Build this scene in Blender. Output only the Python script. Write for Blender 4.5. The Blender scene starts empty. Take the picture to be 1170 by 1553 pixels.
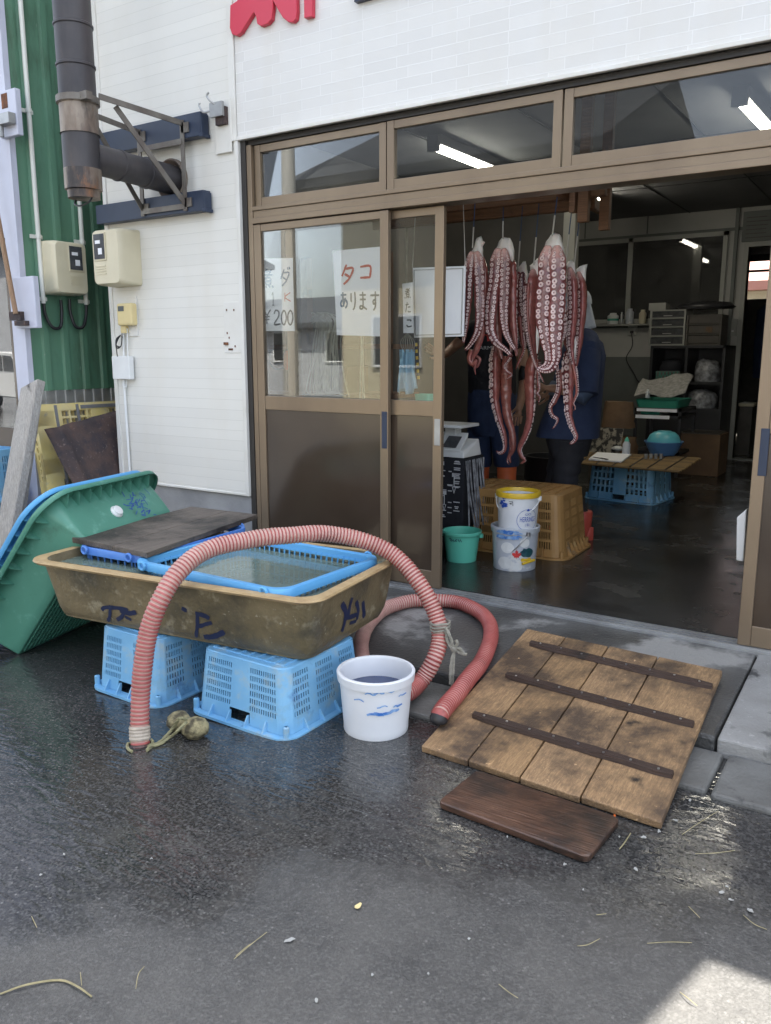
import bpy, bmesh, math, random
from mathutils import Vector, Matrix, noise
random.seed(7)
S = bpy.context.scene
COL = S.collection
rad = math.radians
# ------------------------------------------------------------------ camera
CF = 1242.187
CP = Vector((2.1482, -3.7178, 1.2611))
YAW, PIT = 0.5774, 0.1897
cf = Vector((-math.sin(YAW)*math.cos(PIT), math.cos(YAW)*math.cos(PIT), -math.sin(PIT)))
cr = Vector((math.cos(YAW), math.sin(YAW), 0))
cu = cr.cross(cf)
cam = bpy.data.objects.new('camera', bpy.data.cameras.new('camera'))
COL.objects.link(cam)
cam.matrix_world = Matrix(((cr.x, cu.x, -cf.x, CP.x), (cr.y, cu.y, -cf.y, CP.y), (cr.z, cu.z, -cf.z, CP.z), (0, 0, 0, 1)))
cam.data.sensor_fit = 'HORIZONTAL'; cam.data.sensor_width = 36
cam.data.lens = 36*CF/1170
cam.data.clip_start = .05; cam.data.clip_end = 500
S.camera = cam

def at(x, y, X=None, Y=None, Z=None):
    """point of the place seen at photo pixel x, y, on a plane of constant X, Y or Z"""
    d = cf + cr*((x-585)/CF) - cu*((y-776.5)/CF)
    if X is not None: t = (X-CP.x)/d.x
    elif Y is not None: t = (Y-CP.y)/d.y
    else: t = (Z-CP.z)/d.z
    return CP + d*t

def gz(X, Y=0):
    """height of the asphalt"""
    return -.14 + .03*max(-1.9, min(0., X-.3))

def atg(x, y, dz=0):
    z = -.14
    for _ in range(6):
        p = at(x, y, Z=z+dz); z = gz(p.x, p.y)
    return p

# ------------------------------------------------------------------ mesh builder
class MB:
    def __init__(s, M=None):
        s.v = []; s.f = []; s.m = []; s.M = M or Matrix(); s.mi = 0; s.col = None
    def V(s, p):
        s.v.append(s.M @ Vector(p)); return len(s.v)-1
    def F(s, ids):
        s.f.append(tuple(ids)); s.m.append(s.mi)
    def box(s, a, b):
        x0, x1 = sorted((a[0], b[0])); y0, y1 = sorted((a[1], b[1])); z0, z1 = sorted((a[2], b[2]))
        i = [s.V((x, y, z)) for z in (z0, z1) for y in (y0, y1) for x in (x0, x1)]
        for q in ((0, 2, 3, 1), (4, 5, 7, 6), (0, 1, 5, 4), (2, 6, 7, 3), (0, 4, 6, 2), (1, 3, 7, 5)):
            s.F([i[k] for k in q])
        return s
    def hexa(s, P):
        """8 corners: bottom four then top four, both counterclockwise from above"""
        i = [s.V(p) for p in P]
        for q in ((3, 2, 1, 0), (4, 5, 6, 7), (0, 1, 5, 4), (1, 2, 6, 5), (2, 3, 7, 6), (3, 0, 4, 7)):
            s.F([i[k] for k in q])
        return s
    def bar(s, p, q, w, h, up=(0, 0, 1)):
        p, q = Vector(p), Vector(q); t = (q-p).normalized(); up = Vector(up)
        a = t.cross(up)
        if a.length < 1e-3: a = t.cross(Vector((1, 0, 0)))
        a.normalize(); b = a.cross(t)
        c = [a*(i*w/2)+b*(j*h/2) for i, j in ((-1, -1), (1, -1), (1, 1), (-1, 1))]
        i = [s.V(p+k) for k in c]+[s.V(q+k) for k in c]
        for f in ((3, 2, 1, 0), (4, 5, 6, 7), (0, 1, 5, 4), (1, 2, 6, 5), (2, 3, 7, 6), (3, 0, 4, 7)):
            s.F([i[k] for k in f])
        return s
    def loft(s, rings, close=True, cap0=False, cap1=False):
        R = [[s.V(p) for p in r] for r in rings]
        n = len(R[0])
        for a, b in zip(R, R[1:]):
            for k in range(n if close else n-1):
                s.F((a[k], a[(k+1) % n], b[(k+1) % n], b[k]))
        if cap0: s.F(R[0][::-1])
        if cap1: s.F(R[-1])
        s.R = R; return s
    def tube(s, pts, r, n=10, cap=True, flat=None):
        pts = [Vector(p) for p in pts]
        if not hasattr(r, '__len__'): r = [r]*len(pts)
        rings = []; N = None
        for i, p in enumerate(pts):
            t = (pts[min(i+1, len(pts)-1)]-pts[max(i-1, 0)])
            if t.length < 1e-9: t = Vector((0, 0, 1))
            t.normalize()
            if N is None:
                N = t.cross(Vector((0, 0, 1)))
                if N.length < .05: N = t.cross(Vector((0, 1, 0)))
                N.normalize()
            N = (N-t*N.dot(t)); N.normalize(); B = t.cross(N)
            rings.append([p+(N*math.cos(k*math.tau/n)+B*math.sin(k*math.tau/n))*r[i] for k in range(n)])
        s.loft(rings, True, cap, cap)
        return s
    def lathe(s, prof, c=(0, 0, 0), n=32, cap0=False, cap1=False):
        c = Vector(c)
        s.loft([[c+Vector((r*math.cos(k*math.tau/n), r*math.sin(k*math.tau/n), z)) for k in range(n)] for r, z in prof], True, cap0, cap1)
        return s
    def poly(s, pts, d):
        """flat outline given in 3-D, given thickness along vector d"""
        d = Vector(d); a = [s.V(p) for p in pts]; b = [s.V(Vector(p)+d) for p in pts]; n = len(a)
        s.F(a[::-1]); s.F(b)
        for k in range(n): s.F((a[k], a[(k+1) % n], b[(k+1) % n], b[k]))
        return s
    def grid(s, fn, nu, nv):
        I = [[s.V(fn(i/nu, j/nv)) for i in range(nu+1)] for j in range(nv+1)]
        for j in range(nv):
            for i in range(nu):
                s.F((I[j][i], I[j][i+1], I[j+1][i+1], I[j+1][i]))
        return s
    def ribbon(s, pts, w, nrm, thick=.0006):
        """brush stroke lying on a surface of normal nrm"""
        pts = [Vector(p) for p in pts]; L, Rr = [], []
        for i, p in enumerate(pts):
            nr = Vector(nrm(p) if callable(nrm) else nrm).normalized()
            t = (pts[min(i+1, len(pts)-1)]-pts[max(i-1, 0)]).normalized(); a = t.cross(nr).normalized()
            ww = w*(random.uniform(.85, 1.1) if 0 < i < len(pts)-1 else .8)
            L.append(s.V(p+a*ww/2+nr*thick)); Rr.append(s.V(p-a*ww/2+nr*thick))
        for i in range(len(pts)-1): s.F((L[i], Rr[i], Rr[i+1], L[i+1]))
        return s
    def build(s, name, mats, parent=None, smooth=False, bevel=0, solid=0, weld=False, angle=40, sub=0):
        me = bpy.data.meshes.new(name)
        off = LOC.get(parent.name, Vector()) if parent else Vector()
        me.from_pydata([v-off for v in s.v], [], s.f)
        if not isinstance(mats, (list, tuple)): mats = [mats]
        for m in mats: me.materials.append(m)
        if len(mats) > 1: me.polygons.foreach_set('material_index', s.m)
        if s.col:
            ca = me.color_attributes.new('Col', 'FLOAT_COLOR', 'POINT')
            for i, c in enumerate(s.col): ca.data[i].color = (c[0], c[1], c[2], 1)
        me.update()
        bm = bmesh.new(); bm.from_mesh(me)
        if weld: bmesh.ops.remove_doubles(bm, verts=bm.verts, dist=1e-5)
        bmesh.ops.recalc_face_normals(bm, faces=bm.faces)
        bm.to_mesh(me); bm.free()
        if smooth:
            me.polygons.foreach_set('use_smooth', [True]*len(me.polygons))
            me.set_sharp_from_angle(angle=rad(angle))
        o = bpy.data.objects.new(name, me); COL.objects.link(o)
        if parent:
            o.parent = parent; LOC[o.name] = off
        else: LOC[o.name] = Vector()
        if solid:
            k = o.modifiers.new('solid', 'SOLIDIFY'); k.thickness = solid; k.offset = 0
        if bevel:
            k = o.modifiers.new('bevel', 'BEVEL'); k.width = bevel; k.segments = 2; k.limit_method = 'ANGLE'; k.angle_limit = rad(40)
            k.harden_normals = False
        if sub:
            k = o.modifiers.new('sub', 'SUBSURF'); k.levels = sub; k.render_levels = sub
        return o
LOC = {}
def thing(name, label, cat, loc=(0, 0, 0), group=None):
    o = bpy.data.objects.new(name, None); COL.objects.link(o)
    o.empty_display_size = .1; o.location = loc; LOC[o.name] = Vector(loc)
    return tag(o, label, cat, group)
def tag(o, label, cat, group=None):
    o['label'] = label; o['category'] = cat
    if group: o['group'] = group
    return o
def struct(o, kind='structure'):
    o['kind'] = kind; return o

def smooth_path(P, n=8):
    """Catmull-Rom through points"""
    P = [Vector(p) for p in P]; Q = [P[0]*2-P[1]]+P+[P[-1]*2-P[-2]]; out = []
    for i in range(1, len(Q)-2):
        a, b, c, d = Q[i-1:i+3]
        for k in range(n):
            t = k/n
            out.append(.5*((2*b)+(c-a)*t+(2*a-5*b+4*c-d)*t*t+(3*b-a-3*c+d)*t**3))
    out.append(P[-1]); return out
def resample(P, step):
    out = [P[0]]; acc = 0
    for a, b in zip(P, P[1:]):
        L = (b-a).length
        if L < 1e-9: continue
        d = step-acc
        while d <= L:
            out.append(a.lerp(b, d/L)); d += step
        acc = (acc+L) % step
    return out
def rr(w, d, r, n=6):
    """rounded rectangle, counterclockwise"""
    out = []
    for cx, cy, a0 in ((w/2-r, d/2-r, 0), (-w/2+r, d/2-r, 90), (-w/2+r, -d/2+r, 180), (w/2-r, -d/2+r, 270)):
        for k in range(n+1):
            a = rad(a0+90*k/n); out.append((cx+r*math.cos(a), cy+r*math.sin(a)))
    return out
def ring(w, d, r, z, n=6, bow=0): return [(x, y, z) for x, y in rr(w, d, r, n)]
def place(x, y, z, rz=0, rx=0, ry=0): return Matrix.Translation((x, y, z)) @ Matrix.Rotation(rad(rz), 4, 'Z') @ Matrix.Rotation(rad(rx), 4, 'X') @ Matrix.Rotation(rad(ry), 4, 'Y')

# ------------------------------------------------------------------ materials
def nodes(name):
    m = bpy.data.materials.new(name); m.use_nodes = True
    nt = m.node_tree; b = nt.nodes['Principled BSDF']
    return m, nt, b
def N(nt, t, **kw):
    n = nt.nodes.new(t)
    for k, v in kw.items():
        if k in n.inputs: n.inputs[k].default_value = v
        else: setattr(n, k, v)
    return n
def rgba(c): return (c[0], c[1], c[2], 1)
def mixc(nt, fac, a, b):
    n = nt.nodes.new('ShaderNodeMix'); n.data_type = 'RGBA'
    for idx, v in ((0, fac), (6, a), (7, b)):
        if hasattr(v, 'links') or hasattr(v, 'is_linked'): nt.links.new(v, n.inputs[idx])
        else: n.inputs[idx].default_value = v if idx == 0 else rgba(v)
    return n.outputs[2]
def ramp(nt, src, lo, hi, a=0., b=1.):
    n = nt.nodes.new('ShaderNodeMapRange'); n.inputs[1].default_value = lo; n.inputs[2].default_value = hi
    n.inputs[3].default_value = a; n.inputs[4].default_value = b
    nt.links.new(src, n.inputs[0]); return n.outputs[0]
def coords(nt, stretch=(1, 1, 1), world=False):
    if world: src = nt.nodes.new('ShaderNodeNewGeometry').outputs['Position']
    else: src = nt.nodes.new('ShaderNodeTexCoord').outputs['Object']
    mp = nt.nodes.new('ShaderNodeMapping'); mp.inputs['Scale'].default_value = stretch
    nt.links.new(src, mp.inputs[0]); return mp.outputs[0]
def nz(nt, co, scale, detail=5, rough=.55, dist=0):
    n = N(nt, 'ShaderNodeTexNoise', Scale=scale, Detail=detail, Roughness=rough, Distortion=dist)
    nt.links.new(co, n.inputs['Vector']); return n.outputs['Fac']
def M(name, col, rough=.5, col2=None, ns=6, metal=0, bump=0, bs=60, rough2=None, stains=(), stretch=(1, 1, 1), spec=.5, coat=0, world=False, lo=.35, hi=.65, sss=0, dist=0):
    m, nt, b = nodes(name); L = nt.links.new
    co = coords(nt, stretch, world)
    b.inputs['Roughness'].default_value = rough; b.inputs['Metallic'].default_value = metal
    b.inputs['Specular IOR Level'].default_value = spec; b.inputs['Coat Weight'].default_value = coat
    if coat: b.inputs['Coat Roughness'].default_value = .08
    c = None
    if col2:
        f = nz(nt, co, ns, dist=dist); c = mixc(nt, ramp(nt, f, lo, hi), col, col2)
        if rough2 is not None: L(ramp(nt, f, lo, hi, rough, rough2), b.inputs['Roughness'])
    for sc, scale, a, z in stains:
        f = ramp(nt, nz(nt, co, scale, 6, .65), a, z); c = mixc(nt, f, c if c else col, sc)
    if c is not None: L(c, b.inputs['Base Color'])
    else: b.inputs['Base Color'].default_value = rgba(col)
    if bump:
        bn = N(nt, 'ShaderNodeBump', Strength=bump, Distance=.01); L(nz(nt, co, bs, 4), bn.inputs['Height']); L(bn.outputs[0], b.inputs['Normal'])
    if sss:
        b.inputs['Subsurface Weight'].default_value = sss; b.inputs['Subsurface Radius'].default_value = (.01, .005, .004)
    return m
def glass_mat(name, tint=(1, 1, 1), refl=1.0, rough=.0, bump=0, bs=2, dirt_or_haze=0):
    m, nt, b = nodes(name); L = nt.links.new; nt.nodes.remove(b)
    tr = N(nt, 'ShaderNodeBsdfTransparent', Color=rgba(tint)); gl = N(nt, 'ShaderNodeBsdfGlossy', Roughness=rough)
    fr = N(nt, 'ShaderNodeFresnel', IOR=1.5); mul = N(nt, 'ShaderNodeMath', operation='MULTIPLY'); mul.inputs[1].default_value = refl; mul.use_clamp = True
    mx = nt.nodes.new('ShaderNodeMixShader'); L(fr.outputs[0], mul.inputs[0]); L(mul.outputs[0], mx.inputs[0])
    L(tr.outputs[0], mx.inputs[1]); L(gl.outputs[0], mx.inputs[2])
    out = mx.outputs[0]
    if bump:
        bn = N(nt, 'ShaderNodeBump', Strength=bump, Distance=.01); L(nz(nt, coords(nt), bs, 3), bn.inputs['Height'])
        L(bn.outputs[0], gl.inputs['Normal']); L(bn.outputs[0], fr.inputs['Normal'])
    if dirt_or_haze:
        df = N(nt, 'ShaderNodeBsdfDiffuse', Color=(.6, .6, .58, 1)); m2 = nt.nodes.new('ShaderNodeMixShader')
        L(ramp(nt, nz(nt, coords(nt), 5), .3, .8, dirt_or_haze*.4, dirt_or_haze), m2.inputs[0]); L(out, m2.inputs[1]); L(df.outputs[0], m2.inputs[2]); out = m2.outputs[0]
    L(out, nt.nodes['Material Output'].inputs['Surface'])
    return m
def emit(name, col, st):
    m, nt, b = nodes(name); b.inputs['Base Color'].default_value = rgba(col)
    b.inputs['Emission Color'].default_value = rgba(col); b.inputs['Emission Strength'].default_value = st
    return m

def siding_mat(name, row, width, mort, base, joint, off=.5, bumps=.35, dirt_or_haze=True):
    m, nt, b = nodes(name); L = nt.links.new
    sx = nt.nodes.new('ShaderNodeSeparateXYZ'); L(coords(nt, world=True), sx.inputs[0])
    cb = nt.nodes.new('ShaderNodeCombineXYZ'); L(sx.outputs['X'], cb.inputs[0]); L(sx.outputs['Z'], cb.inputs[1])
    br = N(nt, 'ShaderNodeTexBrick', Scale=1.0); br.offset = off; br.squash = 1.35; br.squash_frequency = 2; br.offset_frequency = 2
    br.inputs['Brick Width'].default_value = width; br.inputs['Row Height'].default_value = row
    br.inputs['Mortar Size'].default_value = mort; br.inputs['Mortar Smooth'].default_value = .3; br.inputs['Bias'].default_value = 0
    br.inputs['Color1'].default_value = rgba(base); br.inputs['Color2'].default_value = rgba([c*.94 for c in base]); br.inputs['Mortar'].default_value = rgba(joint)
    L(cb.outputs[0], br.inputs['Vector']); c = br.outputs['Color']
    if dirt_or_haze:
        f = ramp(nt, nz(nt, coords(nt, (1.2, 1.2, .35), True), 3, 6), .5, .85, 0, .35); c = mixc(nt, f, c, (.62, .57, .47))
    L(c, b.inputs['Base Color']); b.inputs['Roughness'].default_value = .5
    add = N(nt, 'ShaderNodeMath', operation='MULTIPLY_ADD'); L(nz(nt, coords(nt, (1, 1, 1), True), 90, 4), add.inputs[0]); add.inputs[1].default_value = .25
    L(br.outputs['Fac'], add.inputs[2])
    bn = N(nt, 'ShaderNodeBump', Strength=bumps, Distance=.006); L(add.outputs[0], bn.inputs['Height']); L(bn.outputs[0], b.inputs['Normal'])
    return m

def asphalt_mat():
    m, nt, b = nodes('wet asphalt'); L = nt.links.new
    co = coords(nt, world=True)
    f1 = nz(nt, co, 1.3, 6); base = mixc(nt, ramp(nt, f1, .35, .7), (.021, .022, .022), (.045, .0435, .041))
    f2 = nz(nt, co, 120, 3); base = mixc(nt, ramp(nt, f2, .45, .70, 0, .8), base, (.115, .112, .107)); base = mixc(nt, ramp(nt, nz(nt, co, 60, 3), .52, .68, 0, .7), base, (.015, .015, .016)); base = mixc(nt, ramp(nt, nz(nt, co, 9, 6), .55, .75, 0, .6), base, (.075, .073, .068))
    vo = N(nt, 'ShaderNodeTexVoronoi', Scale=55.0); L(co, vo.inputs['Vector'])
    dot = ramp(nt, vo.outputs['Distance'], .12, .24, 1, 0)
    sel = N(nt, 'ShaderNodeSeparateColor'); L(vo.outputs['Color'], sel.inputs[0])
    pick = ramp(nt, sel.outputs[0], .78, .84, 0, .55); mul = N(nt, 'ShaderNodeMath', operation='MULTIPLY'); L(dot, mul.inputs[0]); L(pick, mul.inputs[1])
    base = mixc(nt, mul.outputs[0], base, (.24, .23, .22)); v2 = N(nt, 'ShaderNodeTexVoronoi', Scale=150.0); L(co, v2.inputs['Vector']); s2 = N(nt, 'ShaderNodeSeparateColor'); L(v2.outputs['Color'], s2.inputs[0]); base = mixc(nt, ramp(nt, s2.outputs[1], .80, 1.0, 0, .38), base, (.15, .147, .14))
    # where the water has run: a wide tongue from the hose end and the crates to the front, dry to the lower right
    sx = nt.nodes.new('ShaderNodeSeparateXYZ'); L(co, sx.inputs[0])
    d = N(nt, 'ShaderNodeMath', operation='MULTIPLY_ADD'); L(sx.outputs['X'], d.inputs[0]); d.inputs[1].default_value = -.72
    yy = N(nt, 'ShaderNodeMath', operation='MULTIPLY_ADD'); L(sx.outputs['Y'], yy.inputs[0]); yy.inputs[1].default_value = 1.0; yy.inputs[2].default_value = 2.75
    L(yy.outputs[0], d.inputs[2])
    w = N(nt, 'ShaderNodeMath', operation='MULTIPLY_ADD'); L(nz(nt, co, 2.2, 5), w.inputs[0]); w.inputs[1].default_value = 1.9; L(d.outputs[0], w.inputs[2])
    wet = ramp(nt, w.outputs[0], .45, .95)
    dry = mixc(nt, ramp(nt, nz(nt, co, 3.2, 6, .65), .35, .65, .12, .5), base, (.13, .124, .112))
    L(mixc(nt, wet, dry, base), b.inputs['Base Color'])
    ro = N(nt, 'ShaderNodeMath', operation='MULTIPLY_ADD'); L(nz(nt, co, 7, 5), ro.inputs[0]); ro.inputs[1].default_value = .16
    L(ramp(nt, wet, 0, 1, .55, .05), ro.inputs[2]); L(ro.outputs[0], b.inputs['Roughness'])
    b.inputs['Specular IOR Level'].default_value = .5
    # gritty surface plus flowing-water ripples
    rp = nz(nt, coords(nt, (7, 20, 1), True), 1.0, 2, .45, 1.6)
    bn = N(nt, 'ShaderNodeBump', Strength=.45, Distance=.004); L(nz(nt, co, 160, 3), bn.inputs['Height'])
    fm = N(nt, 'ShaderNodeMath', operation='MULTIPLY'); L(ramp(nt, nz(nt, coords(nt, (1.3, 2.2, 1), True), 1.5, 5, .6, .6), .40, .56), fm.inputs[0]); L(wet, fm.inputs[1]); film = fm.outputs[0]
    st = N(nt, 'ShaderNodeMath', operation='MULTIPLY_ADD'); L(film, st.inputs[0]); st.inputs[1].default_value = -.16; L(ramp(nt, wet, 0, 1, 1.0, .20), st.inputs[2]); L(st.outputs[0], bn.inputs['Strength'])
    r3 = N(nt, 'ShaderNodeMath', operation='MULTIPLY_ADD'); L(film, r3.inputs[0]); r3.inputs[1].default_value = -.10; L(ro.outputs[0], r3.inputs[2]); r4 = N(nt, 'ShaderNodeMath', operation='MAXIMUM'); L(r3.outputs[0], r4.inputs[0]); r4.inputs[1].default_value = .03; L(r4.outputs[0], b.inputs['Roughness'])
    L(ramp(nt, film, 0, 1, .5, .75), b.inputs['Specular IOR Level'])
    b2 = N(nt, 'ShaderNodeBump', Distance=.0042); L(ramp(nt, wet, 0, 1, .0, .8), b2.inputs['Strength']); L(rp, b2.inputs['Height']); L(bn.outputs[0], b2.inputs['Normal'])
    L(b2.outputs[0], b.inputs['Normal'])
    return m

mt = {}
mt['asphalt'] = asphalt_mat()
mt['apron_dry'] = M('dry apron concrete', (.30, .295, .28), .75, (.22, .215, .20), 4, bump=.5, bs=90, world=True, stains=[((.06, .06, .058), 2.6, .54, .60), ((.40, .39, .37), 40, .62, .7)])
mt['apron'] = M('apron concrete', (.10, .10, .095), .55, (.05, .05, .048), 3, bump=.5, bs=70, rough2=.3, world=True, stains=[((.27, .265, .25), 1.1, .56, .62)])
mt['block'] = M('kerb stone', (.16, .16, .15), .6, (.10, .098, .09), 5, bump=.5, bs=60, world=True, stains=[((.05, .05, .05), 14, .62, .7)])
mt['floor'] = M('wet shop floor', (.022, .021, .019), .12, (.05, .047, .042), 2.5, rough2=.32, bump=.12, bs=50, world=True, spec=.35)
mt['siding'] = siding_mat('ashlar siding', .052, .2, .0022, (.71, .70, .67), (.77, .765, .745))
mt['board_siding'] = siding_mat('board siding', .062, 9.0, .0016, (.74, .725, .67), (.62, .61, .555), .37, .3)
mt['white_trim'] = M('white trim', (.74, .73, .69), .45, (.66, .64, .58), 4)
mt['found'] = M('foundation concrete', (.36, .36, .36), .8, (.24, .245, .25), 3, bump=.3, bs=40)
mt['bronze'] = M('bronze aluminium', (.25, .19, .128), .33, (.205, .153, .105), 3, metal=.45, stretch=(1, 1, .3))
mt['bronze_dark'] = M('dark gasket', (.025, .022, .02), .5)
mt['panel'] = M('brown door panel', (.052, .037, .026), .08, (.066, .047, .033), 2, spec=.6, rough2=.20)
mt['glass'] = glass_mat('window glass', (.96, .97, .96), .85, dirt_or_haze=.025)
mt['glass_dark'] = glass_mat('smoked transom glass', (.8, .82, .83), 1.0, dirt_or_haze=.02)
mt['glass_far'] = glass_mat('dark far glass', (.3, .3, .31), 1.2, dirt_or_haze=.16)  # diffuse share raised to paint a pale haze over the dark depth
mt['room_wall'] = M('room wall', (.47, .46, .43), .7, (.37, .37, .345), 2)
mt['shade_wall'] = M('shade coloured wall', (.06, .058, .055), .6, (.08, .075, .07), 3)  # shade of the room's left side painted into the wall colour
mt['room_dado'] = M('room dado', (.16, .17, .16), .6, (.12, .13, .12), 2)
mt['ceiling'] = M('ceiling board', (.20, .20, .205), .8, (.16, .16, .165), 2)
mt['tubelight'] = emit('fluorescent tube', (1, .94, .78), 8)
mt['lamp_body'] = M('lamp body', (.10, .10, .10), .4)
mt['green_metal'] = M('green corrugated steel', (.125, .265, .175), .45, (.08, .185, .115), 2.5, stretch=(1, 1, .25), stains=[((.05, .075, .045), 4, .5, .72), ((.22, .30, .24), 30, .66, .74)])
mt['silver'] = M('bare galvanised steel', (.42, .43, .43), .4, (.3, .3, .3), 6, metal=.6)
mt['lavender'] = M('pale lavender steel', (.56, .58, .68), .4, (.5, .51, .60), 3)
mt['navy'] = M('navy painted steel', (.014, .025, .052), .45, (.022, .035, .068), 5, stains=[((.3, .32, .36), 22, .70, .76)])
mt['duct'] = M('weathered duct', (.04, .038, .043), .5, (.075, .068, .068), 7, metal=.3, stretch=(1, 1, .35), stains=[((.11, .075, .05), 14, .62, .78), ((.12, .12, .125), 30, .66, .8)])
mt['duct_rust'] = M('rusty duct', (.30, .25, .20), .5, (.085, .05, .035), 9, metal=.3, stretch=(1, 1, .35), stains=[((.045, .04, .04), 6, .50, .62), ((.24, .11, .05), 16, .6, .72)])
mt['strap'] = M('grey steel strap', (.19, .175, .15), .5, (.12, .10, .085), 9, metal=.4)
mt['rust'] = M('rust', (.075, .045, .037), .75, (.035, .026, .028), 9, bump=.5, bs=40, stains=[((.12, .06, .035), 13, .58, .75), ((.02, .02, .03), 5, .55, .7), ((.17, .13, .11), 45, .60, .70)])
mt['rust_spot'] = M('orange rust', (.22, .08, .03), .8, (.08, .035, .02), 30)
mt['cream'] = M('cream plastic', (.68, .62, .45), .4, (.62, .56, .40), 4)
mt['cream_y'] = M('yellowed plastic', (.74, .62, .32), .4, (.68, .55, .28), 6)
mt['white_pl'] = M('white plastic', (.78, .79, .78), .35, (.70, .71, .70), 5)
mt['dark'] = M('dark opening', (.015, .015, .016), .5)
mt['black'] = M('black rubber', (.018, .018, .02), .4)
mt['conduit'] = M('pale conduit', (.70, .70, .64), .4)
mt['clear_dark'] = M('meter glass', (.05, .055, .06), .1, (.09, .09, .095), 20)
mt['red_sign'] = M('red sign face', (.58, .035, .07), .35)
mt['navy_sign'] = M('navy sign board', (.012, .02, .05), .35)
mt['blue_pl'] = M('sky blue plastic', (.10, .36, .70), .42, (.13, .41, .72), 5, stains=[((.30, .50, .66), 7, .62, .8)])
mt['blue_crate'] = M('faded blue plastic', (.15, .38, .62), .5, (.22, .47, .69), 4, stains=[((.40, .46, .44), 9, .54, .76), ((.03, .09, .32), 3.5, .60, .70), ((.20, .22, .15), 3, .6, .8)])
mt['blue_deep'] = M('deep blue plastic', (.07, .20, .58), .4, (.10, .25, .62), 6)
mt['green_pl'] = M('sea green plastic', (.068, .225, .16), .42, (.095, .28, .205), 3, stains=[((.17, .38, .30), 12, .58, .8), ((.05, .12, .08), 4, .6, .75)])
mt['frp'] = M('aged fibreglass', (.21, .165, .09), .5, (.115, .092, .05), 4, bump=.5, bs=45, rough2=.35, stains=[((.36, .32, .22), 11, .56, .72), ((.05, .048, .036), 3.5, .54, .74), ((.40, .37, .28), 34, .64, .72)])
mt['frp_lip'] = M('worn fibreglass lip', (.48, .35, .18), .5, (.38, .26, .13), 14, bump=.3, bs=60)
mt['ink'] = M('navy brush paint', (.012, .02, .06), .5)
mt['ink_grey'] = M('grey marker', (.10, .11, .11), .6)
mt['ink_blue'] = M('blue marker', (.015, .09, .20), .6)
mt['ink_red'] = M('red marker', (.52, .085, .05), .6)
mt['ink_black'] = M('black marker', (.02, .02, .022), .6)
mt['paper'] = M('white paper', (.88, .89, .91), .7, (.84, .85, .88), 5)
mt['water'] = M('tub water', (.15, .21, .18), .04, (.20, .27, .23), 3, bump=.10, bs=16, spec=.6)
mt['water'].node_tree.nodes['Principled BSDF'].inputs['Alpha'].default_value = .84
mt['bucket_water'] = M('inky water', (.03, .045, .10), .06, (.05, .07, .15), 6, bump=.08, bs=14)
mt['stream'] = glass_mat('running water', (.9, .93, .95), 1.6, .05, .6, 40)
mt['bucket'] = M('white bucket', (.78, .79, .80), .35, (.70, .72, .75), 4, stains=[((.12, .30, .58), 16, .71, .76)])
mt['smear'] = M('blue smear', (.03, .15, .48), .5, (.30, .48, .72), 30)
mt['hose_r'] = M('hose red ridge', (.30, .062, .055), .38, (.40, .105, .09), 6, stains=[((.10, .05, .042), 7, .56, .75)])
mt['hose_w'] = M('hose pale groove', (.46, .26, .22), .45, (.56, .37, .31), 6, stains=[((.26, .17, .13), 6, .52, .75)])
mt['rope'] = M('grey rope', (.36, .34, .28), .85, (.24, .23, .19), 40, bump=.6, bs=250)
mt['rope_g'] = M('mossy rope', (.30, .28, .15), .85, (.2, .19, .11), 40)
mt['stone'] = M('mossy float', (.30, .26, .14), .85, (.07, .06, .035), 26, bump=1, bs=45, lo=.42, hi=.58)
def wood(name, a, b, st=(1, 1, 1), rough=.6, dark=(.02, .014, .01), nk=True, damp=None):
    m, nt, bs = nodes(name); L = nt.links.new
    co = coords(nt, st)
    g = nz(nt, co, 16, 6, .6, .4)
    c = mixc(nt, ramp(nt, g, .3, .72), a, b)
    g2 = nz(nt, coords(nt, tuple(s*1.0 for s in st)), 70, 3)
    c = mixc(nt, ramp(nt, g2, .5, .75, 0, .55), c, [k*.45 for k in a])
    g3 = nz(nt, coords(nt, tuple(s*(2.6 if s > 1 else .5) for s in st)), 16, 2, .5)
    c = mixc(nt, ramp(nt, g3, .42, .62, 0, .55), c, [k*.38 for k in a]); c = mixc(nt, ramp(nt, g3, .62, .72, 0, .4), c, [min(1, k*1.5+.02) for k in a])
    if nk:
        f = ramp(nt, nz(nt, coords(nt), 7, 3), .63, .74); c = mixc(nt, f, c, dark)
    if damp:
        f = ramp(nt, nz(nt, coords(nt), 2.6, 7, .7), .44, .60); c = mixc(nt, f, c, damp); f = ramp(nt, nz(nt, coords(nt), 23, 5, .7), .66, .74, 0, .7); c = mixc(nt, f, c, [min(1, k*1.9+.05) for k in a])
    oi = nt.nodes.new('ShaderNodeObjectInfo'); hv = nt.nodes.new('ShaderNodeHueSaturation'); L(ramp(nt, oi.outputs['Random'], 0, 1, .78, 1.2), hv.inputs['Value']); L(ramp(nt, oi.outputs['Random'], 0, 1, 1.08, .92), hv.inputs['Saturation']); L(c, hv.inputs['Color']); c = hv.outputs[0]
    L(c, bs.inputs['Base Color']); bs.inputs['Roughness'].default_value = rough
    bn = N(nt, 'ShaderNodeBump', Strength=.9, Distance=.004); L(g3, bn.inputs['Height']); L(bn.outputs[0], bs.inputs['Normal'])
    return m
mt['plank'] = wood('weathered plank', (.42, .255, .115), (.19, .11, .052), (6, .35, 6), damp=(.07, .044, .026))
mt['batten'] = wood('old batten', (.065, .034, .022), (.035, .022, .016), (.4, 8, 8))
mt['grey_wood'] = wood('grey driftwood', (.46, .43, .39), (.30, .275, .24), (6, 6, .35))
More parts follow.
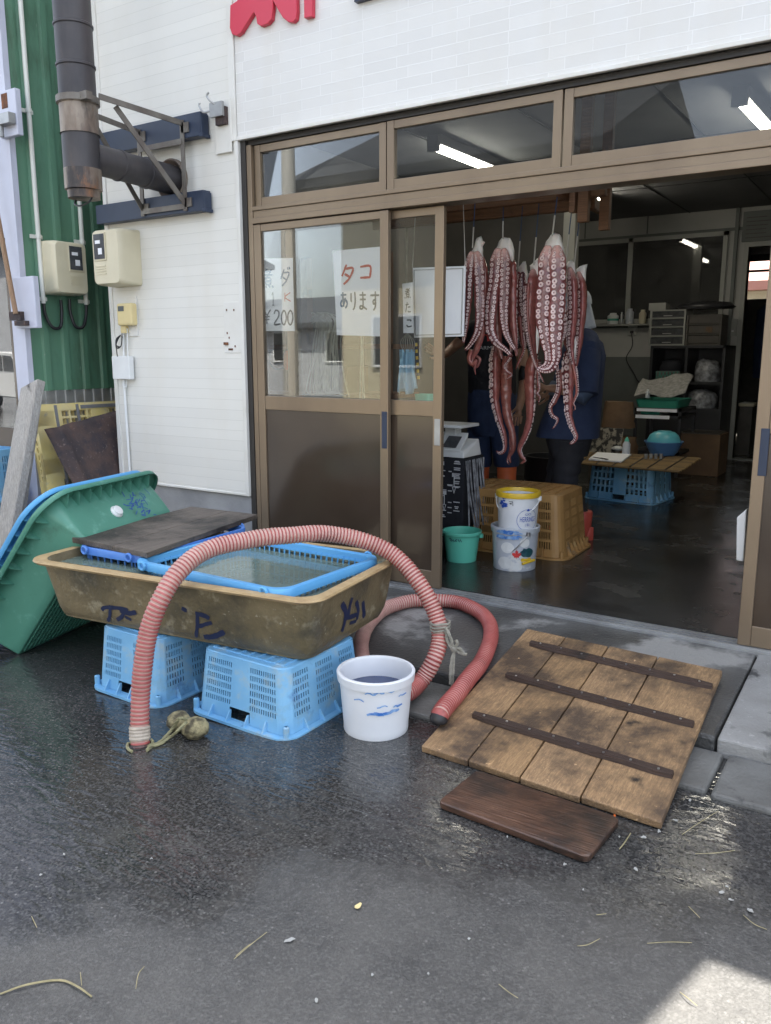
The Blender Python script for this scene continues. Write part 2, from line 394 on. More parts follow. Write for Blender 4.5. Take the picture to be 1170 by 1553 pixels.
mt['dark_board'] = wood('damp grey board', (.24, .20, .165), (.12, .098, .08), (6, .4, 6), damp=(.036, .031, .027))
mt['small_board'] = wood('red brown board', (.17, .092, .06), (.085, .045, .03), (1, 3, 3), rough=.36, damp=(.022, .017, .015))
mt['beam'] = wood('brown timber', (.26, .13, .062), (.17, .085, .042), (.5, 7, 7))
mt['pole_wood'] = wood('bare pole', (.34, .20, .10), (.22, .12, .06), (7, 7, .4), nk=False)
mt['yellow_pl'] = M('faded yellow plastic', (.80, .64, .24), .5, (.70, .59, .31), 5, stains=[((.45, .40, .30), 12, .58, .7)])
mt['grey_pl'] = M('grey strip', (.20, .20, .205), .5)
mt['tan_pl'] = M('tan plastic', (.42, .24, .085), .45, (.36, .20, .07), 5, stains=[((.50, .36, .17), 8, .6, .75), ((.04, .08, .10), 3.2, .66, .73)])
mt['mint'] = M('mint plastic', (.14, .58, .43), .35, (.12, .53, .40), 4)
mt['yellow'] = M('yellow rim', (.68, .45, .03), .35)
mt['clearpail'] = M('cloudy pail plastic', (.55, .58, .62), .3, (.45, .48, .54), 6, stains=[((.72, .72, .70), 5, .56, .62)])
mt['label_blue'] = M('blue print', (.02, .08, .42), .5)
mt['leaf_red'] = M('red leaf print', (.60, .04, .04), .5)
mt['label_teal'] = M('teal print', (.012, .06, .085), .5, (.02, .09, .10), 30)
mt['skin'] = M('skin', (.40, .235, .16), .5, (.36, .20, .135), 12, sss=.15)
mt['navy_cloth'] = M('navy cloth', (.014, .028, .075), .85, (.020, .036, .09), 12, bump=1, bs=13)
mt['black_cloth'] = M('black shirt', (.010, .011, .016), .85, (.016, .017, .023), 12, bump=1, bs=12)
mt['blue_cloth'] = M('work coat blue', (.018, .031, .078), .85, (.026, .042, .10), 10, bump=1, bs=11)
mt['trouser'] = M('dark trouser', (.016, .017, .024), .85, (.022, .023, .03), 12, bump=.3, bs=25)
mt['boot'] = M('orange rubber', (.72, .17, .06), .4, (.65, .14, .05), 8)
mt['boot_red'] = M('red rubber', (.55, .09, .065), .4)
mt['cap_white'] = M('white cap cloth', (.60, .64, .69), .85, (.5, .54, .6), 10, bump=.4, bs=30)
mt['hair'] = M('black hair', (.012, .010, .010), .6)
mt['shirt_print'] = M('white print', (.6, .6, .62), .6)
mt['red_cloth'] = M('red cloth', (.55, .03, .03), .7)
mt['cord_blue'] = M('blue cord', (.03, .07, .16), .7)
mt['cord_white'] = M('white cord', (.55, .54, .50), .7)
mt['mat_bamboo'] = M('reed mat', (.30, .19, .07), .7, (.20, .125, .045), 9, stretch=(1, 8, 1), bump=.4, bs=60)
mt['brown_paper'] = M('brown paper', (.16, .095, .05), .8, (.11, .065, .036), 6, bump=.6, bs=12)
mt['teal_pl'] = M('teal plastic', (.06, .34, .24), .4, (.05, .30, .21), 5)
mt['turq'] = M('turquoise plastic', (.10, .40, .46), .35)
mt['basin_blue'] = M('blue basin plastic', (.09, .22, .46), .35)
mt['steel'] = M('steel', (.45, .45, .46), .28, metal=.9)
mt['newsprint'] = M('newsprint', (.34, .33, .31), .8, (.20, .195, .185), 28)
mt['foil'] = M('crumpled plastic', (.34, .35, .37), .25, (.12, .12, .13), 18, bump=1, bs=30)
mt['mottle'] = M('mottled cloth', (.30, .27, .21), .8, (.03, .028, .025), 22, lo=.44, hi=.54)
mt['cabinet'] = M('black cabinet', (.026, .026, .029), .4, (.035, .035, .038), 4)
mt['grey_frame'] = M('grey frame', (.36, .36, .33), .45)
mt['olive'] = M('brown drawer', (.085, .075, .062), .45, (.06, .053, .045), 9)
mt['tan_wood'] = wood('pale stool wood', (.30, .20, .11), (.22, .14, .075), (5, 5, .5))
mt['metal_hook'] = M('galvanised wire', (.66, .63, .54), .4, (.48, .45, .38), 20, metal=.1)
mt['orange'] = M('orange cloth', (.62, .13, .02), .6)
mt['lightblue_cloth'] = M('pale blue cloth', (.25, .48, .66), .8, (.35, .58, .74), 8, bump=.4, bs=30)
mt['cream_house'] = M('cream house siding', (.62, .55, .38), .7, (.56, .49, .33), 60, stretch=(.3, .3, 4), world=True, bump=.5, bs=20)
mt['roof_dark'] = M('dark roof', (.05, .055, .06), .6)
mt['house_wall'] = M('grey house wall', (.42, .43, .44), .7, (.36, .37, .38), 4)
mt['pink_house'] = M('pink roof', (.50, .22, .17), .6)
mt['concrete_pole'] = M('pole concrete', (.40, .38, .33), .8)
mt['car_white'] = M('white car paint', (.75, .75, .73), .25, coat=.8)
mt['straw'] = M('dry straw', (.36, .31, .17), .7, (.24, .21, .11), 30)
mt['scrap'] = M('pale scrap', (.34, .34, .32), .7)
mt['yellow_scrap'] = M('cream scrap', (.70, .58, .28), .6)
# ================================================================== SETTING
mb = MB()
xs = [-150, -1.6, .3, 150]; ys = [-120, -4, 0, 90]
I = [[mb.V((x, y, gz(x))) for x in xs] for y in ys]
for j in range(3):
    for i in range(3): mb.F((I[j][i], I[j][i+1], I[j+1][i+1], I[j+1][i]))
struct(mb.build('asphalt_ground', mt['asphalt']))
mb = MB()
def apz(Y): return -.014+.055*min(0, Y)/.8
def slab(mb, x0, x1, y0, y1, z0, z1):
    """slab whose top falls from z1 (back, y1) to z0 (front, y0)"""
    mb.hexa([(x0, y0, -.3), (x1, y0, -.3), (x1, y1, -.3), (x0, y1, -.3), (x0, y0, z0), (x1, y0, z0), (x1, y1, z1), (x0, y1, z1)])
slab(mb, -1.22, 1.655, -.82, .0, apz(-.82), -.014); struct(mb.build('doorstep_apron', mt['apron'], bevel=.012))
mb = MB(); slab(mb, 1.662, 1.905, -.82, .0, apz(-.82), -.014); slab(mb, 1.908, 4.5, -.82, .0, apz(-.82), -.014); struct(mb.build('doorstep_apron', mt['apron_dry'], bevel=.008))
mb = MB()
for x0, x1 in ((-.3, .38), (.392, 1.0), (1.012, 1.69), (1.705, 2.4), (2.412, 3.1), (3.112, 4.5)):
    slab(mb, x0, x1, -1.12+random.uniform(-.01, .01), -.825, -.122, -.116)
struct(mb.build('kerb', mt['block'], bevel=.012))
mb = MB(); mb.box((-2.35, .12, -.2), (3.5, 7.05, 0)); mb.box((-1.6, 7.05, -.2), (3.5, 10.3, -.004))
struct(mb.build('shop_floor', mt['floor']))

# ================================================================== THE SHOP
shop = thing('shop_building', 'white sided shop with brown sliding doors and a dim open room behind them', 'shop', (0, 0, 0))
def part(name, m, a, b, parent=None, **k): return MB().box(a, b).build(name, m, parent or shop, **k)
part('siding_wall', mt['board_siding'], (-2.42, -.012, .42), (-1.29, .10, 7.6))
mb = MB(); mb.box((-1.27, -.012, 2.475), (2.33, .10, 7.6)); mb.box((2.33, -.012, 2.475), (6, .10, 4.0)); mb.box((3.62, -.012, -.15), (6, .10, 2.475))
mb.build('siding_wall', mt['siding'], shop)['label'] = 'white ashlar patterned upper wall'
mb = MB()
mb.box((-2.455, -.022, .42), (-2.42, .10, 7.6)); mb.box((-1.315, -.026, 2.455), (-1.27, -.0125, 7.6)); mb.box((-1.29, -.022, .42), (-1.262, .10, 2.455))
mb.box((-1.27, -.024, 2.455), (6, -.0, 2.475)); mb.box((-2.42, -.02, .405), (-1.262, .0, .42))
mb.build('trim', mt['white_trim'], shop, bevel=.003)
part('foundation', mt['found'], (-2.45, .004, -.3), (-1.235, .12, .404))
mb = MB()
mb.box((-2.455, .10, -.2), (-2.35, 10.4, 7.6)); mb.box((3.5, .10, -.2), (3.62, 10.4, 3.99)); mb.box((2.23, .10, 3.9), (2.33, 10.4, 7.59))
mb.box((-2.35, .10, 7.4), (2.23, 10.4, 7.55)); mb.box((2.33, .10, 3.85), (6, 10.4, 3.98))
mb.build('outer_wall', mt['house_wall'], shop)
# room: side walls, back wall with a doorway and a window opening, ceiling
part('room_side_wall', mt['shade_wall'], (-2.35, .12, 0), (-2.30, 7.0, 2.95)); part('added_shade_partition', mt['shade_wall'], (-2.30, 4.3, 0), (-.98, 4.38, 2.95)); part('pillar', mt['grey_frame'], (-.98, 4.28, 0), (-.86, 4.40, 2.95)); part('room_side_wall', mt['room_wall'], (3.45, .12, 0), (3.5, 10.3, 2.95))  # partition added, in shade colour, to keep the back left dark
part('ceiling', mt['ceiling'], (-2.35, .12, 2.95), (3.5, 10.3, 3.0))
mb = MB()
for x in (-1.4, -.45, .5, 1.45, 2.4): mb.box((x, .12, 2.944), (x+.012, 7, 2.951))
for y in (1.6, 3.4, 5.2): mb.box((-2.3, y, 2.943), (3.45, y+.012, 2.951))
mb.build('ceiling_joint', mt['dark'], shop)
DX0, DX1, DZ = .26, 1.15, 2.50        # doorway in the back wall
WX0, WX1, WZ0, WZ1 = -2.0, .02, 1.66, 2.70
mb = MB()
mb.box((-2.30, 7, 1.235), (DX0, 7.1, WZ0)); mb.box((-2.30, 7, WZ1), (DX0, 7.1, 2.95)); mb.box((-2.3, 7, WZ0), (WX0, 7.1, WZ1)); mb.box((WX1, 7, WZ0), (DX0, 7.1, WZ1))
mb.box((DX0, 7, DZ), (DX1, 7.1, 2.95)); mb.box((DX1, 7, 0), (3.45, 7.1, 2.95))
mb.build('back_wall', mt['room_wall'], shop)
part('dado', mt['room_dado'], (-2.30, 6.992, 0), (DX0, 7.1, 1.235))
mb = MB()
for x in (-.95, -1.75, .1): mb.box((x, 6.99, 2.74), (x+.014, 6.9995, 2.95))
mb.box((-2.3, 6.985, 2.70), (DX0, 6.9995, 2.735)); mb.box((.09, 6.96, 1.24), (.13, 6.9995, 2.95)); mb.box((-2.3, 6.985, 1.60), (-.42, 6.9995, 1.64))
mb.build('batten', mt['room_dado'], shop)
wf = MB()
for a, b in (((WX0, WZ0), (WX1, WZ0+.05)), ((WX0, WZ1-.05), (WX1, WZ1)), ((WX1-.05, WZ0), (WX1, WZ1)), ((WX0, WZ0), (WX0+.05, WZ1)), ((-1.16, WZ0), (-1.10, WZ1))):
    wf.box((a[0], 6.965, a[1]), (b[0], 7.0, b[1]))
win = wf.build('inner_window', mt['grey_frame'], shop)
part('pane', mt['glass_far'], (WX0+.04, 6.985, WZ0+.04), (WX1-.04, 6.99, WZ1-.04), win)
mb = MB()
mb.box((DX0-.05, 6.95, 0), (DX0, 7.11, DZ)); mb.box((DX1, 6.95, 0), (DX1+.05, 7.11, DZ)); mb.box((DX0-.05, 6.95, DZ), (DX1+.05, 7.11, DZ+.05))
mb.box((DX0, 6.96, 0), (DX1, 7.1, .012))
mb.build('door_casing', mt['grey_frame'], shop)
# room beyond, its far wall with a door that has a window
mb = MB(); mb.box((-2.35, 10.2, 0), (-.55, 10.3, 2.95)); mb.box((.35, 10.2, 0), (3.5, 10.3, 2.95)); mb.box((-.55, 10.2, 2.76), (.35, 10.3, 2.95))
mb.build('far_wall', mt['room_wall'], shop)
fd = MB(); fd.box((-.55, 10.21, .03), (.35, 10.26, 2.10)); fd.box((-.55, 10.21, 2.66), (.35, 10.26, 2.76)); fd.box((-.55, 10.21, 2.10), (-.36, 10.26, 2.66)); fd.box((.2, 10.21, 2.10), (.35, 10.26, 2.66)); fd.box((-.36, 10.215, 2.50), (.2, 10.255, 2.535))
fdo = fd.build('back_door', mt['olive'], shop)
part('pane', mt['glass'], (-.36, 10.23, 2.10), (.2, 10.235, 2.66), fdo)

# ---- bronze frame, transom windows, sliding doors
mb = MB()
mb.box((-1.262, .0, -.02), (-1.225, .11, 2.455)); mb.box((3.58, .0, -.02), (3.62, .11, 2.455))
mb.box((-1.225, .02, 2.43), (3.58, .11, 2.455))
mb.build('gasket', mt['bronze_dark'], shop)
mb = MB()
mb.box((-1.224, .005, -.0), (-1.19, .115, 2.43)); mb.box((3.545, .005, 0), (3.58, .115, 2.43))
mb.box((-1.19, .0, 2.0), (3.545, .115, 2.032)); mb.box((-1.19, .012, 2.032), (3.545, .115, 2.072)); mb.box((-1.19, .004, 2.072), (3.545, .115, 2.095))
mb.build('door_frame', mt['bronze'], shop, bevel=.003)
mb = MB()
for y in (.0, .034, .068): mb.box((-1.19, y, -.02), (3.545, y+.012, .006))
mb.box((-1.19, -.012, -.03), (3.545, .12, -.004))
mb.build('door_track', mt['silver'], shop)
TX = [-1.19, -.287, .66, 1.59, 2.55, 3.545]
for i in range(5):
    a, b = TX[i], TX[i+1]; y0 = .03 if i % 2 == 0 else .026
    w = MB()
    for p, q in (((a+.004, 2.098), (a+.046, 2.428)), ((b-.046, 2.098), (b-.004, 2.428))): w.box((p[0], y0, p[1]), (q[0], y0+.035, q[1]))
    w.box((a+.046, y0+.003, 2.098), (b-.046, y0+.032, 2.145)); w.box((a+.046, y0+.003, 2.388), (b-.046, y0+.032, 2.428))
    wo = w.build('transom_window', mt['bronze'], shop, bevel=.002)
    part('pane', mt['glass_dark'], (a+.04, y0+.015, 2.14), (b-.04, y0+.02, 2.392), wo)
def leaf(x0, x1, Y, handle):
    f = MB(); s = .052
    f.box((x0, Y, .008), (x0+s, Y+.03, 1.995)); f.box((x1-s, Y, .008), (x1, Y+.03, 1.995))
    f.box((x0+s, Y+.003, 1.955), (x1-s, Y+.027, 1.995)); f.box((x0+s, Y+.003, .94), (x1-s, Y+.027, 1.022)); f.box((x0+s, Y+.003, .008), (x1-s, Y+.027, .10))
    d = f.build('sliding_door', mt['bronze'], shop, bevel=.003)
    part('pane', mt['glass'], (x0+s-.006, Y+.012, 1.016), (x1-s+.006, Y+.017, 1.961), d)
    part('panel', mt['panel'], (x0+s-.006, Y+.010, .094), (x1-s+.006, Y+.019, .946), d)
    if handle:
        hx, hz, hh, m = handle
        part('handle', m, (hx-.017, Y-.003, hz-hh), (hx+.017, Y+.002, hz+hh), d, bevel=.002)
    return d
leaf(-1.188, -.262, .006, (-.285, .86, .10, mt['navy']))
leaf(-.985, .046, .045, (.022, .86, .07, mt['silver']))
leaf(1.572, 2.53, .006, (1.612, .86, .10, mt['navy']))
leaf(2.50, 3.54, .045, None)

# ---- red lettering and a dark sign board on the upper wall
def sgn(px): return [at(350+x/2.925, y/2.925, Y=-.0125) for x, y in px]
t = thing('sign_lettering', 'large red brush letter on the white upper wall at the top edge', 'sign', at(410, 20, Y=-.0125))
for o in ([(14, 30), (12, 130), (22, 158), (42, 165), (62, 150), (88, 108), (112, 70), (120, 62), (128, 80), (133, 112), (150, 123), (178, 112), (196, 92), (202, 50), (203, 8), (160, -150), (60, -200), (45, 10)],
          [(203, 8), (222, 45), (246, 84), (270, 104), (290, 106), (304, 92), (309, 60), (308, -10), (300, -190), (180, -190)],
          [(338, -200), (341, 88), (377, 80), (378, -200)]):
    pts = sgn(o); MB().poly(pts, (0, -.03, 0)).build('letter', mt['red_sign'], t, bevel=.004)
mb = MB(); a = at(540, 4, Y=-.03); mb.box((a.x, -.045, a.z), (a.x+2.2, -.0125, a.z+.5))
tag(mb.build('sign_board', mt['navy_sign']), 'dark navy sign board on the upper wall, only its lower corner in view', 'sign')

# ---- navy rails, chimney duct with its bracket
for z0, z1, lab in ((2.50, 2.63, 'upper of two navy steel rails on the white wall'), (2.09, 2.205, 'lower of two navy steel rails on the white wall')):
    mb = MB(); mb.box((-2.45, -.085, z0), (-1.485, -.0235, z1)); mb.box((-1.495, -.09, z0-.008), (-1.47, -.022, z0+.012)); mb.box((-1.484, -.084, z0+.012), (-1.478, -.024, z1-.01))
    tag(mb.build('wall_rail', mt['navy'], bevel=.006), lab, 'rail', 'navy rails behind the chimney duct')
DUX, DUY, DUR = -1.862, -.62, .098
duct = thing('chimney_duct', 'dark weathered chimney duct rising beside the white wall, its elbow end going into it', 'chimney', (DUX, DUY, 2.1))
prof = [(DUR, 2.60)]
z = 2.60
while z < 5.6:
    prof += [(DUR, z+.175), (DUR+.006, z+.18), (DUR+.006, z+.19), (DUR, z+.195)]; z += .2
MB().lathe(prof, (DUX, DUY, 0), 32).build('duct_pipe', mt['duct'], duct, smooth=True)
MB().lathe([(DUR+.003, 2.44), (DUR+.003, 2.59), (DUR+.010, 2.592), (DUR+.010, 2.63), (DUR, 2.632)], (DUX, DUY, 0), 32).build('rusty_sleeve', mt['duct_rust'], duct, smooth=True)
MB().lathe([(DUR+.001, 2.26), (DUR+.001, 2.44), (DUR+.008, 2.44)], (DUX, DUY, 0), 32).build('elbow', mt['duct'], duct, smooth=True)
MB().lathe([(0.001, 2.11), (DUR-.012, 2.11), (DUR-.01, 2.15), (DUR+.002, 2.155), (DUR+.002, 2.262)], (DUX, DUY, 0), 32).build('end_cap', mt['duct_rust'], duct, smooth=True)
MB().tube(smooth_path([(DUX-.07, DUY, 2.115), (DUX-.06, DUY-.02, 2.085), (DUX, DUY-.03, 2.07), (DUX+.06, DUY-.02, 2.085), (DUX+.07, DUY, 2.115)]), .005, 8).build('wire_loop', mt['black'], duct)
ha = Vector((DUX, DUY+.06, 2.335)); hb = Vector((-1.80, -.01, 2.30)); dirn = (hb-ha)
rings = []
side = Vector((1, 0, 0)); up = dirn.normalized().cross(side)*-1
for tt, r in ((0, .082), (.3, .082), (.305, .088), (.32, .088), (.325, .082), (.62, .082), (.625, .09), (.66, .09), (.665, .084), (.9, .086), (1, .086)):
    c = ha+dirn*tt; rings.append([c+side*r*math.cos(k*math.tau/28)+up*r*math.sin(k*math.tau/28) for k in range(28)])
mb = MB(); mb.loft(rings); mb.build('branch_pipe', mt['duct'], duct, smooth=True)
mb = MB()
mb.loft([[Vector((-1.80+r*math.cos(k*math.tau/28), y, 2.30+r*math.sin(k*math.tau/28))) for k in range(28)] for r, y in ((.122, -.014), (.122, -.04), (.113, -.045), (.087, -.02))])
mb.build('wall_collar', mt['duct_rust'], duct, smooth=True)
br = MB()
for x in (-1.63, -2.0):
    br.bar((x, -.09, 2.10), (x, -.09, 2.60), .03, .008, (0, 1, 0)); br.bar((x, -.09, 2.585), (x*.25+DUX*.75+.09*(1 if x > -1.8 else -1), DUY+.02, 2.62), .008, .03)
    br.bar((x, -.09, 2.14), (x*.35+DUX*.65+.05*(1 if x > -1.8 else -1), DUY+.14, 2.60), .008, .03)
    br.box((x-.005, -.094, 2.53), (x+.055, -.086, 2.585)); br.box((x-.005, -.094, 2.12), (x+.055, -.086, 2.17))
br.bar((-2.0, -.095, 2.485), (-1.63, -.095, 2.485), .006, .03); br.bar((-2.0, -.095, 2.125), (-1.63, -.095, 2.125), .006, .03)
br.build('bracket', mt['strap'], duct)
br = MB(); br.lathe([(DUR+.011, 2.595), (DUR+.016, 2.595), (DUR+.016, 2.628), (DUR+.011, 2.628)], (DUX, DUY, 0), 32)
br.box((DUX+DUR-.01, DUY-.06, 2.592), (DUX+DUR+.05, DUY-.02, 2.632)); br.build('clamp', mt['strap'], duct)

# ---- fittings on the white wall
def px_box(mb, x0, y0, x1, y1, Y0, Y1):
    a = at(x0, y1, Y=Y0); b = at(x1, y0, Y=Y0); mb.box((a.x, Y0, a.z), (b.x, Y1, b.z)); return a, b
hk = thing('shutter_hook', 'galvanised latch hook on a rusty plate above the door corner', 'hook', at(335, 190, Y=-.03))
mb = MB(); px_box(mb, 327, 160, 341, 190, -.055, -.03); mb.build('plate', mt['rust'], hk)
mb = MB(); px_box(mb, 327, 148, 349, 234, -.030, -.0235); mb.build('backing_board', mt['white_trim'], hk, bevel=.003)
mb = MB(); px_box(mb, 318, 152, 336, 178, -.075, -.055); a = at(319, 168, Y=-.07)
mb.tube(smooth_path([a, a+Vector((-.035, -.02, -.005)), a+Vector((-.06, -.025, .03)), a+Vector((-.055, -.025, .045))]), .006, 8)
a = at(326, 158, Y=-.07); mb.tube(smooth_path([a, a+Vector((-.02, -.02, .02)), a+Vector((-.035, -.025, .045)), a+Vector((-.02, -.025, .06))]), .006, 8)
mb.build('hook', mt['silver'], hk)
def meter(root, Mx, W, D, H, winx):
    """electric meter box: front faces -y in its own frame, z from 0"""
    b = MB(Mx)
    prof = [(0.0, .06), (.05, .0), (H-.03, 0), (H, .03)]
    rings = []
    for z, y in ((0.03, -D*.55), (0, -D*.55)): pass
    b.loft([[(x, y, z) for x, y in rr(W, .03, .014, 3)] for z in (0,)], True)
    # body lofted from the wall to the rounded front
    b.loft([[(x, 0, z+H/2) for x, z in rr(W, H, .02, 4)], [(x, -D*.75, z+H/2) for x, z in rr(W*.97, H*.985, .03, 4)], [(x, -D*.93, z+H/2) for x, z in rr(W*.93, H*.965, .035, 4)], [(x, -D, z+H/2) for x, z in rr(W*.86, H*.93, .03, 4)]], True, True, True)
    b.build('case', mt['cream'], root, smooth=True)
    b = MB(Mx); x0 = winx*W
    fr = [(x0-W*.2, H*.46), (x0+W*.2, H*.46), (x0+W*.2, H*.93), (x0-W*.2, H*.93)]
    b.box((x0-W*.21, -D-.006, H*.44), (x0+W*.21, -D-.001, H*.94)); b.build('window_frame', mt['cream'], root, bevel=.004)
    b = MB(Mx); b.box((x0-W*.18, -D-.0085, H*.47), (x0+W*.18, -D-.0062, H*.91)); w = b.build('window', mt['clear_dark'], root)
    b = MB(Mx); b.box((x0-W*.03, -D-.0105, H*.55), (x0+W*.10, -D-.0087, H*.66)); b.box((x0-W*.12, -D-.0105, H*.74), (x0+W*.05, -D-.0087, H*.80)); b.build('dial_label', mt['paper'], w)
    b = MB(Mx)
    for k in range(4): b.box((x0-W*.17, -D-.004, H*(.20+k*.045)), (x0+W*.17, -D-.0003, H*(.215+k*.045)))
    b.build('rib', mt['cream'], root)
a = at(218, 430, Y=-.0125)
r = thing('electric_meter', 'cream electric meter box mounted on the white wall corner', 'meter box', (-2.32, -.0125, 1.70), 'cream meter boxes')
meter(r, place(-2.265, -.013, 1.695), .275, .165, .345, -.18)
r = thing('phone_box', 'small yellowed plastic box on a white plate under the meter', 'box', (-2.33, -.0125, 1.4))
mb = MB(); px_box(mb, 180, 450, 206, 510, -.022, -.0125); mb.build('back_plate', mt['white_trim'], r)
mb = MB(); px_box(mb, 178, 459, 198, 494, -.075, -.022); mb.build('case', mt['cream_y'], r, bevel=.012)
mb = MB(); px_box(mb, 179, 464, 187, 472, -.078, -.0755); mb.build('label', mt['ink_grey'], r)
mb = MB(); px_box(mb, 183, 494, 190, 505, -.05, -.022); mb.build('cable_boot', mt['cream_y'], r, bevel=.004)
r = thing('junction_box', 'white junction box low on the wall above a thin conduit', 'box', (-2.38, -.0125, 1.2))
mb = MB(); px_box(mb, 171, 540, 195, 575, -.065, -.0225); mb.build('case', mt['white_pl'], r, bevel=.006)
mb = MB()
a = at(187, 506, Y=-.035); b_ = at(188, 540, Y=-.035); mb.tube([a, b_], .007, 8); a = at(193, 498, Y=-.035); b_ = at(194, 540, Y=-.035); mb.tube([a, b_], .004, 8)
a = at(187, 576, Y=-.03); mb.tube(smooth_path([a, a+Vector((.0, -.005, -.03)), a+Vector((.012, -.005, -.05)), a+Vector((.03, -.005, -.045)), a+Vector((.032, 0, .0))]), .004, 8)
a = at(188, 576, Y=-.03); b_ = at(203, 725, Y=-.03); mb.tube([a, (a.x+.005, -.03, .44)], .008, 8)
mb.build('conduit', mt['white_pl'], r)
mb = MB(); a = at(183, 508, Y=-.05)
for k in range(3):
    mb.tube(smooth_path([a+Vector((.0, 0, .0)), a+Vector((-.035+.008*k, -.01, -.03)), a+Vector((-.03, -.015, -.085+.01*k)), a+Vector((.01, -.01, -.07)), a+Vector((.015, 0, -.01+.01*k))]), .0035, 6)
mb.tube(smooth_path([a+Vector((-.03, -.015, -.08)), a+Vector((-.03, -.012, -.13)), a+Vector((-.015, -.01, -.15))]), .0035, 6)
mb.build('cable', mt['black'], r)
mb = MB(); px_box(mb, 341, 457, 366, 535, -.0165, -.0125); r = tag(mb.build('patch_plate', mt['white_trim'], bevel=.002), 'white patch plate with rusty bolts beside the door frame', 'plate')
mb = MB()
for x, y in ((344, 470), (355, 470), (345, 505), (348, 512), (357, 525)):
    a = at(x, y, Y=-.0166); mb.box((a.x-.003, -.020, a.z-.006), (a.x+.003, -.0166, a.z+.006))
a = at(344, 521, Y=-.0166); mb.box((a.x-.014, -.03, a.z-.008), (a.x+.014, -.0166, a.z+.008)); mb.box((a.x+.014, -.019, a.z-.04), (a.x+.05, -.0166, a.z-.028))
mb.build('rusty_bolt', mt['rust_spot'], r)

# ================================================================== GREEN NEIGHBOUR
nb = thing('green_building', 'green corrugated steel building with pale lavender corner posts at the left edge', 'building', (-2.9, -.36, -.19))
mb = MB(); zs0, zs1 = 1.02, 7.0
P = []; y = -.34; rib = .155
while y < 6:
    P += [(y, 0), (y+.095, 0), (y+.105, .018), (y+.145, .018)]; y += rib
for (ya, xa), (yb, xb) in zip(P, P[1:]):
    i = [mb.V((-2.9+xa, ya, zs0)), mb.V((-2.9+xb, yb, zs0)), mb.V((-2.9+xb, yb, zs1)), mb.V((-2.9+xa, ya, zs1))]; mb.F(i)
mb.build('corrugated_wall', mt['green_metal'], nb)
mb = MB(); y = -.36
P = []
while y < 6:
    P += [(y, 0), (y+.04, 0), (y+.045, .01), (y+.07, .01)]; y += .0775
for (ya, xa), (yb, xb) in zip(P, P[1:]):
    i = [mb.V((-2.905+xa, ya, .55)), mb.V((-2.905+xb, yb, .55)), mb.V((-2.905+xb, yb, 1.02)), mb.V((-2.905+xa, ya, 1.02))]; mb.F(i)
mb.build('silver_skirt', mt['silver'], nb)
part('plinth', mt['found'], (-3.1, -.34, -.3), (-2.895, 6, .55), nb)
mb = MB(); mb.box((-2.975, -.37, -.2), (-2.885, -.342, 7)); mb.box((-2.9, -.342, -.2), (-2.884, -.33, 7)); mb.box((-3.035, -.36, -.2), (-2.985, -.345, 7)); mb.box((-3.30, -.36, 2.02), (-3.035, -.345, 7))
for k in range(14): mb.box((-3.3-.22*k-.1, -.36, 2.02), (-3.3-.22*k, -.345, 7)); mb.box((-3.3-.22*k-.22, -.355, 2.02), (-3.3-.22*k-.1, -.345, 7))
mb.build('lavender_cladding', mt['lavender'], nb)
mb = MB(); mb.box((-3.075, -.352, .0), (-3.035, -.30, 2.02)); mb.box((-4.6, -.352, 1.98), (-3.035, -.30, 2.02)); mb.box((-4.6, -.352, .0), (-3.075, -.31, .72)); mb.box((-4.6, -.35, .72), (-3.075, -.31, .76))
mb.build('window_frame', mt['panel'], nb)
part('pane', glass_mat('street front glass', (.5, .52, .55), 3.0, dirt_or_haze=.05), (-4.6, -.335, .76), (-3.075, -.33, 1.98), nb)
mb = MB(); mb.box((-5.5, .7, -.1), (-3.0, .72, 2.6))
for k in range(16): mb.box((-5.5, .66, .9+k*.09), (-3.0, .70, .95+k*.09))
mb.build('slatted_inner_wall', mt['olive'], nb)
mb = MB(); mb.box((-8, -.32, -.2), (-4.6, -.2, 7)); mb.box((-8, -.2, 6.9), (-2.92, 6, 7)); mb.box((-8, 5.9, -.2), (-2.92, 6, 7))
mb.build('shell_wall', mt['lavender'], nb)
# conduits, meter and its cables on the green wall
GX = -2.875
for (x0, y0, x1, y1, clips, lab) in ((22, 0, 66, 460, ((35, 165), (55, 358), (63, 453)), 'long pale conduit down the green wall left of the meter box'), (112, 250, 131, 462, ((121, 366), (128, 457)), 'pale conduit on the green wall behind the meter box')):
    a = at(x0, y0, X=GX+.02); b_ = at(x1, y1, X=GX+.02); a.y = b_.y
    r = thing('conduit_pipe', lab, 'conduit', b_, 'pale conduits on the green wall')
    MB().tube([(b_.x, b_.y, b_.z), (b_.x, b_.y, a.z+1.2)], .015, 12).build('pipe', mt['conduit'], r, smooth=True)
    for cx, cy in clips:
        c = at(cx, cy, X=GX+.02); mb = MB(); mb.tube([(c.x, b_.y, c.z-.012), (c.x, b_.y, c.z+.012)], .019, 12); mb.box((GX-.01, b_.y-.045, c.z-.012), (GX, b_.y+.045, c.z+.012)); mb.build('clip', mt['conduit'], r)
    mb = MB(); c = Vector((b_.x, b_.y, b_.z)); sg = 1 if x0 < 50 else -1
    mb.tube(smooth_path([c+Vector((0, 0, .02)), c+Vector((0, .01*sg, -.08)), c+Vector((.01, .05*sg, -.155)), c+Vector((.01, .11*sg, -.15)), c+Vector((.0, .135*sg, -.06)), c+Vector((0, .135*sg, .03))]), .011, 10)
    mb.build('cable', mt['black'], r, smooth=True)
r = thing('electric_meter', 'cream electric meter box on the green corrugated wall', 'meter box', (-2.88, 0.0, 1.66), 'cream meter boxes')
meter(r, place(GX, -.09, 1.66, 90), .27, .15, .345, .12)
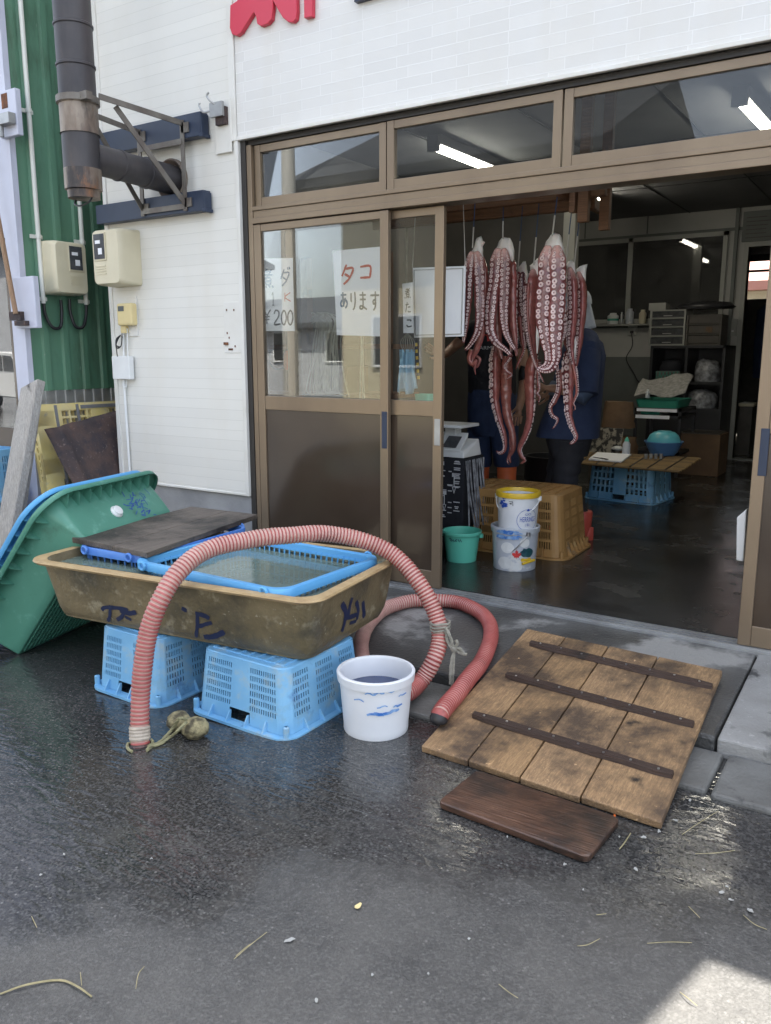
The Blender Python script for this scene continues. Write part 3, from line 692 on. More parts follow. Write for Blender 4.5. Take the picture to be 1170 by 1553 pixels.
# latch bracket and bare pole by the neighbour's window
r = thing('latch_bracket', 'white latch block on the lavender post with a rusty hinge', 'bracket', (-2.98, -.4, 1.45))
mb = MB(); px_box(mb, 24, 418, 50, 498, -.41, -.371); mb.build('block', mt['lavender'], r, bevel=.005)
mb = MB(); px_box(mb, 14, 472, 30, 486, -.44, -.41); px_box(mb, 22, 486, 38, 494, -.44, -.411); mb.build('hinge', mt['rust'], r)
r = thing('latch_bracket', 'grey latch on a rusty board high on the lavender wall', 'bracket', (-3.1, -.4, 2.6))
mb = MB(); px_box(mb, 1, 132, 22, 210, -.40, -.361); mb.build('block', mt['lavender'], r, bevel=.005)
mb = MB(); px_box(mb, 3, 140, 10, 165, -.402, -.4005); mb.build('rust_patch', mt['rust_spot'], r)
mb = MB(); px_box(mb, -6, 168, 12, 190, -.45, -.40); a = at(2, 195, Y=-.43); mb.tube([a+Vector((0, 0, .02)), a+Vector((0, 0, -.05))], .015, 10); mb.build('latch', mt['silver'], r, bevel=.003)
a = at(24, 476, Y=-.46); b_ = at(-18, 250, Y=-.46)
r = tag(MB().tube([a, b_+(b_-a)*.2], .016, 12).build('wooden_pole', mt['pole_wood'], smooth=True), 'bare brown pole leaning up from the rusty hinge at the left edge', 'pole')

# ---- neighbours across the street (seen in the panes)
def house(name, lab, x0, x1, y0, y1, h, wm, roofm, ov=.35, rh=1.3):
    r = thing(name, lab, 'house', ((x0+x1)/2, y1, gz(x0)))
    part('wall', wm, (x0, y0, -.3), (x1, y1, h), r)
    mb = MB(); ym = (y0+y1)/2
    mb.poly([(x0-ov, y0-ov, h), (x0-ov, y1+ov, h), (x0-ov, y1+ov, h+.18), (x0-ov, ym, h+rh), (x0-ov, y0-ov, h+.18)], (x1-x0+2*ov, 0, 0)); mb.build('roof', roofm, r)
    for k in range(int((x1-x0)//2.4)):
        cx = x0+1.4+k*2.4
        w = part('window', mt['car_white'], (cx-.6, y1, 1.0), (cx+.6, y1+.05, 2.1), r); part('pane', mt['dark'], (cx-.54, y1+.05, 1.06), (cx+.54, y1+.055, 2.04), w)
    return r
house('cream_house', 'tall cream sided house across the street', -8.6, -3.6, -18, -11, 4.6, mt['cream_house'], mt['roof_dark'], .9, 2.2)
house('grey_house', 'low grey house with dark roof across the street', -21.5, -12.4, -28, -20, 2.2, mt['house_wall'], mt['roof_dark'], .4, 1.4)
house('white_house', 'white house across the street behind the viewer', -2.5, 6, -20, -13, 4.2, mt['car_white'], mt['roof_dark'])
house('grey_house', 'grey house further down the street', -32, -20.5, -22, -14, 4.6, mt['house_wall'], mt['roof_dark'])
r = thing('utility_pole', 'concrete utility pole across the street', 'pole', (-8.9, -9.6, -.2)); MB().lathe([(.17, -.2), (.11, 10)], (-8.9, -9.6, 0), 14, False, True).build('pole', mt['concrete_pole'], r, smooth=True)
mb = MB(); mb.box((-9.7, -9.65, 8.6), (-8.1, -9.55, 8.7)); mb.build('crossarm', mt['concrete_pole'], r)
mb = MB()
for y, z in ((-9.6, 8.75), (-9.2, 7.2), (-9.9, 8.75)): mb.tube([(-60+k*10, y, z-.6*math.sin((k % 3)/3*math.pi)) for k in range(13)], .012, 5)
mb.build('overhead_line', mt['black'], r)
house('pink_house', 'pink roofed house out beyond the back door', -3, 4, 15, 20, 2.55, mt['cream_house'], mt['pink_house'], rh=1.8)
# white car parked across the street
car = thing('parked_car', 'white hatchback parked across the street', 'car', (-18.6, -11.2, -.2))
def cb(sec, name, m, par): mb = MB(place(-18.6, -11.2, -.2, 12)); sec(mb); return mb.build(name, m, par, smooth=True, bevel=.03)
def body(mb):
    o = [(-2.1, .3), (-2.15, .75), (-2.05, 1.0), (-1.75, 1.45), (-1.1, 1.56), (.1, 1.52), (.75, 1.12), (1.9, .92), (2.1, .7), (2.1, .3)]
    mb.poly([(x, -.85, z) for x, z in o], (0, 1.7, 0))
cb(body, 'body', mt['car_white'], car)
for s in (-1, 1):
    for q in ([(-1.7, 1.02), (-1.5, 1.38), (-.6, 1.45), (-.6, 1.02)], [(-.52, 1.02), (-.52, 1.45), (.05, 1.43), (.55, 1.1), (.55, 1.02)]):
        cb(lambda mb: mb.poly([(x, s*.855, z) for x, z in q], (0, s*.012, 0)), 'side_window', mt['clear_dark'], car)
    for x in (-1.35, 1.35):
        w = MB(place(-18.6, -11.2, -.2, 12) @ Matrix.Translation((x, s*.84, .31)) @ Matrix.Rotation(rad(90), 4, 'X')); w.lathe([(.001, -.1), (.2, -.1), (.31, -.09), (.31, .09), (.2, .1), (.001, .1)], (0, 0, 0), 24); wo = w.build('wheel', mt['black'], car, smooth=True)
        w = MB(place(-18.6, -11.2, -.2, 12) @ Matrix.Translation((x, s*.84, .31)) @ Matrix.Rotation(rad(90), 4, 'X')); w.lathe([(.001, -.115), (.19, -.112), (.19, .112), (.001, .115)], (0, 0, 0), 20); w.build('rim', mt['silver'], wo)
    cb(lambda mb: mb.box((-2.17, s*.78, .8), (-2.0, s*.55, 1.05)), 'tail_light', mt['red_sign'], car)
# ================================================================== CRATES
def crate(name, lab, M0, W, D, H, top, holes_w, holes_d, m, group=None, flange=.03, lugs=True, rc=.05, extra=None, fin=4):
    """upside-down plastic crate: flange on the floor, tapered slotted walls, closed top"""
    loc = M0.translation.copy(); r = thing(name, lab, 'crate', loc, group)
    per = []                                   # (x, y, side, u)
    base = rr(W, D, rc, 4)
    sides = [('d', (W/2, -D/2+rc), (W/2, D/2-rc)), ('w', (W/2-rc, D/2), (-W/2+rc, D/2)), ('d', (-W/2, D/2-rc), (-W/2, -D/2+rc)), ('w', (-W/2+rc, -D/2), (W/2-rc, -D/2))]
    rects = {'w': list(holes_w), 'd': list(holes_d)}
    pts = []; segs = []
    vs = {0., H}
    for si, (kind, p, q) in enumerate(sides):
        L = math.hypot(q[0]-p[0], q[1]-p[1]); R = rects[kind] + (extra.get(si, []) if extra else [])
        us = {0., L}
        for a, b, c, d in R: us |= {max(0, a+L/2), min(L, b+L/2)}; vs |= {c, d}
        us = sorted(us)
        for k, u in enumerate(us):
            pts.append((p[0]+(q[0]-p[0])*u/L, p[1]+(q[1]-p[1])*u/L))
            segs.append((kind, R, L, (us[k]+us[k+1])/2-L/2) if k < len(us)-1 else None)
        # rounded corner to the next side
        c = [(W/2-rc, D/2-rc, 0), (-W/2+rc, D/2-rc, 90), (-W/2+rc, -D/2+rc, 180), (W/2-rc, -D/2+rc, 270)][si]
        for k in range(1, 5):
            a = rad(c[2]+90*k/5); pts.append((c[0]+rc*math.cos(a), c[1]+rc*math.sin(a))); segs.append(None)
    vs = sorted(vs)
    mb = MB(M0); n = len(pts)
    def mp(p, v): k = 1+(top-1)*v/H; return (p[0]*k, p[1]*k, v)
    I = [[mb.V(mp(p, v)) for p in pts] for v in vs]
    for j in range(len(vs)-1):
        vm = (vs[j]+vs[j+1])/2
        for i in range(n):
            s = segs[i]
            if s and any(a < s[3] < b and c < vm < d for a, b, c, d in s[1]): continue
            mb.F((I[j][i], I[j][(i+1) % n], I[j+1][(i+1) % n], I[j+1][i]))
    mb.build('wall', m, r, solid=.004)
    # top plate with a grid of slots
    mb = MB(M0); w, d = W*top, D*top; nx, ny = 26, 14
    mb.loft([[(x, y, H-.0005) for x, y in rr(w, d, rc, 4)], [(x, y, H+.004) for x, y in rr(w*.985, d*.98, rc, 4)]], True, False, True)
    for k in range(9): mb.box((-w*.42+k*w*.105-.004, -d*.42, H+.004), (-w*.42+k*w*.105+.004, d*.42, H+.010))
    for k in range(7): mb.box((-w*.43, -d*.42+k*d*.14-.003, H+.004), (w*.43, -d*.42+k*d*.14+.003, H+.0085))
    mb.build('crate_base', m, r)
    mb = MB(M0)
    mb.loft([[(x, y, z) for x, y in rr(W+2*f, D+2*f, rc+f, 5)] for f, z in ((.003, .001), (flange, .001), (flange, .012), (.004, .014), (.003, .001))])
    for si, (kind, p, q) in enumerate(sides):
        for k in range(fin):
            t = (k+.5)/fin; x = p[0]+(q[0]-p[0])*t; y = p[1]+(q[1]-p[1])*t; L = math.hypot(q[0]-p[0], q[1]-p[1])
            nx_, ny_ = (q[1]-p[1])/L, -(q[0]-p[0])/L; tx, ty = (q[0]-p[0])/L*.003, (q[1]-p[1])/L*.003
            h = H*.20; f = flange*.95
            kk = 1+(top-1)*h/H
            A, B = (x+nx_*f, y+ny_*f), (x, y)
            mb.hexa([(B[0]-tx, B[1]-ty, .012), (A[0]-tx, A[1]-ty, .012), (A[0]+tx, A[1]+ty, .012), (B[0]+tx, B[1]+ty, .012),
                     (B[0]*kk-tx, B[1]*kk-ty, h), (B[0]*kk+nx_*.008-tx, B[1]*kk+ny_*.008-ty, h), (B[0]*kk+nx_*.008+tx, B[1]*kk+ny_*.008+ty, h), (B[0]*kk+tx, B[1]*kk+ty, h)])
    if lugs:
        for sx in (-1, 1):
            for sy in (-1, 1):
                x, y = sx*(W/2-rc*.3), sy*(D/2-rc*.3); mb.lathe([(.012, .001), (.012, .05), (.006, .055)], (x+sx*.012, y+sy*.012, 0), 8)
    mb.build('rim', m, r)
    return r
def slots(L, groups, k, H, rows, v0, v1, margin=.05, gap=.05, vg=.012, fill=.5):
    out = []; gw = (L-2*margin-gap*(groups-1))/groups; rh = (v1-v0-vg*(rows-1))/rows
    for g in range(groups):
        a0 = -L/2+margin+g*(gw+gap)
        for i in range(k):
            p = gw/k; a = a0+i*p+p*(1-fill)/2
            for j in range(rows): out.append((a, a+p*fill, v0+j*(rh+vg), v0+j*(rh+vg)+rh))
    return out
CW, CD, CH = .48, .50, .262
hole = {3: [(-.055, .055, .018, .062)], 1: [(-.055, .055, .018, .062)]}
p1 = atg(365, 1098); g1 = gz(.1)
crate('plastic_crate', 'faded sky blue slotted crate upside down under the right end of the brown tank', place(.065, -1.30, g1, -1), CW, CD, CH-.004, .90,
      slots(CW, 2, 13, CH, 6, .07, .238, .035, .10, .010, .5), slots(CD, 3, 8, CH, 6, .07, .238, .03, .045, .010, .5), mt['blue_crate'], 'blue crates holding up the brown tank', extra=hole)
crate('plastic_crate', 'faded sky blue slotted crate upside down under the left end of the brown tank', place(-.545, -1.335, gz(-.5), -1), .40, CD, CH+.012, .90,
      slots(.40, 2, 11, CH, 6, .07, .244, .03, .08, .010, .5), slots(CD, 3, 8, CH, 6, .07, .244, .03, .045, .010, .5), mt['blue_crate'], 'blue crates holding up the brown tank', extra=hole)

# ================================================================== BROWN FIBREGLASS TANK
TY = 7.0
fr = Vector((.40, -1.50, .388)); ax = Vector((math.cos(rad(TY)), math.sin(rad(TY)), 0)); ay = Vector((-ax.y, ax.x, 0))
TW, TD, TH = 1.46, .82, .272
cen = fr - ax*TW/2 + ay*TD/2
TM = place(cen.x, cen.y, .388-TH, TY)
tank = thing('fish_tank', 'brown fibreglass tank of water on two blue crates, navy brush marks on it', 'tank', TM.translation.copy())
def tk(z):  # outer wall size at height z
    f = z/TH; return TW-.06-.085*(1-f), TD-.05-.095*(1-f)
mb = MB(TM); rings = []
def wob(pts, a): return [(x*(1+a*noise.noise(Vector((x*3, y*3, z*5)))), y*(1+a*noise.noise(Vector((x*3+9, y*3, z*5)))), z) for x, y, z in pts]
w, d = tk(0); rings.append([(x, y, .0) for x, y in rr(w-.10, d-.10, .05, 8)]); rings.append([(x, y, .004) for x, y in rr(w-.045, d-.045, .06, 8)]); rings.append([(x, y, .02) for x, y in rr(w-.012, d-.012, .07, 8)])
for k in range(1, 10):
    z = .03+(TH-.045)*k/9; w, d = tk(z); rings.append(wob([(x, y, z) for x, y in rr(w, d, .08, 8)], .006))
mb.loft(rings, True, True); mb.build('tank_body', mt['frp'], tank, smooth=True)
mb = MB(TM); rings = []
w, d = tk(TH)
for dw, z in ((-.004, TH-.018), (.045, TH-.016), (.062, TH-.006), (.056, TH+.002), (.0, TH+.004), (-.022, TH+.001)): rings.append(wob([(x, y, z+.004*noise.noise(Vector((x*4, y*4, 0)))) for x, y in rr(w+dw, d+dw, .085, 8)], .008))
mb.loft(rings); mb.build('rim', mt['frp_lip'], tank, smooth=True)
mb = MB(TM); rings = []
for k in range(6):
    z = .012+(TH-.012)*(5-k)/5; w, d = tk(z); rings.append([(x, y, z+(.001 if k == 0 else 0)) for x, y in rr(w-.022, d-.022, .075, 8)])
mb.loft(rings, True, False, True); mb.build('inner_wall', mt['frp'], tank, smooth=True)
WZ = TH-.036
w, d = tk(WZ); mb = MB(TM); mb.loft([[(x, y, WZ) for x, y in rr(w-.026, d-.026, .075, 8)]], True, True); mb.build('water', mt['water'], tank)
mb = MB(TM)
def onfront(u, v): w, d = tk(v); return Vector((u, -d/2-.0005, v))
def onright(u, v): w, d = tk(v); return Vector((w/2+.0005, u, v))
def fpx(x, y):
    """tank-frame (u, v) of a photo pixel lying on the front wall"""
    Yp = -1.45
    for _ in range(8):
        p = TM.inverted() @ at(x, y, Y=Yp); w, d = tk(max(0, min(TH, p.z))); e = p.y+d/2; Yp -= e*1.0
    return p.x, p.z
def rpx(x, y):
    Xp = .3
    for _ in range(8):
        p = TM.inverted() @ at(x, y, X=Xp); w, d = tk(max(0, min(TH, p.z))); Xp -= (p.x-w/2)
    return p.y, p.z
nf = TM.to_3x3() @ Vector((0, -1, -.22)); nr = TM.to_3x3() @ Vector((1, 0, -.24))
def stroke(fn, pf, pts, wd, nrm):
    wd *= 1.2; q = smooth_path([fn(*pf(*p)) for p in pts], 5); s = TM.to_3x3().inverted() @ nrm; mb.ribbon(q, wd, s, .002)
def marks(lst, fn, pf, nrm):
    global mb
    for q_ in lst:
        if q_ is None: mb.build('brush_mark', mt['ink'], tank); mb = MB(TM); continue
        stroke(fn, pf, q_[0], q_[1], nrm)
    mb.build('brush_mark', mt['ink'], tank); mb = MB(TM)
marks((([(155, 925), (160, 921), (180, 922), (195, 925)], .016), ([(168, 918), (167, 935), (164, 942)], .014), ([(178, 940), (186, 934), (190, 922)], .016), ([(182, 926), (196, 930), (207, 928)], .018), ([(190, 935), (200, 940)], .012),
                None, ([(276, 922), (284, 926)], .018), ([(297, 930), (312, 934), (318, 938)], .018), ([(300, 932), (300, 948), (298, 966)], .014), ([(302, 950), (314, 946), (322, 944)], .014), ([(310, 966), (325, 965), (341, 958)], .020)), onfront, fpx, nf)
marks((([(518, 915), (524, 928), (522, 945), (518, 958)], .022), ([(534, 906), (530, 920), (528, 934)], .02), ([(522, 938), (536, 934), (544, 930)], .018), ([(540, 912), (543, 925), (541, 940)], .02), ([(550, 912), (552, 936)], .022), ([(530, 945), (540, 942)], .014)), onright, rpx, nr)

# ---- basket standing in the tank, tray, and the board over them
def basket(name, lab, M0, W, D, H, m, rimw, cell, group=None):
    r = thing(name, lab, 'basket', M0.translation.copy(), group)
    mb = MB(M0)
    mb.loft([[(x, y, z) for x, y in rr(W+a, D+a, .07, 6)] for a, z in ((-.004, H-.03), (.0, H-.002), (.006, H), (rimw*2, H), (rimw*2+.004, H-.004), (rimw*2+.004, H-.034), (rimw*2-.002, H-.034), (rimw*2-.003, H-.006), (.006, H-.006))])
    base = rr(W+rimw*2, D+rimw*2, .08, 6)
    rim_mb = mb
    mb = MB(M0); P = rr(W, D, .07, 6); Q = []
    for a, b in zip(P, P[1:]+P[:1]):
        L = math.hypot(b[0]-a[0], b[1]-a[1]); n = max(1, round(L/cell))
        for k in range(n): Q.append((a[0]+(b[0]-a[0])*k/n, a[1]+(b[1]-a[1])*k/n))
    nh = max(2, round((H-.03)/.045)); n = len(Q)
    for i in range(n):
        x, y = Q[i]; k = .93
        mb.bar((x*k, y*k, 0), (x, y, H-.02), .006, .006)
    for j in range(nh+1):
        z = (H-.03)*j/nh; k = .93+.07*z/H
        for i in range(n):
            a, b = Q[i], Q[(i+1) % n]; mb.bar((a[0]*k, a[1]*k, z), (b[0]*k, b[1]*k, z), .006, .008)
    nx = int(W/.035); ny = int(D/.035)
    for i in range(nx): x = -W*.45+W*.9*i/(nx-1); mb.box((x-.003, -D*.45, 0), (x+.003, D*.45, .006))
    for i in range(ny): y = -D*.45+D*.9*i/(ny-1); mb.box((-W*.45, y-.003, .001), (W*.45, y+.003, .007))
    mb.build('mesh_wall', m, r)
    mb = rim_mb
    for sx in (-1, 1):
        for sy in (-1, 1):
            c = Vector((sx*(W/2-.06), sy*(D/2+rimw+.012), H-.012)); mb.tube([c+Vector((.016*math.cos(k*math.tau/14), .0, .016*math.sin(k*math.tau/14))) for k in range(15)], .006, 6)
    for k in range(7):
        for sy in (-1, 1): x = -W*.4+k*W*.8/6; mb.box((x-.004, sy*(D/2+.003), H-.035), (x+.004, sy*(D/2+rimw), H-.008))
    mb.build('rim', m, r, smooth=True)
    return r
BZ = .405
bk = [at(210, 850, Z=BZ), at(440, 897, Z=BZ), at(553, 843, Z=BZ), at(368, 808, Z=BZ)]
bc = sum(bk, Vector())/4
basket('mesh_basket', 'large sky blue mesh basket sunk in the tank water', place(bc.x, bc.y, .405-.25, -1), .80, .60, .25, mt['blue_pl'], .026, .032)
tc = at(150, 838, Z=.40)
basket('mesh_basket', 'deep blue basket at the left end of the tank under the wooden board', place(tc.x+.02, tc.y+.38, .41-.20, 3), .40, .70, .20, mt['blue_deep'], .012, .04)
bd = [at(109, 815, Z=.435), at(223, 838, Z=.435), at(391, 780, Z=.435), at(290, 768, Z=.435)]
mb = MB(); gapk = .50
def bil(P, u, v): return P[0]*(1-u)*(1-v)+P[1]*u*(1-v)+P[2]*u*v+P[3]*(1-u)*v
for u0, u1 in ((0, .56), (.565, 1)):
    q = [bil(bd, u0, 0), bil(bd, u1, 0), bil(bd, u1, 1), bil(bd, u0, 1)]
    mb.hexa([p-Vector((0, 0, .025)) for p in q]+q)
tag(mb.build('wooden_board', mt['dark_board'], bevel=.003), 'damp grey wooden board lying across the blue baskets in the tank', 'board')

# ================================================================== HOSE
hp = [at(213, 1136, Y=-1.86), at(212, 1090, Y=-1.84), at(216, 1020, Y=-1.81), at(226, 960, Y=-1.78), at(243, 912, Y=-1.74), at(272, 868, Y=-1.65),
      at(320, 833, Y=-1.50), at(390, 817, Y=-1.32), at(470, 810, Y=-1.12), at(535, 815, Y=-.97), at(592, 838, Y=-.88), at(635, 880, Y=-.86), at(660, 930, Y=-.86), at(668, 965, Y=-.88),
      at(660, 1000, Y=-.93), at(637, 1035, Y=-.99)]
za = lambda p: Vector((p.x, p.y, apz(p.y)+.036))
loop = [(606, 1054), (570, 1040), (549, 1000), (551, 965), (574, 930), (615, 913), (660, 911), (700, 915), (735, 935), (745, 962), (733, 1000), (708, 1033), (685, 1062), (668, 1083)]
for x, y in loop:
    p = at(x, y, Z=.0)
    for _ in range(5): p = at(x, y, Z=apz(p.y)+.036)
    hp.append(p)
hp.append(hp[-1]+Vector((-.002, -.012, -.02)))
path = resample(smooth_path(hp, 14), .0038)
path = [p+Vector((.006*noise.noise(p*5), .006*noise.noise(p*5+Vector((9, 0, 0))), .005*noise.noise(p*6+Vector((0, 5, 0))))) for p in path]
HR = .0335
hose = thing('suction_hose', 'thick red and white ribbed hose arching over the tank and looping on the doorstep', 'hose', path[0])
mb = MB(); rings = []; Nn = None; n = 18
for i, p in enumerate(path):
    t = (path[min(i+2, len(path)-1)]-path[max(i-2, 0)]).normalized()
    if Nn is None: Nn = t.cross(Vector((0, 1, 0))).normalized()
    Nn = (Nn-t*Nn.dot(t)).normalized(); B = t.cross(Nn)
    r = HR+(.0022 if i % 4 in (1, 2) else -.0010)
    rings.append([mb.V(p+(Nn*math.cos(k*math.tau/n)+B*math.sin(k*math.tau/n))*r*(1+.05*noise.noise(Vector((i*.03, math.cos(k*math.tau/n)*.8, math.sin(k*math.tau/n)*.8))))) for k in range(n)])
for i in range(len(rings)-1):
    mb.mi = 0 if i % 4 in (0, 1, 2) and not (i % 4 == 0 and False) else 1
    mb.mi = 0 if i % 4 in (1, 2) else 1
    if i % 4 == 0: mb.mi = 1
    if i > len(rings)-6: mb.mi = 2  # last rings and cap blackened to paint the dark of the hose mouth
    for k in range(n): mb.F((rings[i][k], rings[i][(k+1) % n], rings[i+1][(k+1) % n], rings[i+1][k]))
mb.mi = 2; mb.F(rings[-1]); mb.build('hose_pipe', [mt['hose_r'], mt['hose_w'], mt['black']], hose, smooth=True, angle=70)
e = path[0]
i0 = 14; mb = MB(); c0 = path[12]
mb.tube(path[9:24], [HR+.003]+[HR+.0045+.0012*math.sin(i*1.9) for i in range(13)]+[HR+.003], 18, False); mb.build('tape_collar', M('dirty tape', (.50, .44, .36), .6, (.36, .30, .24), 30, bump=.4, bs=60), hose, smooth=True)
# water running out
mb = MB(); g = gz(e.x); rings = []
for z, r in ((e.z+.02, .024), (e.z, .023), (g+.03, .020), (g+.012, .024), (g+.005, .038), (g+.003, .052)):
    rings.append([(e.x+r*(1+.18*noise.noise(Vector((k*.9, z*60, 1))))*math.cos(k*math.tau/20), e.y+r*(1+.18*noise.noise(Vector((k*.9, z*60, 5))))*math.sin(k*math.tau/20), z) for k in range(20)])
mb.loft(rings, True); tag(mb.build('water_stream', mt['stream'], smooth=True), 'clear water running out of the hose end onto the asphalt', 'water')
# rope tied round the hose on the right
def twist(mb, pts, r, n=3):
    P = resample(smooth_path(pts, 8), .012)
    for s in range(n):
        Q = []
        for i, p in enumerate(P):
            t = (P[min(i+1, len(P)-1)]-P[max(i-1, 0)]).normalized(); a = t.cross(Vector((.3, .9, .1))).normalized(); b = t.cross(a)
            an = i*.7+s*math.tau/n; Q.append(p+(a*math.cos(an)+b*math.sin(an))*r*.6)
        mb.tube(Q, r*.62, 6)
rope = thing('rope_tie', 'frayed grey rope knotted round the hose loop', 'rope', at(690, 985, Y=-.9))
mb = MB(); c = at(668, 948, Y=-.87)
for k in range(3):
    cc = c+Vector((0, 0, .012-.014*k)); mb.tube([cc+Vector((math.cos(a*math.tau/16)*(HR+.006), math.sin(a*math.tau/16)*(HR+.006), .004*math.sin(a))) for a in range(17)], .005, 6)
P0 = c+Vector((HR+.004, -.02, 0)); kn = at(689, 985, Y=-.90)
twist(mb, [P0, at(683, 965, Y=-.9), kn], .006); twist(mb, [P0+Vector((0, 0, -.012)), at(680, 975, Y=-.9), kn], .006)
twist(mb, [kn, at(688, 1010, Y=-.91), at(686, 1042, Y=-.92), at(684, 1062, Y=-.93)], .0055); twist(mb, [kn, at(684, 1010, Y=-.92), at(683, 1040, Y=-.93)], .0055)
twist(mb, [kn, at(698, 990, Y=-.9), at(709, 993, Y=-.9)], .006); twist(mb, [kn, at(699, 984, Y=-.9), at(706, 997, Y=-.9)], .006); twist(mb, [kn, at(694, 975, Y=-.9), at(690, 968, Y=-.9)], .006)
mb.lathe([(.001, -.014), (.012, -.008), (.015, 0), (.012, .009), (.001, .014)], kn, 10)
mb.build('cord', mt['rope'], rope, smooth=True)

# ---- two mossy floats tied by a rope
fl = thing('net_float', 'pair of mossy round floats tied with old rope beside the blue crate', 'float', atg(285, 1110))
for x, y, r, sq in ((272, 1097, .046, .85), (297, 1108, .052, .78)):
    c = atg(x, y+10); c.z += r*sq*.9
    mb = MB(); rings = []
    for a in range(1, 12):
        th = math.pi*a/12; rings.append([(c.x+r*math.sin(th)*math.cos(k*math.tau/20)*(1+.12*noise.noise(Vector((k*.6, a*.7, x)))), c.y+r*math.sin(th)*math.sin(k*math.tau/20)*(1+.12*noise.noise(Vector((k*.6, a*.7, x+3)))), c.z-r*sq*math.cos(th)*(1+.1*noise.noise(Vector((k*.5, a*.8, x+7))))) for k in range(20)])
    mb.loft(rings, True, True, True); mb.build('float_ball', mt['stone'], fl, smooth=True)
mb = MB()
def gp(x, y, dz=.006): return atg(x, y, dz)
twist(mb, [gp(283, 1092, .07), gp(272, 1090, .085), gp(262, 1105, .03), gp(245, 1124), gp(228, 1133), gp(222, 1140)], .006); twist(mb, [gp(283, 1095, .075), gp(270, 1108, .06), gp(258, 1118, .02), gp(240, 1130), gp(226, 1131)], .005)
twist(mb, [gp(200, 1140), gp(193, 1134), gp(196, 1126, .01), gp(204, 1130)], .005); twist(mb, [gp(225, 1133), gp(232, 1126), gp(228, 1120, .01)], .005)
mb.build('rope', mt['rope_g'], fl, smooth=True)

# ================================================================== WHITE BUCKET
def bucket(name, lab, cat, base, r0, r1, h, m, water=None, wz=.6, handle=None, band=True, inner=None):
    r = thing(name, lab, cat, base); b = Vector(base); t = .004
    pr = [(.001, .004), (r0-.008, .003), (r0, .0), (r0+.002, .006)]
    for k in range(1, 9): pr.append((r0+(r1-r0)*k/9*.98, h*k/9*.98))
    if band: pr = [q for q in pr if q[1] < h-.04]+[(r1-.003, h-.036), (r1+.005, h-.034)]
    else: pr += [(r1, h-.02), (r1+.006, h-.018)]
    pr += [(r1+.008, h-.004), (r1+.005, h), (r1-.004, h), (r1-.006, h-.006)]
    for k in range(6): pr.append((r1-.006+(r0-r1)*k/5*.98, (h-.02)*(1-k/5)+.006))
    pr.append((.001, .006))
    pr2 = []
    MB().lathe(pr, b, 48).build('pail', m, r, smooth=True)
    if water: rw = r0+(r1-r0)*wz-.005; MB().lathe([(.001, h*wz), (rw, h*wz)], b, 48).build('water', water, r)
    if handle is not None:
        ang, drop, hm = handle; A = Vector((math.cos(ang), math.sin(ang), 0)); Bv = Vector((math.sin(ang), -math.cos(ang), 0))
        pts = [b+A*(r1+.006)*math.cos(math.pi*k/20)+Bv*(r1+.012)*math.sin(math.pi*k/20)*(.75)+Vector((0, 0, h-.03-drop*math.sin(math.pi*k/20))) for k in range(21)]
        pts = [p for p in pts]
        mb = MB(); mb.tube(pts, .0035, 8)
        for s in (-1, 1): c = b+A*s*(r1+.004)+Vector((0, 0, h-.03)); mb.lathe([(.001, -.014), (.014, -.012), (.014, .012), (.001, .014)], c, 10)
        mb.build('handle', hm, r, smooth=True)
    return r
bb = atg(570, 1112); bb = Vector((.520, -1.285, gz(.55)))
wb = bucket('white_bucket', 'white plastic bucket with inky water on the wet asphalt by the tank', 'bucket', bb, .122, .141, .235, mt['bucket'], mt['bucket_water'], .66)
mb = MB()
for (x, y, ww) in ((562, 1053, .006), (575, 1051, .007), (590, 1049, .006), (600, 1046, .006), (565, 1084, .010), (575, 1083, .012), (588, 1081, .011), (598, 1078, .010), (603, 1070, .007), (580, 1072, .005), (545, 1062, .005), (610, 1054, .005)):
    p = at(x, y, Y=-1.44); d = (p-CP).normalized()
    # nearest hit on the pail wall
    q = CP.copy()
    for s in range(4000):
        q = CP+d*(2.0+s*.0005); k = max(0, min(1, (q.z-bb.z)/.235))
        if math.hypot(q.x-bb.x, q.y-bb.y) < .122+.019*k+.002 and q.z < bb.z+.235: break
    else: continue
    nrm = Vector((q.x-bb.x, q.y-bb.y, 0)).normalized(); s_ = nrm.cross(Vector((0, 0, 1)))
    mb.ribbon([q+s_*o+Vector((0, 0, random.uniform(-.004, .004))) for o in (-.02, -.01, 0, .01, .02)], ww, nrm, .0025)
mb.build('blue_smear', mt['smear'], wb)

# ================================================================== PLANK RAMP AND SMALL BOARD
RP = [atg(640, 1130, .028), atg(1005, 1248, .028), at(1097, 1018, Z=.006), at(800, 953, Z=.006)]
ramp_ = thing('plank_ramp', 'panel of four brown planks with three dark battens, leaning from asphalt to doorstep', 'ramp', (RP[0]+RP[2])/2)
up = (RP[1]-RP[0]).cross(RP[3]-RP[0]).normalized()
us = [0, .222, .452, .70, 1.0]
for k in range(4):
    u0, u1 = us[k]+(.003 if k else 0), us[k+1]-.003
    e0, e1 = random.uniform(-.004, .0), random.uniform(.998, 1.006)
    q = [bil(RP, u0, e0), bil(RP, u1, e0), bil(RP, u1, e1), bil(RP, u0, e1)]; dz = up*random.uniform(-.002, .002)
    mb = MB(); mb.hexa([p+dz-up*.026 for p in q]+[p+dz for p in q]); mb.build('plank', mt['plank'], ramp_, bevel=.004)
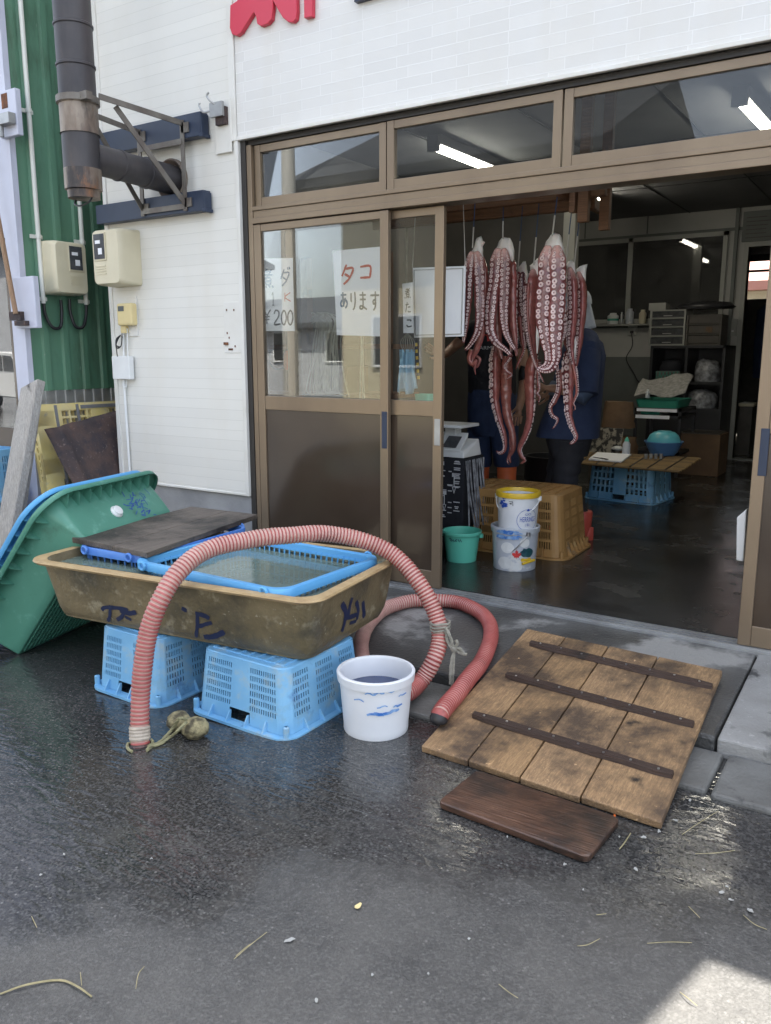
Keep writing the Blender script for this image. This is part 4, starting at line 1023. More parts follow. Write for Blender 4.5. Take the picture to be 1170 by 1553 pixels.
for v, ua, ub in ((.245, .105, .975), (.565, .10, .975), (.86, .085, .985)):
    a, b_ = bil(RP, ua, v), bil(RP, ub, v-.015); mb = MB(); nseg = 14
    sd = (RP[3]-RP[0]).normalized(); rings = []
    for i in range(nseg+1):
        p = a.lerp(b_, i/nseg); wv = .021*(1+.15*noise.noise(Vector((i*.5, v*9, 0)))); 
        if i in (0, nseg): wv *= .7
        hh = .017*(1+.15*noise.noise(Vector((i*.6, v*7, 4))))
        rings.append([p-sd*wv+up*.002, p+sd*wv+up*.002, p+sd*wv*.75+up*hh, p-sd*wv*.75+up*hh])
    mb.loft(rings, True, True, True); bt = mb.build('batten', mt['batten'], ramp_, smooth=True, angle=50)
    mb = MB()
    for i in range(8):
        p = a.lerp(b_, (i+.5)/8)+sd*random.uniform(-.006, .006)+up*.0165
        mb.tube([p, p+up*.003], .0045, 8)
    mb.build('nail', mt['steel'], bt)
SB = [atg(672, 1216, .03), atg(903, 1302, .03), atg(938, 1240, .03), atg(712, 1160, .03)]
c0 = sum(SB, Vector())/4; ang = math.degrees(math.atan2((SB[1]-SB[0]).y, (SB[1]-SB[0]).x))
w_ = (SB[1]-SB[0]).length; d_ = ((SB[3]-SB[0]).length+(SB[2]-SB[1]).length)/2
mb = MB(place(c0.x, c0.y, gz(c0.x)+.004, ang)); mb.loft([[(x, y, z) for x, y in rr(w_-2*i, d_-2*i, .022, 6)] for i, z in ((.002, 0), (0, .003), (0, .019), (.002, .0215), (.005, .0225))], True, True, True)
tag(mb.build('small_board', mt['small_board'], smooth=True, angle=35), 'small red brown board with rounded corners on the asphalt before the plank panel', 'board')

# ================================================================== GREEN AND BLUE TUBS LEANING
A0 = Vector((-1.46, -1.50, gz(-1.46)+.0)); Wv = Vector((.53, .0, .68)); yaw = 14
Lv = Vector((-math.sin(rad(yaw)), math.cos(rad(yaw)), 0)); Wv = (Wv-Lv*Wv.dot(Lv)).normalized(); Hv = Lv.cross(Wv).normalized()
if Hv.x > 0: Hv = -Hv
def tubM(o): return Matrix(((Wv.x, Lv.x, Hv.x, o.x), (Wv.y, Lv.y, Hv.y, o.y), (Wv.z, Lv.z, Hv.z, o.z), (0, 0, 0, 1)))
def tub(name, lab, o, W, L, H, m, grp, ribs, rimw=.05):
    """tub frame: x up the lean, y along its length, z from bottom to opening; corner of the bottom at o"""
    Mx = tubM(o) @ Matrix.Translation((W/2, L/2, 0)); r = thing(name, lab, 'tub', o)
    mb = MB(Mx); fl = .09
    def sz(z): f = z/H; return W+fl*f, L+fl*f
    rings = []
    for z in [0, .004]+[H*k/6 for k in range(1, 7)]:
        w, d = sz(z); k = .985 if z == 0 else 1; rings.append([(x, y, z) for x, y in rr(w*k, d*k, (.02+.06*(z/H)**2), 7)])
    w, d = sz(H)
    for a, z in ((rimw, H), (rimw+.02, H-.004), (rimw+.02, H-.028)): rings.append([(x, y, z) for x, y in rr(w+2*a, d+2*a, .10+a, 7)])
    mb.loft(rings, True, True)
    for k in range(9):
        for s in (-1, 1):
            y = -d*.40+k*d*.8/8; mb.hexa([(s*(w/2-.004), y-.002, H-.055), (s*(w/2+rimw), y-.002, H-.026), (s*(w/2+rimw), y+.002, H-.026), (s*(w/2-.004), y+.002, H-.055), (s*(w/2-.004), y-.002, H-.003), (s*(w/2+rimw), y-.002, H-.003), (s*(w/2+rimw), y+.002, H-.003), (s*(w/2-.004), y+.002, H-.003)])
    for k in range(8):
        for s in (-1, 1):
            x = -w*.40+k*w*.8/7; mb.hexa([(x-.002, s*(d/2-.004), H-.055), (x+.002, s*(d/2-.004), H-.055), (x+.002, s*(d/2+rimw), H-.026), (x-.002, s*(d/2+rimw), H-.026), (x-.002, s*(d/2-.004), H-.003), (x+.002, s*(d/2-.004), H-.003), (x+.002, s*(d/2+rimw), H-.003), (x-.002, s*(d/2+rimw), H-.003)])
    mb.build('shell', m, r, smooth=True, solid=.005, angle=50)
    if ribs:
        mb = MB(Mx); n1, n2 = 20, 16
        for k in range(n1+1): y = -L*.46+k*L*.92/n1; mb.box((-W*.47, y-.004, -.008), (W*.47, y+.004, -.0005))
        for k in range(n2+1): x = -W*.46+k*W*.92/n2; mb.box((x-.003, -L*.47, -.007), (x+.003, L*.47, -.0004))
        mb.build('bottom_rib', m, r)
    return r, Mx
green, GM = tub('fish_tub', 'sea green plastic tub leaning on its side against the brown tank', A0, .765, .70, .24, mt['green_pl'], None, True)
tub('fish_tub', 'sky blue plastic tub nested inside the leaning green tub', A0+Hv*.062-Wv*.022+Lv*.012, .741, .676, .235, mt['blue_pl'], None, False, .052)
# drain cap and blue smudge on its upper long wall
q = GM.inverted() @ at(176, 777, X=-1.12)
wall_n = Vector((1, 0, -.045/.24)).normalized()
capc = Vector((.40+.045*.55+.004, .06, .24*.5))
# find the cap position by walking along the view ray to the wall plane
d = (at(176, 777, X=-1.0)-CP).normalized()
Mi = GM.inverted(); o_ = Mi @ CP; dd = Mi.to_3x3() @ d
for s in range(8000):
    q = o_+dd*(2+s*.0004)
    if q.x < .3825+.045*q.z/.24: break
Rm = GM @ Matrix.Translation(q) @ Vector((0, 0, 1)).rotation_difference(wall_n).to_matrix().to_4x4()
mb = MB(Rm); mb.lathe([(.034, -.004), (.034, .008), (.028, .014), (.026, .022), (.018, .024), (.001, .024)], (0, 0, 0), 18); mb.build('drain_cap', mt['white_pl'], green, smooth=True)
mb = MB(GM)
for k in range(46):
    yy = q.y+.19+random.gauss(0, .05); zz = .12+random.gauss(0, .04)
    if not .02 < zz < .2: continue
    p = Vector((.3825+.045*zz/.24+.001, yy, zz)); a = random.uniform(0, 6.28); l = random.uniform(.006, .022); v = Vector((.19*math.sin(a), math.cos(a), math.sin(a)))
    mb.ribbon([p-v*l, p+v*l*.3, p+v*l], random.uniform(.004, .010), wall_n, .0032)
mb.build('ink_smudge', M('blue ink smudge', (.025, .06, .28), .5, (.04, .14, .30), 30), green)

# ================================================================== THINGS IN THE GAP AT THE LEFT
# yellow pallet on edge against the green wall
pm = Matrix.Translation((-2.585, -.44, -.18)) @ Matrix.Rotation(rad(-8), 4, 'Y') @ Matrix.Rotation(rad(4), 4, 'Z')
pal = thing('plastic_pallet', 'faded yellow plastic pallet standing on edge against the green wall', 'pallet', pm.translation.copy())
PW, PH, PT = 1.05, 1.13, .075
mb = MB(pm)                         # local: x thickness 0..-PT, y width, z height
def lattice(x0, x1, y0, y1, z0, z1, ny, nz_):
    hy, hz = (y1-y0)/ny, (z1-z0)/nz_
    for i in range(ny+1): mb.box((x0, y0+i*hy-.007, z0), (x1, y0+i*hy+.007, z1))
    for j in range(nz_+1): mb.box((x0+.002, y0, z0+j*hz-.007), (x1-.002, y1, z0+j*hz+.007))
for x0, x1 in ((-.022, 0), (-PT, -PT+.022)):
    for z in (0, .33, .62, PH-.19): mb.box((x0, 0, z), (x1, PW, z+.045)); mb.box((x0, 0, z+.145), (x1, PW, z+.19)); lattice(x0+.003, x1-.003, .2, .5, z+.045, z+.145, 4, 2); lattice(x0+.003, x1-.003, .62, .92, z+.045, z+.145, 4, 2); mb.box((x0+.001, 0, z+.045), (x1-.001, .19, z+.145))
    for y in (0, .46, PW-.14): mb.box((x0+.001, y, 0), (x1-.001, y+.14, PH))
mb.build('deck', mt['yellow_pl'], pal)
mb = MB(pm)
for z0, z1 in ((0, .16), (.48, .62), (PH-.16, PH)):
    for y in (0, .46, PW-.14): mb.box((-PT+.022, y+.002, z0), (-.022, y+.138, z1))
for j in range(22): mb.box((-PT+.02, .004, .03+j*.048), (-.02, .02, .046+j*.048))
for xx in (-.03, -.052): mb.box((xx-.004, .002, 0), (xx+.004, .022, PH))
mb.build('block', mt['yellow_pl'], pal)
mb = MB(pm)
for y in (.15, .33): mb.box((-.001, y, .02), (.004, y+.022, PH-.01))
for z in (PH-.03, PH-.14, .5): mb.box((-.001, .37, z-.012), (.0042, PW, z+.012))
mb.build('grip_strip', mt['grey_pl'], pal)
rs = [at(112, 738, X=-2.44), at(188, 727, X=-2.46), at(182, 621, X=-2.60), at(67, 651, X=-2.60)]
rs = [rs[0], rs[1]+Vector((0, .25, .0)), rs[2]+Vector((0, .25, .03)), rs[3]]
ext = (rs[0]-rs[3])*.9; rs[0] = rs[0]+ext; rs[1] = rs[1]+ext
mb = MB()
def rfn(u, v):
    p = bil(rs, u, v); return p+Vector((.012*math.sin(u*9)+.018*noise.noise(Vector((u*3, v*3, 0)))+(.02 if abs(u-.09) < .03 else 0), 0, .008*noise.noise(Vector((u*7, 2, 0))) if v > .99 else 0))
mb.grid(rfn, 34, 20); tag(mb.build('rusty_sheet', mt['rust'], solid=.004, smooth=True), 'dark rusty steel sheet leaning on the yellow pallet', 'sheet')
# grey plank leaning at the left, and the blue crates behind it
P_ = [at(-14, 850, Y=-.78), at(9, 850, Y=-.76), at(57, 574, Y=-.60), at(31, 588, Y=-.60)]
pv = Vector((.02, -.03, .005))
mb = MB(); mb.hexa([P_[0], P_[1], P_[1]+Vector((.01, .05, 0)), P_[0]+Vector((.01, .05, 0)), P_[3], P_[2], P_[2]+Vector((.01, .05, -.02)), P_[3]+Vector((.01, .05, -.02))])
pl = tag(mb.build('leaning_plank', mt['grey_wood'], bevel=.006), 'weathered grey plank leaning upright at the left edge', 'plank')
P2 = [at(8, 850, Y=-.68), at(20, 850, Y=-.68), at(55, 600, Y=-.52), at(48, 600, Y=-.52)]
mb = MB(); mb.hexa([P2[0], P2[1], P2[1]+Vector((.01, .04, 0)), P2[0]+Vector((.01, .04, 0)), P2[3], P2[2], P2[2]+Vector((.01, .04, 0)), P2[3]+Vector((.01, .04, 0))])
tag(mb.build('leaning_plank', mt['grey_wood'], bevel=.004), 'narrow grey plank behind the wider leaning plank at the left edge', 'plank')
cx = at(-10, 790, Y=-.32)
mb = MB(place(-3.17, -.20, .02, 4)); cpos = at(0, 700, Y=-.6)
crate('plastic_crate', 'sky blue crate upside down on a darker bucket at the left edge', place(-3.13, -.62, .30, 6), .42, .36, .34, .93, slots(.42, 3, 7, .34, 5, .05, .30, .03, .03), slots(.36, 2, 7, .34, 5, .05, .30, .03, .03), mt['blue_crate'])
bucket('blue_bucket', 'deep blue bucket standing behind the grey planks at the left edge', 'bucket', (-2.86, -.50, gz(-2.9)), .11, .13, .30, mt['blue_deep'])
mb = MB(); mb.box((-3.4, -.86, gz(-3)), (-2.9, -.36, gz(-3)+.48)); 
crate('plastic_crate', 'deep blue crate at the bottom of the stack behind the grey planks', place(-3.13, -.62, gz(-3.1), 3), .40, .34, .48, .98, slots(.40, 2, 6, .48, 6, .05, .42, .03, .04), slots(.34, 2, 6, .48, 6, .05, .42, .03, .04), mt['blue_deep'])

# ================================================================== LITTER ON THE ASPHALT
def stalk(pts, r, lab, m=None):
    P = [atg(x, y, .004+.004*(i % 2)) for i, (x, y) in enumerate(pts)]
    P = smooth_path(P, 4); mb = MB(); n = len(P)
    mb.tube(P, [r*(1-.5*abs(i/n-.4)) for i in range(n)], 5); return mb
tag(stalk([(0, 1508), (40, 1494), (90, 1487), (118, 1497), (139, 1512)], .0028, '').build('grass_stalk', mt['straw']), 'long green grass stalk bent across the asphalt at the lower left', 'stalk')
tag(stalk([(940, 1288), (948, 1278), (957, 1264)], .002, '').build('grass_stalk', mt['straw']), 'short dry stalk beside the right corner of the small board', 'stalk')
LS = 'dry straw bit lying loose on the wet asphalt'
for pts in ([(355, 1455), (378, 1435), (405, 1414)], [(358, 1450), (372, 1438), (380, 1432)], [(206, 1500), (210, 1478), (219, 1466)], [(1035, 1266), (1055, 1252), (1090, 1230)], 
            [(1055, 1295), (1085, 1294), (1115, 1290)], [(876, 1435), (892, 1433), (910, 1424)], [(982, 1431), (1015, 1429), (1050, 1430)], [(757, 1493), (772, 1505), (786, 1514)], [(1128, 1388), (1145, 1402), (1164, 1410)],
            [(1032, 1505), (1046, 1516), (1058, 1526)], [(48, 1390), (56, 1407)], [(122, 1475), (124, 1495)], [(1045, 1375), (1062, 1392)], [(905, 1388), (920, 1386)]):
    tag(stalk(pts, .0011, '').build('straw_bit', mt['straw']), LS, 'straw', 'straw bits scattered over the asphalt')
def flake(x, y, r, m, lab, cat='scrap', grp='pale scraps scattered over the asphalt', asp=.6):
    c = atg(x, y, .003); a0 = random.uniform(0, 6.28); P = []
    for k in range(9):
        a = k*math.tau/9; rr_ = r*.75*(1+random.uniform(-.35, .35)); u, v = rr_*math.cos(a), rr_*asp*math.sin(a)
        P.append(c+Vector((u*math.cos(a0)-v*math.sin(a0), u*math.sin(a0)+v*math.cos(a0), random.uniform(0, .003))))
    mb = MB(); mb.poly(P, (0, 0, .0015)); o = mb.build('paper_scrap', m); tag(o, lab, cat, grp)
LB = 'small pale scrap lying on the asphalt'
for x, y, r in ((977, 1271, .012), (1025, 1245, .010), (1047, 1215, .010), (857, 1312, .008), (965, 1320, .011), (1110, 1366, .008), (1095, 1354, .010), (712, 1425, .006), (440, 1427, .016), (1138, 1382, .013), (1067, 1320, .006), (770, 1270, .006), (1000, 1262, .010), (97, 1297, .006), (62, 1328, .006), (480, 1518, .008), (565, 1480, .006), (885, 1350, .005), (940, 1270, .006), (1103, 1346, .006), (650, 1478, .005), (230, 1303, .005)):
    flake(x, y, r, mt['scrap'], LB)
flake(543, 1376, .020, mt['yellow_scrap'], 'torn cream leaf lying on the asphalt in the middle foreground', 'leaf', None, .5)
flake(933, 1238, .010, mt['orange'], 'small orange peel scrap by the corner of the small board', 'scrap', None, .5)
# ================================================================== OCTOPUS ARMS
mo, nt, b = nodes('octopus arm'); L_ = nt.links.new
vc = N(nt, 'ShaderNodeVertexColor', layer_name='Col'); f = nz(nt, coords(nt), 42, 5)
f2 = nz(nt, coords(nt, (1, 1, .3)), 120, 3)
mm = nt.nodes.new('ShaderNodeMix'); mm.data_type = 'RGBA'; mm.blend_type = 'MULTIPLY'
mm.inputs[0].default_value = 1; L_(vc.outputs[0], mm.inputs[6]); L_(mixc(nt, ramp(nt, f, .3, .7), (.72, .66, .68), (1.12, 1.02, 1.0)), mm.inputs[7])
L_(mm.outputs[2], b.inputs['Base Color']); b.inputs['Roughness'].default_value = .24; b.inputs['Coat Weight'].default_value = .25; b.inputs['Coat Roughness'].default_value = .12; b.inputs['Subsurface Weight'].default_value = .12; b.inputs['Subsurface Radius'].default_value = (.012, .005, .004)
bn = N(nt, 'ShaderNodeBump', Strength=.25, Distance=.004); L_(f2, bn.inputs['Height']); L_(bn.outputs[0], b.inputs['Normal'])
mt['octo'] = mo
mt['sucker'] = M('sucker cup', (.86, .70, .68), .3, (.78, .58, .56), 60)
mt['sucker_in'] = M('sucker hollow', (.16, .05, .06), .4)
mt['flesh'] = M('white flesh', (.95, .93, .90), .35, (.90, .85, .80), 18, bump=.4, bs=40, sss=.15)
PINK, BRN, PUR, PALE = (.42, .125, .125), (.30, .115, .075), (.125, .03, .045), (.88, .60, .55)
def lerp(a, b, t): return tuple(x*(1-t)+y*t for x, y in zip(a, b))
def arm(root, px, Y, w0, face=0, curl=0, tone=0., suck=True, prof=None, dY=0, whitetop=0, ss=1.0):
    """one arm: photo pixels of its centre line at depth Y, w0 its half width in metres, face = angle of the sucker side off the viewer"""
    n0 = len(px)
    P = smooth_path([at(x, y, Y=Y+dY*i/(n0-1)) for i, (x, y) in enumerate(px)], 10)
    P = resample(P, .006); n = len(P); Lh = n*.006
    if n < 6: return
    vd = (CP-P[0]); vd.z = 0; vd.normalize()
    vd = Matrix.Rotation(rad(face), 3, 'Z') @ vd
    K = 16; mb = MB(); mb.col = []; rings = []; frames = []
    for i, p in enumerate(P):
        t = i/(n-1)
        T = (P[min(i+1, n-1)]-P[max(i-1, 0)]).normalized(); F = (vd-T*vd.dot(T)).normalized(); Sd = T.cross(F)
        if prof == 'long': r = w0*(min(1, .55+t*3))*(1-t)**.55*(1-.25*t)+.0035
        elif prof == 'tip': r = w0*(1-t)**.8+.003
        else: r = w0*min(1, .30+.7*(t*Lh/.07)**.6)*(1-.12*t)*(1-max(0, (t-.45)/.55)**1.6*.72)
        r = max(.003, r); r *= 1.06+.13*noise.noise(Vector((t*Lh*22, w0*900, px[0][0])))
        rg = []
        for k in range(K):
            a = k*math.tau/K; cs, sn = math.cos(a), math.sin(a)
            back = .95 if sn < 0 else .55
            web = 1.0+(.10 if abs(cs) > .85 else 0)
            q = p+(Sd*r*cs*web+F*r*sn*back)*(1+.09*noise.noise(Vector((cs*1.5, sn*1.5, t*Lh*30+px[0][0]))))
            rg.append(q)
            front = max(0, sn)
            c = lerp(lerp(BRN, PINK, .25+tone), PUR, min(1, front*1.3)*.8)
            c = lerp(c, (.17, .085, .088), .45*t); c = lerp(c, PINK, .55*max(0, 1-abs(sn)*1.6))
            if whitetop: c = lerp(PALE, c, min(1, max(0, t*Lh/whitetop))**1.1)
            mb.col.append(c)
        rings.append(rg); frames.append((p, T, F, Sd, r))
    mb.loft(rings, True, True, True)
    o = mb.build('tentacle', mt['octo'], root, smooth=True, angle=80)
    if suck:
        mb = MB(); s = .0; along = .02*ss; i = int(along/.006)
        side = 1
        while i < n-2:
            p, T, F, Sd, r = frames[i]; t = i/(n-1)
            sr = max(.0020, r*.325*min(1, .5+t*4)*ss)*random.uniform(.82, 1.16)
            for sd in (-1, 1):
                j = min(n-1, i+(int(sr*.9/.006) if sd > 0 else 0)); p, T, F, Sd, r = frames[j]
                c = p+Sd*r*(.52+random.uniform(-.07, .07))*sd+F*(r*.55*.80)+T*sr*random.uniform(-.25, .25); ax_ = (F*.9+Sd*.42*sd).normalized(); u = T; v = ax_.cross(u).normalized(); u = v.cross(ax_)
                KK = 10 if sr > .004 else 7
                prof_ = [(.82, -.25), (1.0, .25), (.92, .5), (.55, .55), (.30, .40)]
                R = [[c+(u*math.cos(k*math.tau/KK)+v*math.sin(k*math.tau/KK))*sr*a_+ax_*sr*h_ for k in range(KK)] for a_, h_ in prof_]
                mb.mi = 0; mb.loft(R); mb.mi = 1; mb.F(mb.R[-1])
            i += max(1, int(round(max(sr*2.3, .005)/.006)))
        mb.build('suckers', [mt['sucker'], mt['sucker_in']], o, smooth=True, angle=60)
    return o
def cap(root, px, Y, tk=.03):
    """lump of white flesh at the top: outline in photo pixels, given real thickness"""
    P = [at(x, y, Y=Y) for x, y in px]; c = sum(P, Vector())/len(P); vd = (CP-c); vd.z = 0; vd.normalize()
    mb = MB(); rings = []; P2 = []
    for a, b_ in zip(P, P[1:]+P[:1]): P2 += [a, a.lerp(b_, .5)]
    for s, k in ((.25, 1.0), (.62, .86), (.88, .52), (1.0, 0), (.88, -.52), (.62, -.86), (.25, -1.0)):
        rings.append([c+(p-c)*s+vd*tk*k*(1+.3*noise.noise(p*25))+Vector((noise.noise(p*40+Vector((k, 0, 0)))*.006, 0, noise.noise(p*37+Vector((0, k, 0)))*.006)) for p in P2])
    mb.loft(rings, True, True, True); return mb.build('white_flesh', mt['flesh'], root, smooth=True, angle=70)
def cord(root, x0, y0, x1, y1, Y, split=.55):
    a, b_ = at(x0, y0, Y=Y), at(x1, y1, Y=Y); top = a+(a-b_)*((2.11-a.z)/max(.02, (a-b_).z)) if a.z < 2.11 else a
    top.x = a.x; mb = MB(); m_ = top.lerp(b_, split); mb.mi = 0; mb.tube([top, m_], .0028, 6); mb.mi = 1; mb.tube([m_, b_], .0042, 6); mb.build('cord', [mt['cord_blue'], mt['cord_white']], root)
GR = 'octopus tentacles hung up in the doorway'
def octo(lab, x, y, Y): return thing('octopus', lab, 'octopus', at(x, y, Y=Y), GR)
Y = .62
o = octo('octopus piece with a knotted white top, leftmost in front of the white board', 725, 362, Y)
cap(o, [(717, 378), (721, 368), (724, 361), (730, 358), (733, 364), (736, 367), (733, 373), (733, 384), (735, 400), (728, 398), (718, 390), (714, 384)], Y+.02, .028); cord(o, 721, 305, 717, 376, Y)
arm(o, [(717, 381), (714, 395), (711, 420), (709, 450), (707, 480), (705, 505), (703, 520)], Y-.02, .029, -22, whitetop=.10)
arm(o, [(723, 381), (726, 395), (727, 420), (728, 455), (728, 485), (724, 505), (714, 522), (706, 531)], Y-.03, .028, 8, whitetop=.10)
arm(o, [(731, 388), (734, 420), (733, 460), (731, 500), (724, 528), (716, 545), (722, 556), (728, 545), (720, 538)], Y+.06, .024, 150, tone=.1, suck=False)
arm(o, [(716, 530), (713, 545), (718, 552), (724, 546), (721, 558), (722, 569)], Y+.03, .018, 90, suck=False, prof='tip')
Y = .70
o = octo('long octopus piece with a smooth white top, second from the left in the front row', 765, 360, Y)
cap(o, [(752, 378), (757, 366), (763, 359), (770, 361), (774, 360), (777, 368), (781, 380), (780, 392), (778, 398), (768, 388), (757, 384)], Y+.02, .032); cord(o, 764, 302, 763, 362, Y)
arm(o, [(756, 376), (753, 395), (751, 420), (747, 450), (744, 480), (745, 503), (754, 520), (768, 531), (776, 540)], Y-.03, .033, -14, whitetop=.09)
arm(o, [(765, 376), (766, 395), (766, 425), (765, 455), (765, 485), (769, 508), (777, 523), (783, 532)], Y-.03, .028, 0, whitetop=.09, dY=.03)
arm(o, [(775, 385), (778, 420), (778, 455), (779, 490), (782, 515), (784, 540)], Y+.06, .032, 120, tone=.2, whitetop=.03)
arm(o, [(757, 440), (754, 480), (756, 520), (762, 545)], Y+.06, .030, 170, suck=False)
Y = 1.02
arm(o, [(752, 522), (750, 545), (750, 575), (750, 605), (756, 635), (764, 660), (766, 680), (760, 687), (752, 684)], Y, .046, -78, tone=.05, prof='long')
arm(o, [(770, 540), (768, 570), (768, 610), (771, 635), (777, 655), (779, 680), (773, 692), (775, 703)], Y+.03, .034, 175, prof='long', suck=False)
arm(o, [(773, 620), (775, 650), (775, 680), (770, 698), (773, 705)], Y+.05, .016, 60, prof='tip')
arm(o, [(776, 538), (771, 545), (765, 555), (769, 563), (776, 568), (772, 572), (768, 575)], Y-.18, .014, 60, prof='tip')
for xo, yo, ln, fc in ((-4, 400, 118, 150), (5, 396, 140, 30), (12, 410, 120, 60)):
    arm(o, [(765+xo+random.uniform(-2, 2)+k*random.uniform(-1.5, 1.5), yo+ln*k/4) for k in range(5)], .80, .024, fc, tone=random.uniform(-.1, .2))
Y = .92
o = octo('small grey pink octopus piece hanging further back between the front pieces', 793, 402, Y)
cap(o, [(784, 412), (789, 403), (794, 397), (798, 396), (800, 408), (802, 420), (801, 438), (797, 446), (794, 430), (789, 418)], Y+.02, .026); cord(o, 792, 345, 786, 408, Y)
arm(o, [(786, 412), (786, 435), (787, 465), (789, 500), (793, 528)], Y, .028, -30, tone=-.1)
arm(o, [(794, 412), (793, 440), (795, 470), (797, 505), (796, 530)], Y, .030, 10, tone=-.1)
arm(o, [(790, 480), (793, 510), (795, 530), (789, 545), (783, 560)], Y-.04, .020, 80, prof='tip')
Y = .86
o = octo('brown backed octopus piece behind the largest one, its white flap turned to the left', 815, 395, Y)
cap(o, [(804, 402), (810, 398), (818, 390), (823, 386), (824, 402), (822, 420), (818, 440), (810, 425), (805, 408)], Y+.02, .026); cord(o, 817, 335, 810, 402, Y)
arm(o, [(809, 408), (808, 440), (806, 475), (806, 505), (810, 530), (813, 552)], Y, .040, -120, tone=.25, whitetop=.05)
arm(o, [(800, 430), (799, 470), (801, 500), (806, 530), (816, 560), (826, 582)], Y-.03, .024, -70, prof='tip')
arm(o, [(815, 430), (816, 470), (818, 510), (815, 535)], Y+.03, .03, 160, suck=False)
arm(o, [(812, 535), (806, 570), (806, 610), (804, 640), (797, 662), (789, 680), (792, 692), (797, 698), (790, 703)], Y+.14, .046, 100, prof='long')
arm(o, [(818, 545), (817, 575), (818, 590), (815, 596), (819, 602), (817, 612)], Y+.08, .013, 60, prof='tip')
mb = MB(); mb.tube([at(x, y, Y=Y-.03) for x, y in ((820, 440), (817, 480), (816, 510), (815, 536))], [.003, .010, .012, .003], 8); mb.build('white_membrane', mt['flesh'], o, smooth=True)
Y = .56
o = octo('largest octopus piece, front centre, with the biggest white suckers', 842, 353, Y)
cap(o, [(825, 380), (829, 366), (836, 356), (842, 353), (849, 354), (852, 360), (855, 372), (857, 384), (848, 390), (836, 388), (827, 388)], Y+.02, .036); cord(o, 847, 290, 838, 358, Y)
arm(o, [(832, 372), (829, 395), (828, 425), (825, 455), (824, 485), (828, 515), (832, 540), (829, 553), (818, 559)], Y-.03, .037, -8, tone=.15, whitetop=.12, ss=1.12)
arm(o, [(845, 372), (846, 395), (847, 425), (846, 455), (844, 485), (843, 515), (844, 540), (838, 557), (826, 562), (814, 558)], Y-.035, .037, 6, tone=.15, whitetop=.12, ss=1.12)
arm(o, [(838, 420), (836, 470), (836, 520), (836, 545), (825, 556)], Y+.04, .032, 170, tone=.2, suck=False)
for xo, yo, ln, fc in ((-9, 400, 150, 40), (2, 400, 165, 20), (10, 400, 140, 70)):
    arm(o, [(840+xo+random.uniform(-2, 2)+k*random.uniform(-1.5, 1.5), yo+ln*k/4) for k in range(5)], .66, .026, fc, tone=random.uniform(-.1, .2))
Y = .74
o = octo('octopus piece with an orange brown back, just right of the largest one', 866, 398, Y)
cap(o, [(858, 405), (862, 396), (867, 394), (872, 398), (874, 412), (870, 425), (862, 415)], Y+.02, .026); cord(o, 868, 345, 858, 404, Y)
arm(o, [(864, 405), (867, 430), (868, 460), (867, 490), (865, 520), (868, 545), (873, 560)], Y, .034, -68, tone=.3, whitetop=.08)
arm(o, [(871, 552), (875, 575), (876, 595), (872, 606), (870, 612), (873, 618), (870, 624)], Y, .015, 80, prof='tip')
arm(o, [(858, 470), (859, 510), (862, 535)], Y+.03, .022, 170, suck=False)
arm(o, [(862, 532), (862, 560), (862, 600), (863, 630), (869, 650), (874, 662), (870, 670), (863, 673)], Y+.20, .044, -62, tone=.3, prof='long', ss=1.1)
arm(o, [(849, 560), (848, 590), (842, 606), (835, 618), (838, 630), (846, 636), (842, 646), (838, 650)], Y+.24, .022, -60, tone=-.05, prof='tip')
Y = .84
o = octo('rightmost octopus piece, its white flap pointing right against the dark wall', 882, 408, Y)
cap(o, [(874, 408), (880, 403), (891, 400), (889, 414), (889, 432), (886, 438), (880, 424), (875, 416)], Y+.02, .024); cord(o, 880, 365, 871, 405, Y)
arm(o, [(877, 412), (881, 440), (881, 470), (879, 500), (877, 530), (874, 556)], Y, .034, -72, tone=.1, whitetop=.06)
arm(o, [(880, 470), (878, 500), (876, 540)], Y+.03, .02, 170, suck=False)
mb = MB(); mb.tube([at(x, y, Y=Y-.03) for x, y in ((871, 500), (873, 520), (872, 545))], [.003, .009, .003], 8); mb.build('white_membrane', mt['flesh'], o, smooth=True)

# timber rack they hang from
rk = thing('timber_rack', 'brown timber beams under the door head that the octopus pieces hang from', 'rack', (.1, .9, 2.1))
def tb(a, b_, w, h): return MB().bar(a, b_, w, h)
for Yb, z, x1 in ((.66, 2.115, .66), (.98, 2.11, .50)):
    tb((-1.0, Yb, z), (x1, Yb, z), .045, .085).build('beam', mt['beam'], rk, bevel=.003)
tb((.46, .5, 2.10), (.46, 1.25, 2.10), .04, .06).build('crosspiece', mt['beam'], rk, bevel=.003)
for x, y0, y1, Yb in ((885, 270, 337, .62), (917, 265, 349, .93)):
    p = at(x, y1, Y=Yb); MB().box((p.x-.028, Yb-.02, p.z), (p.x+.028, Yb+.02, 2.95)).build('hanger', mt['beam'], rk, bevel=.003)
p = at(867, 322, Y=.60); MB().box((p.x-.012, .59, p.z), (p.x+.02, .64, 2.20)).build('hanger', mt['beam'], rk, bevel=.003)

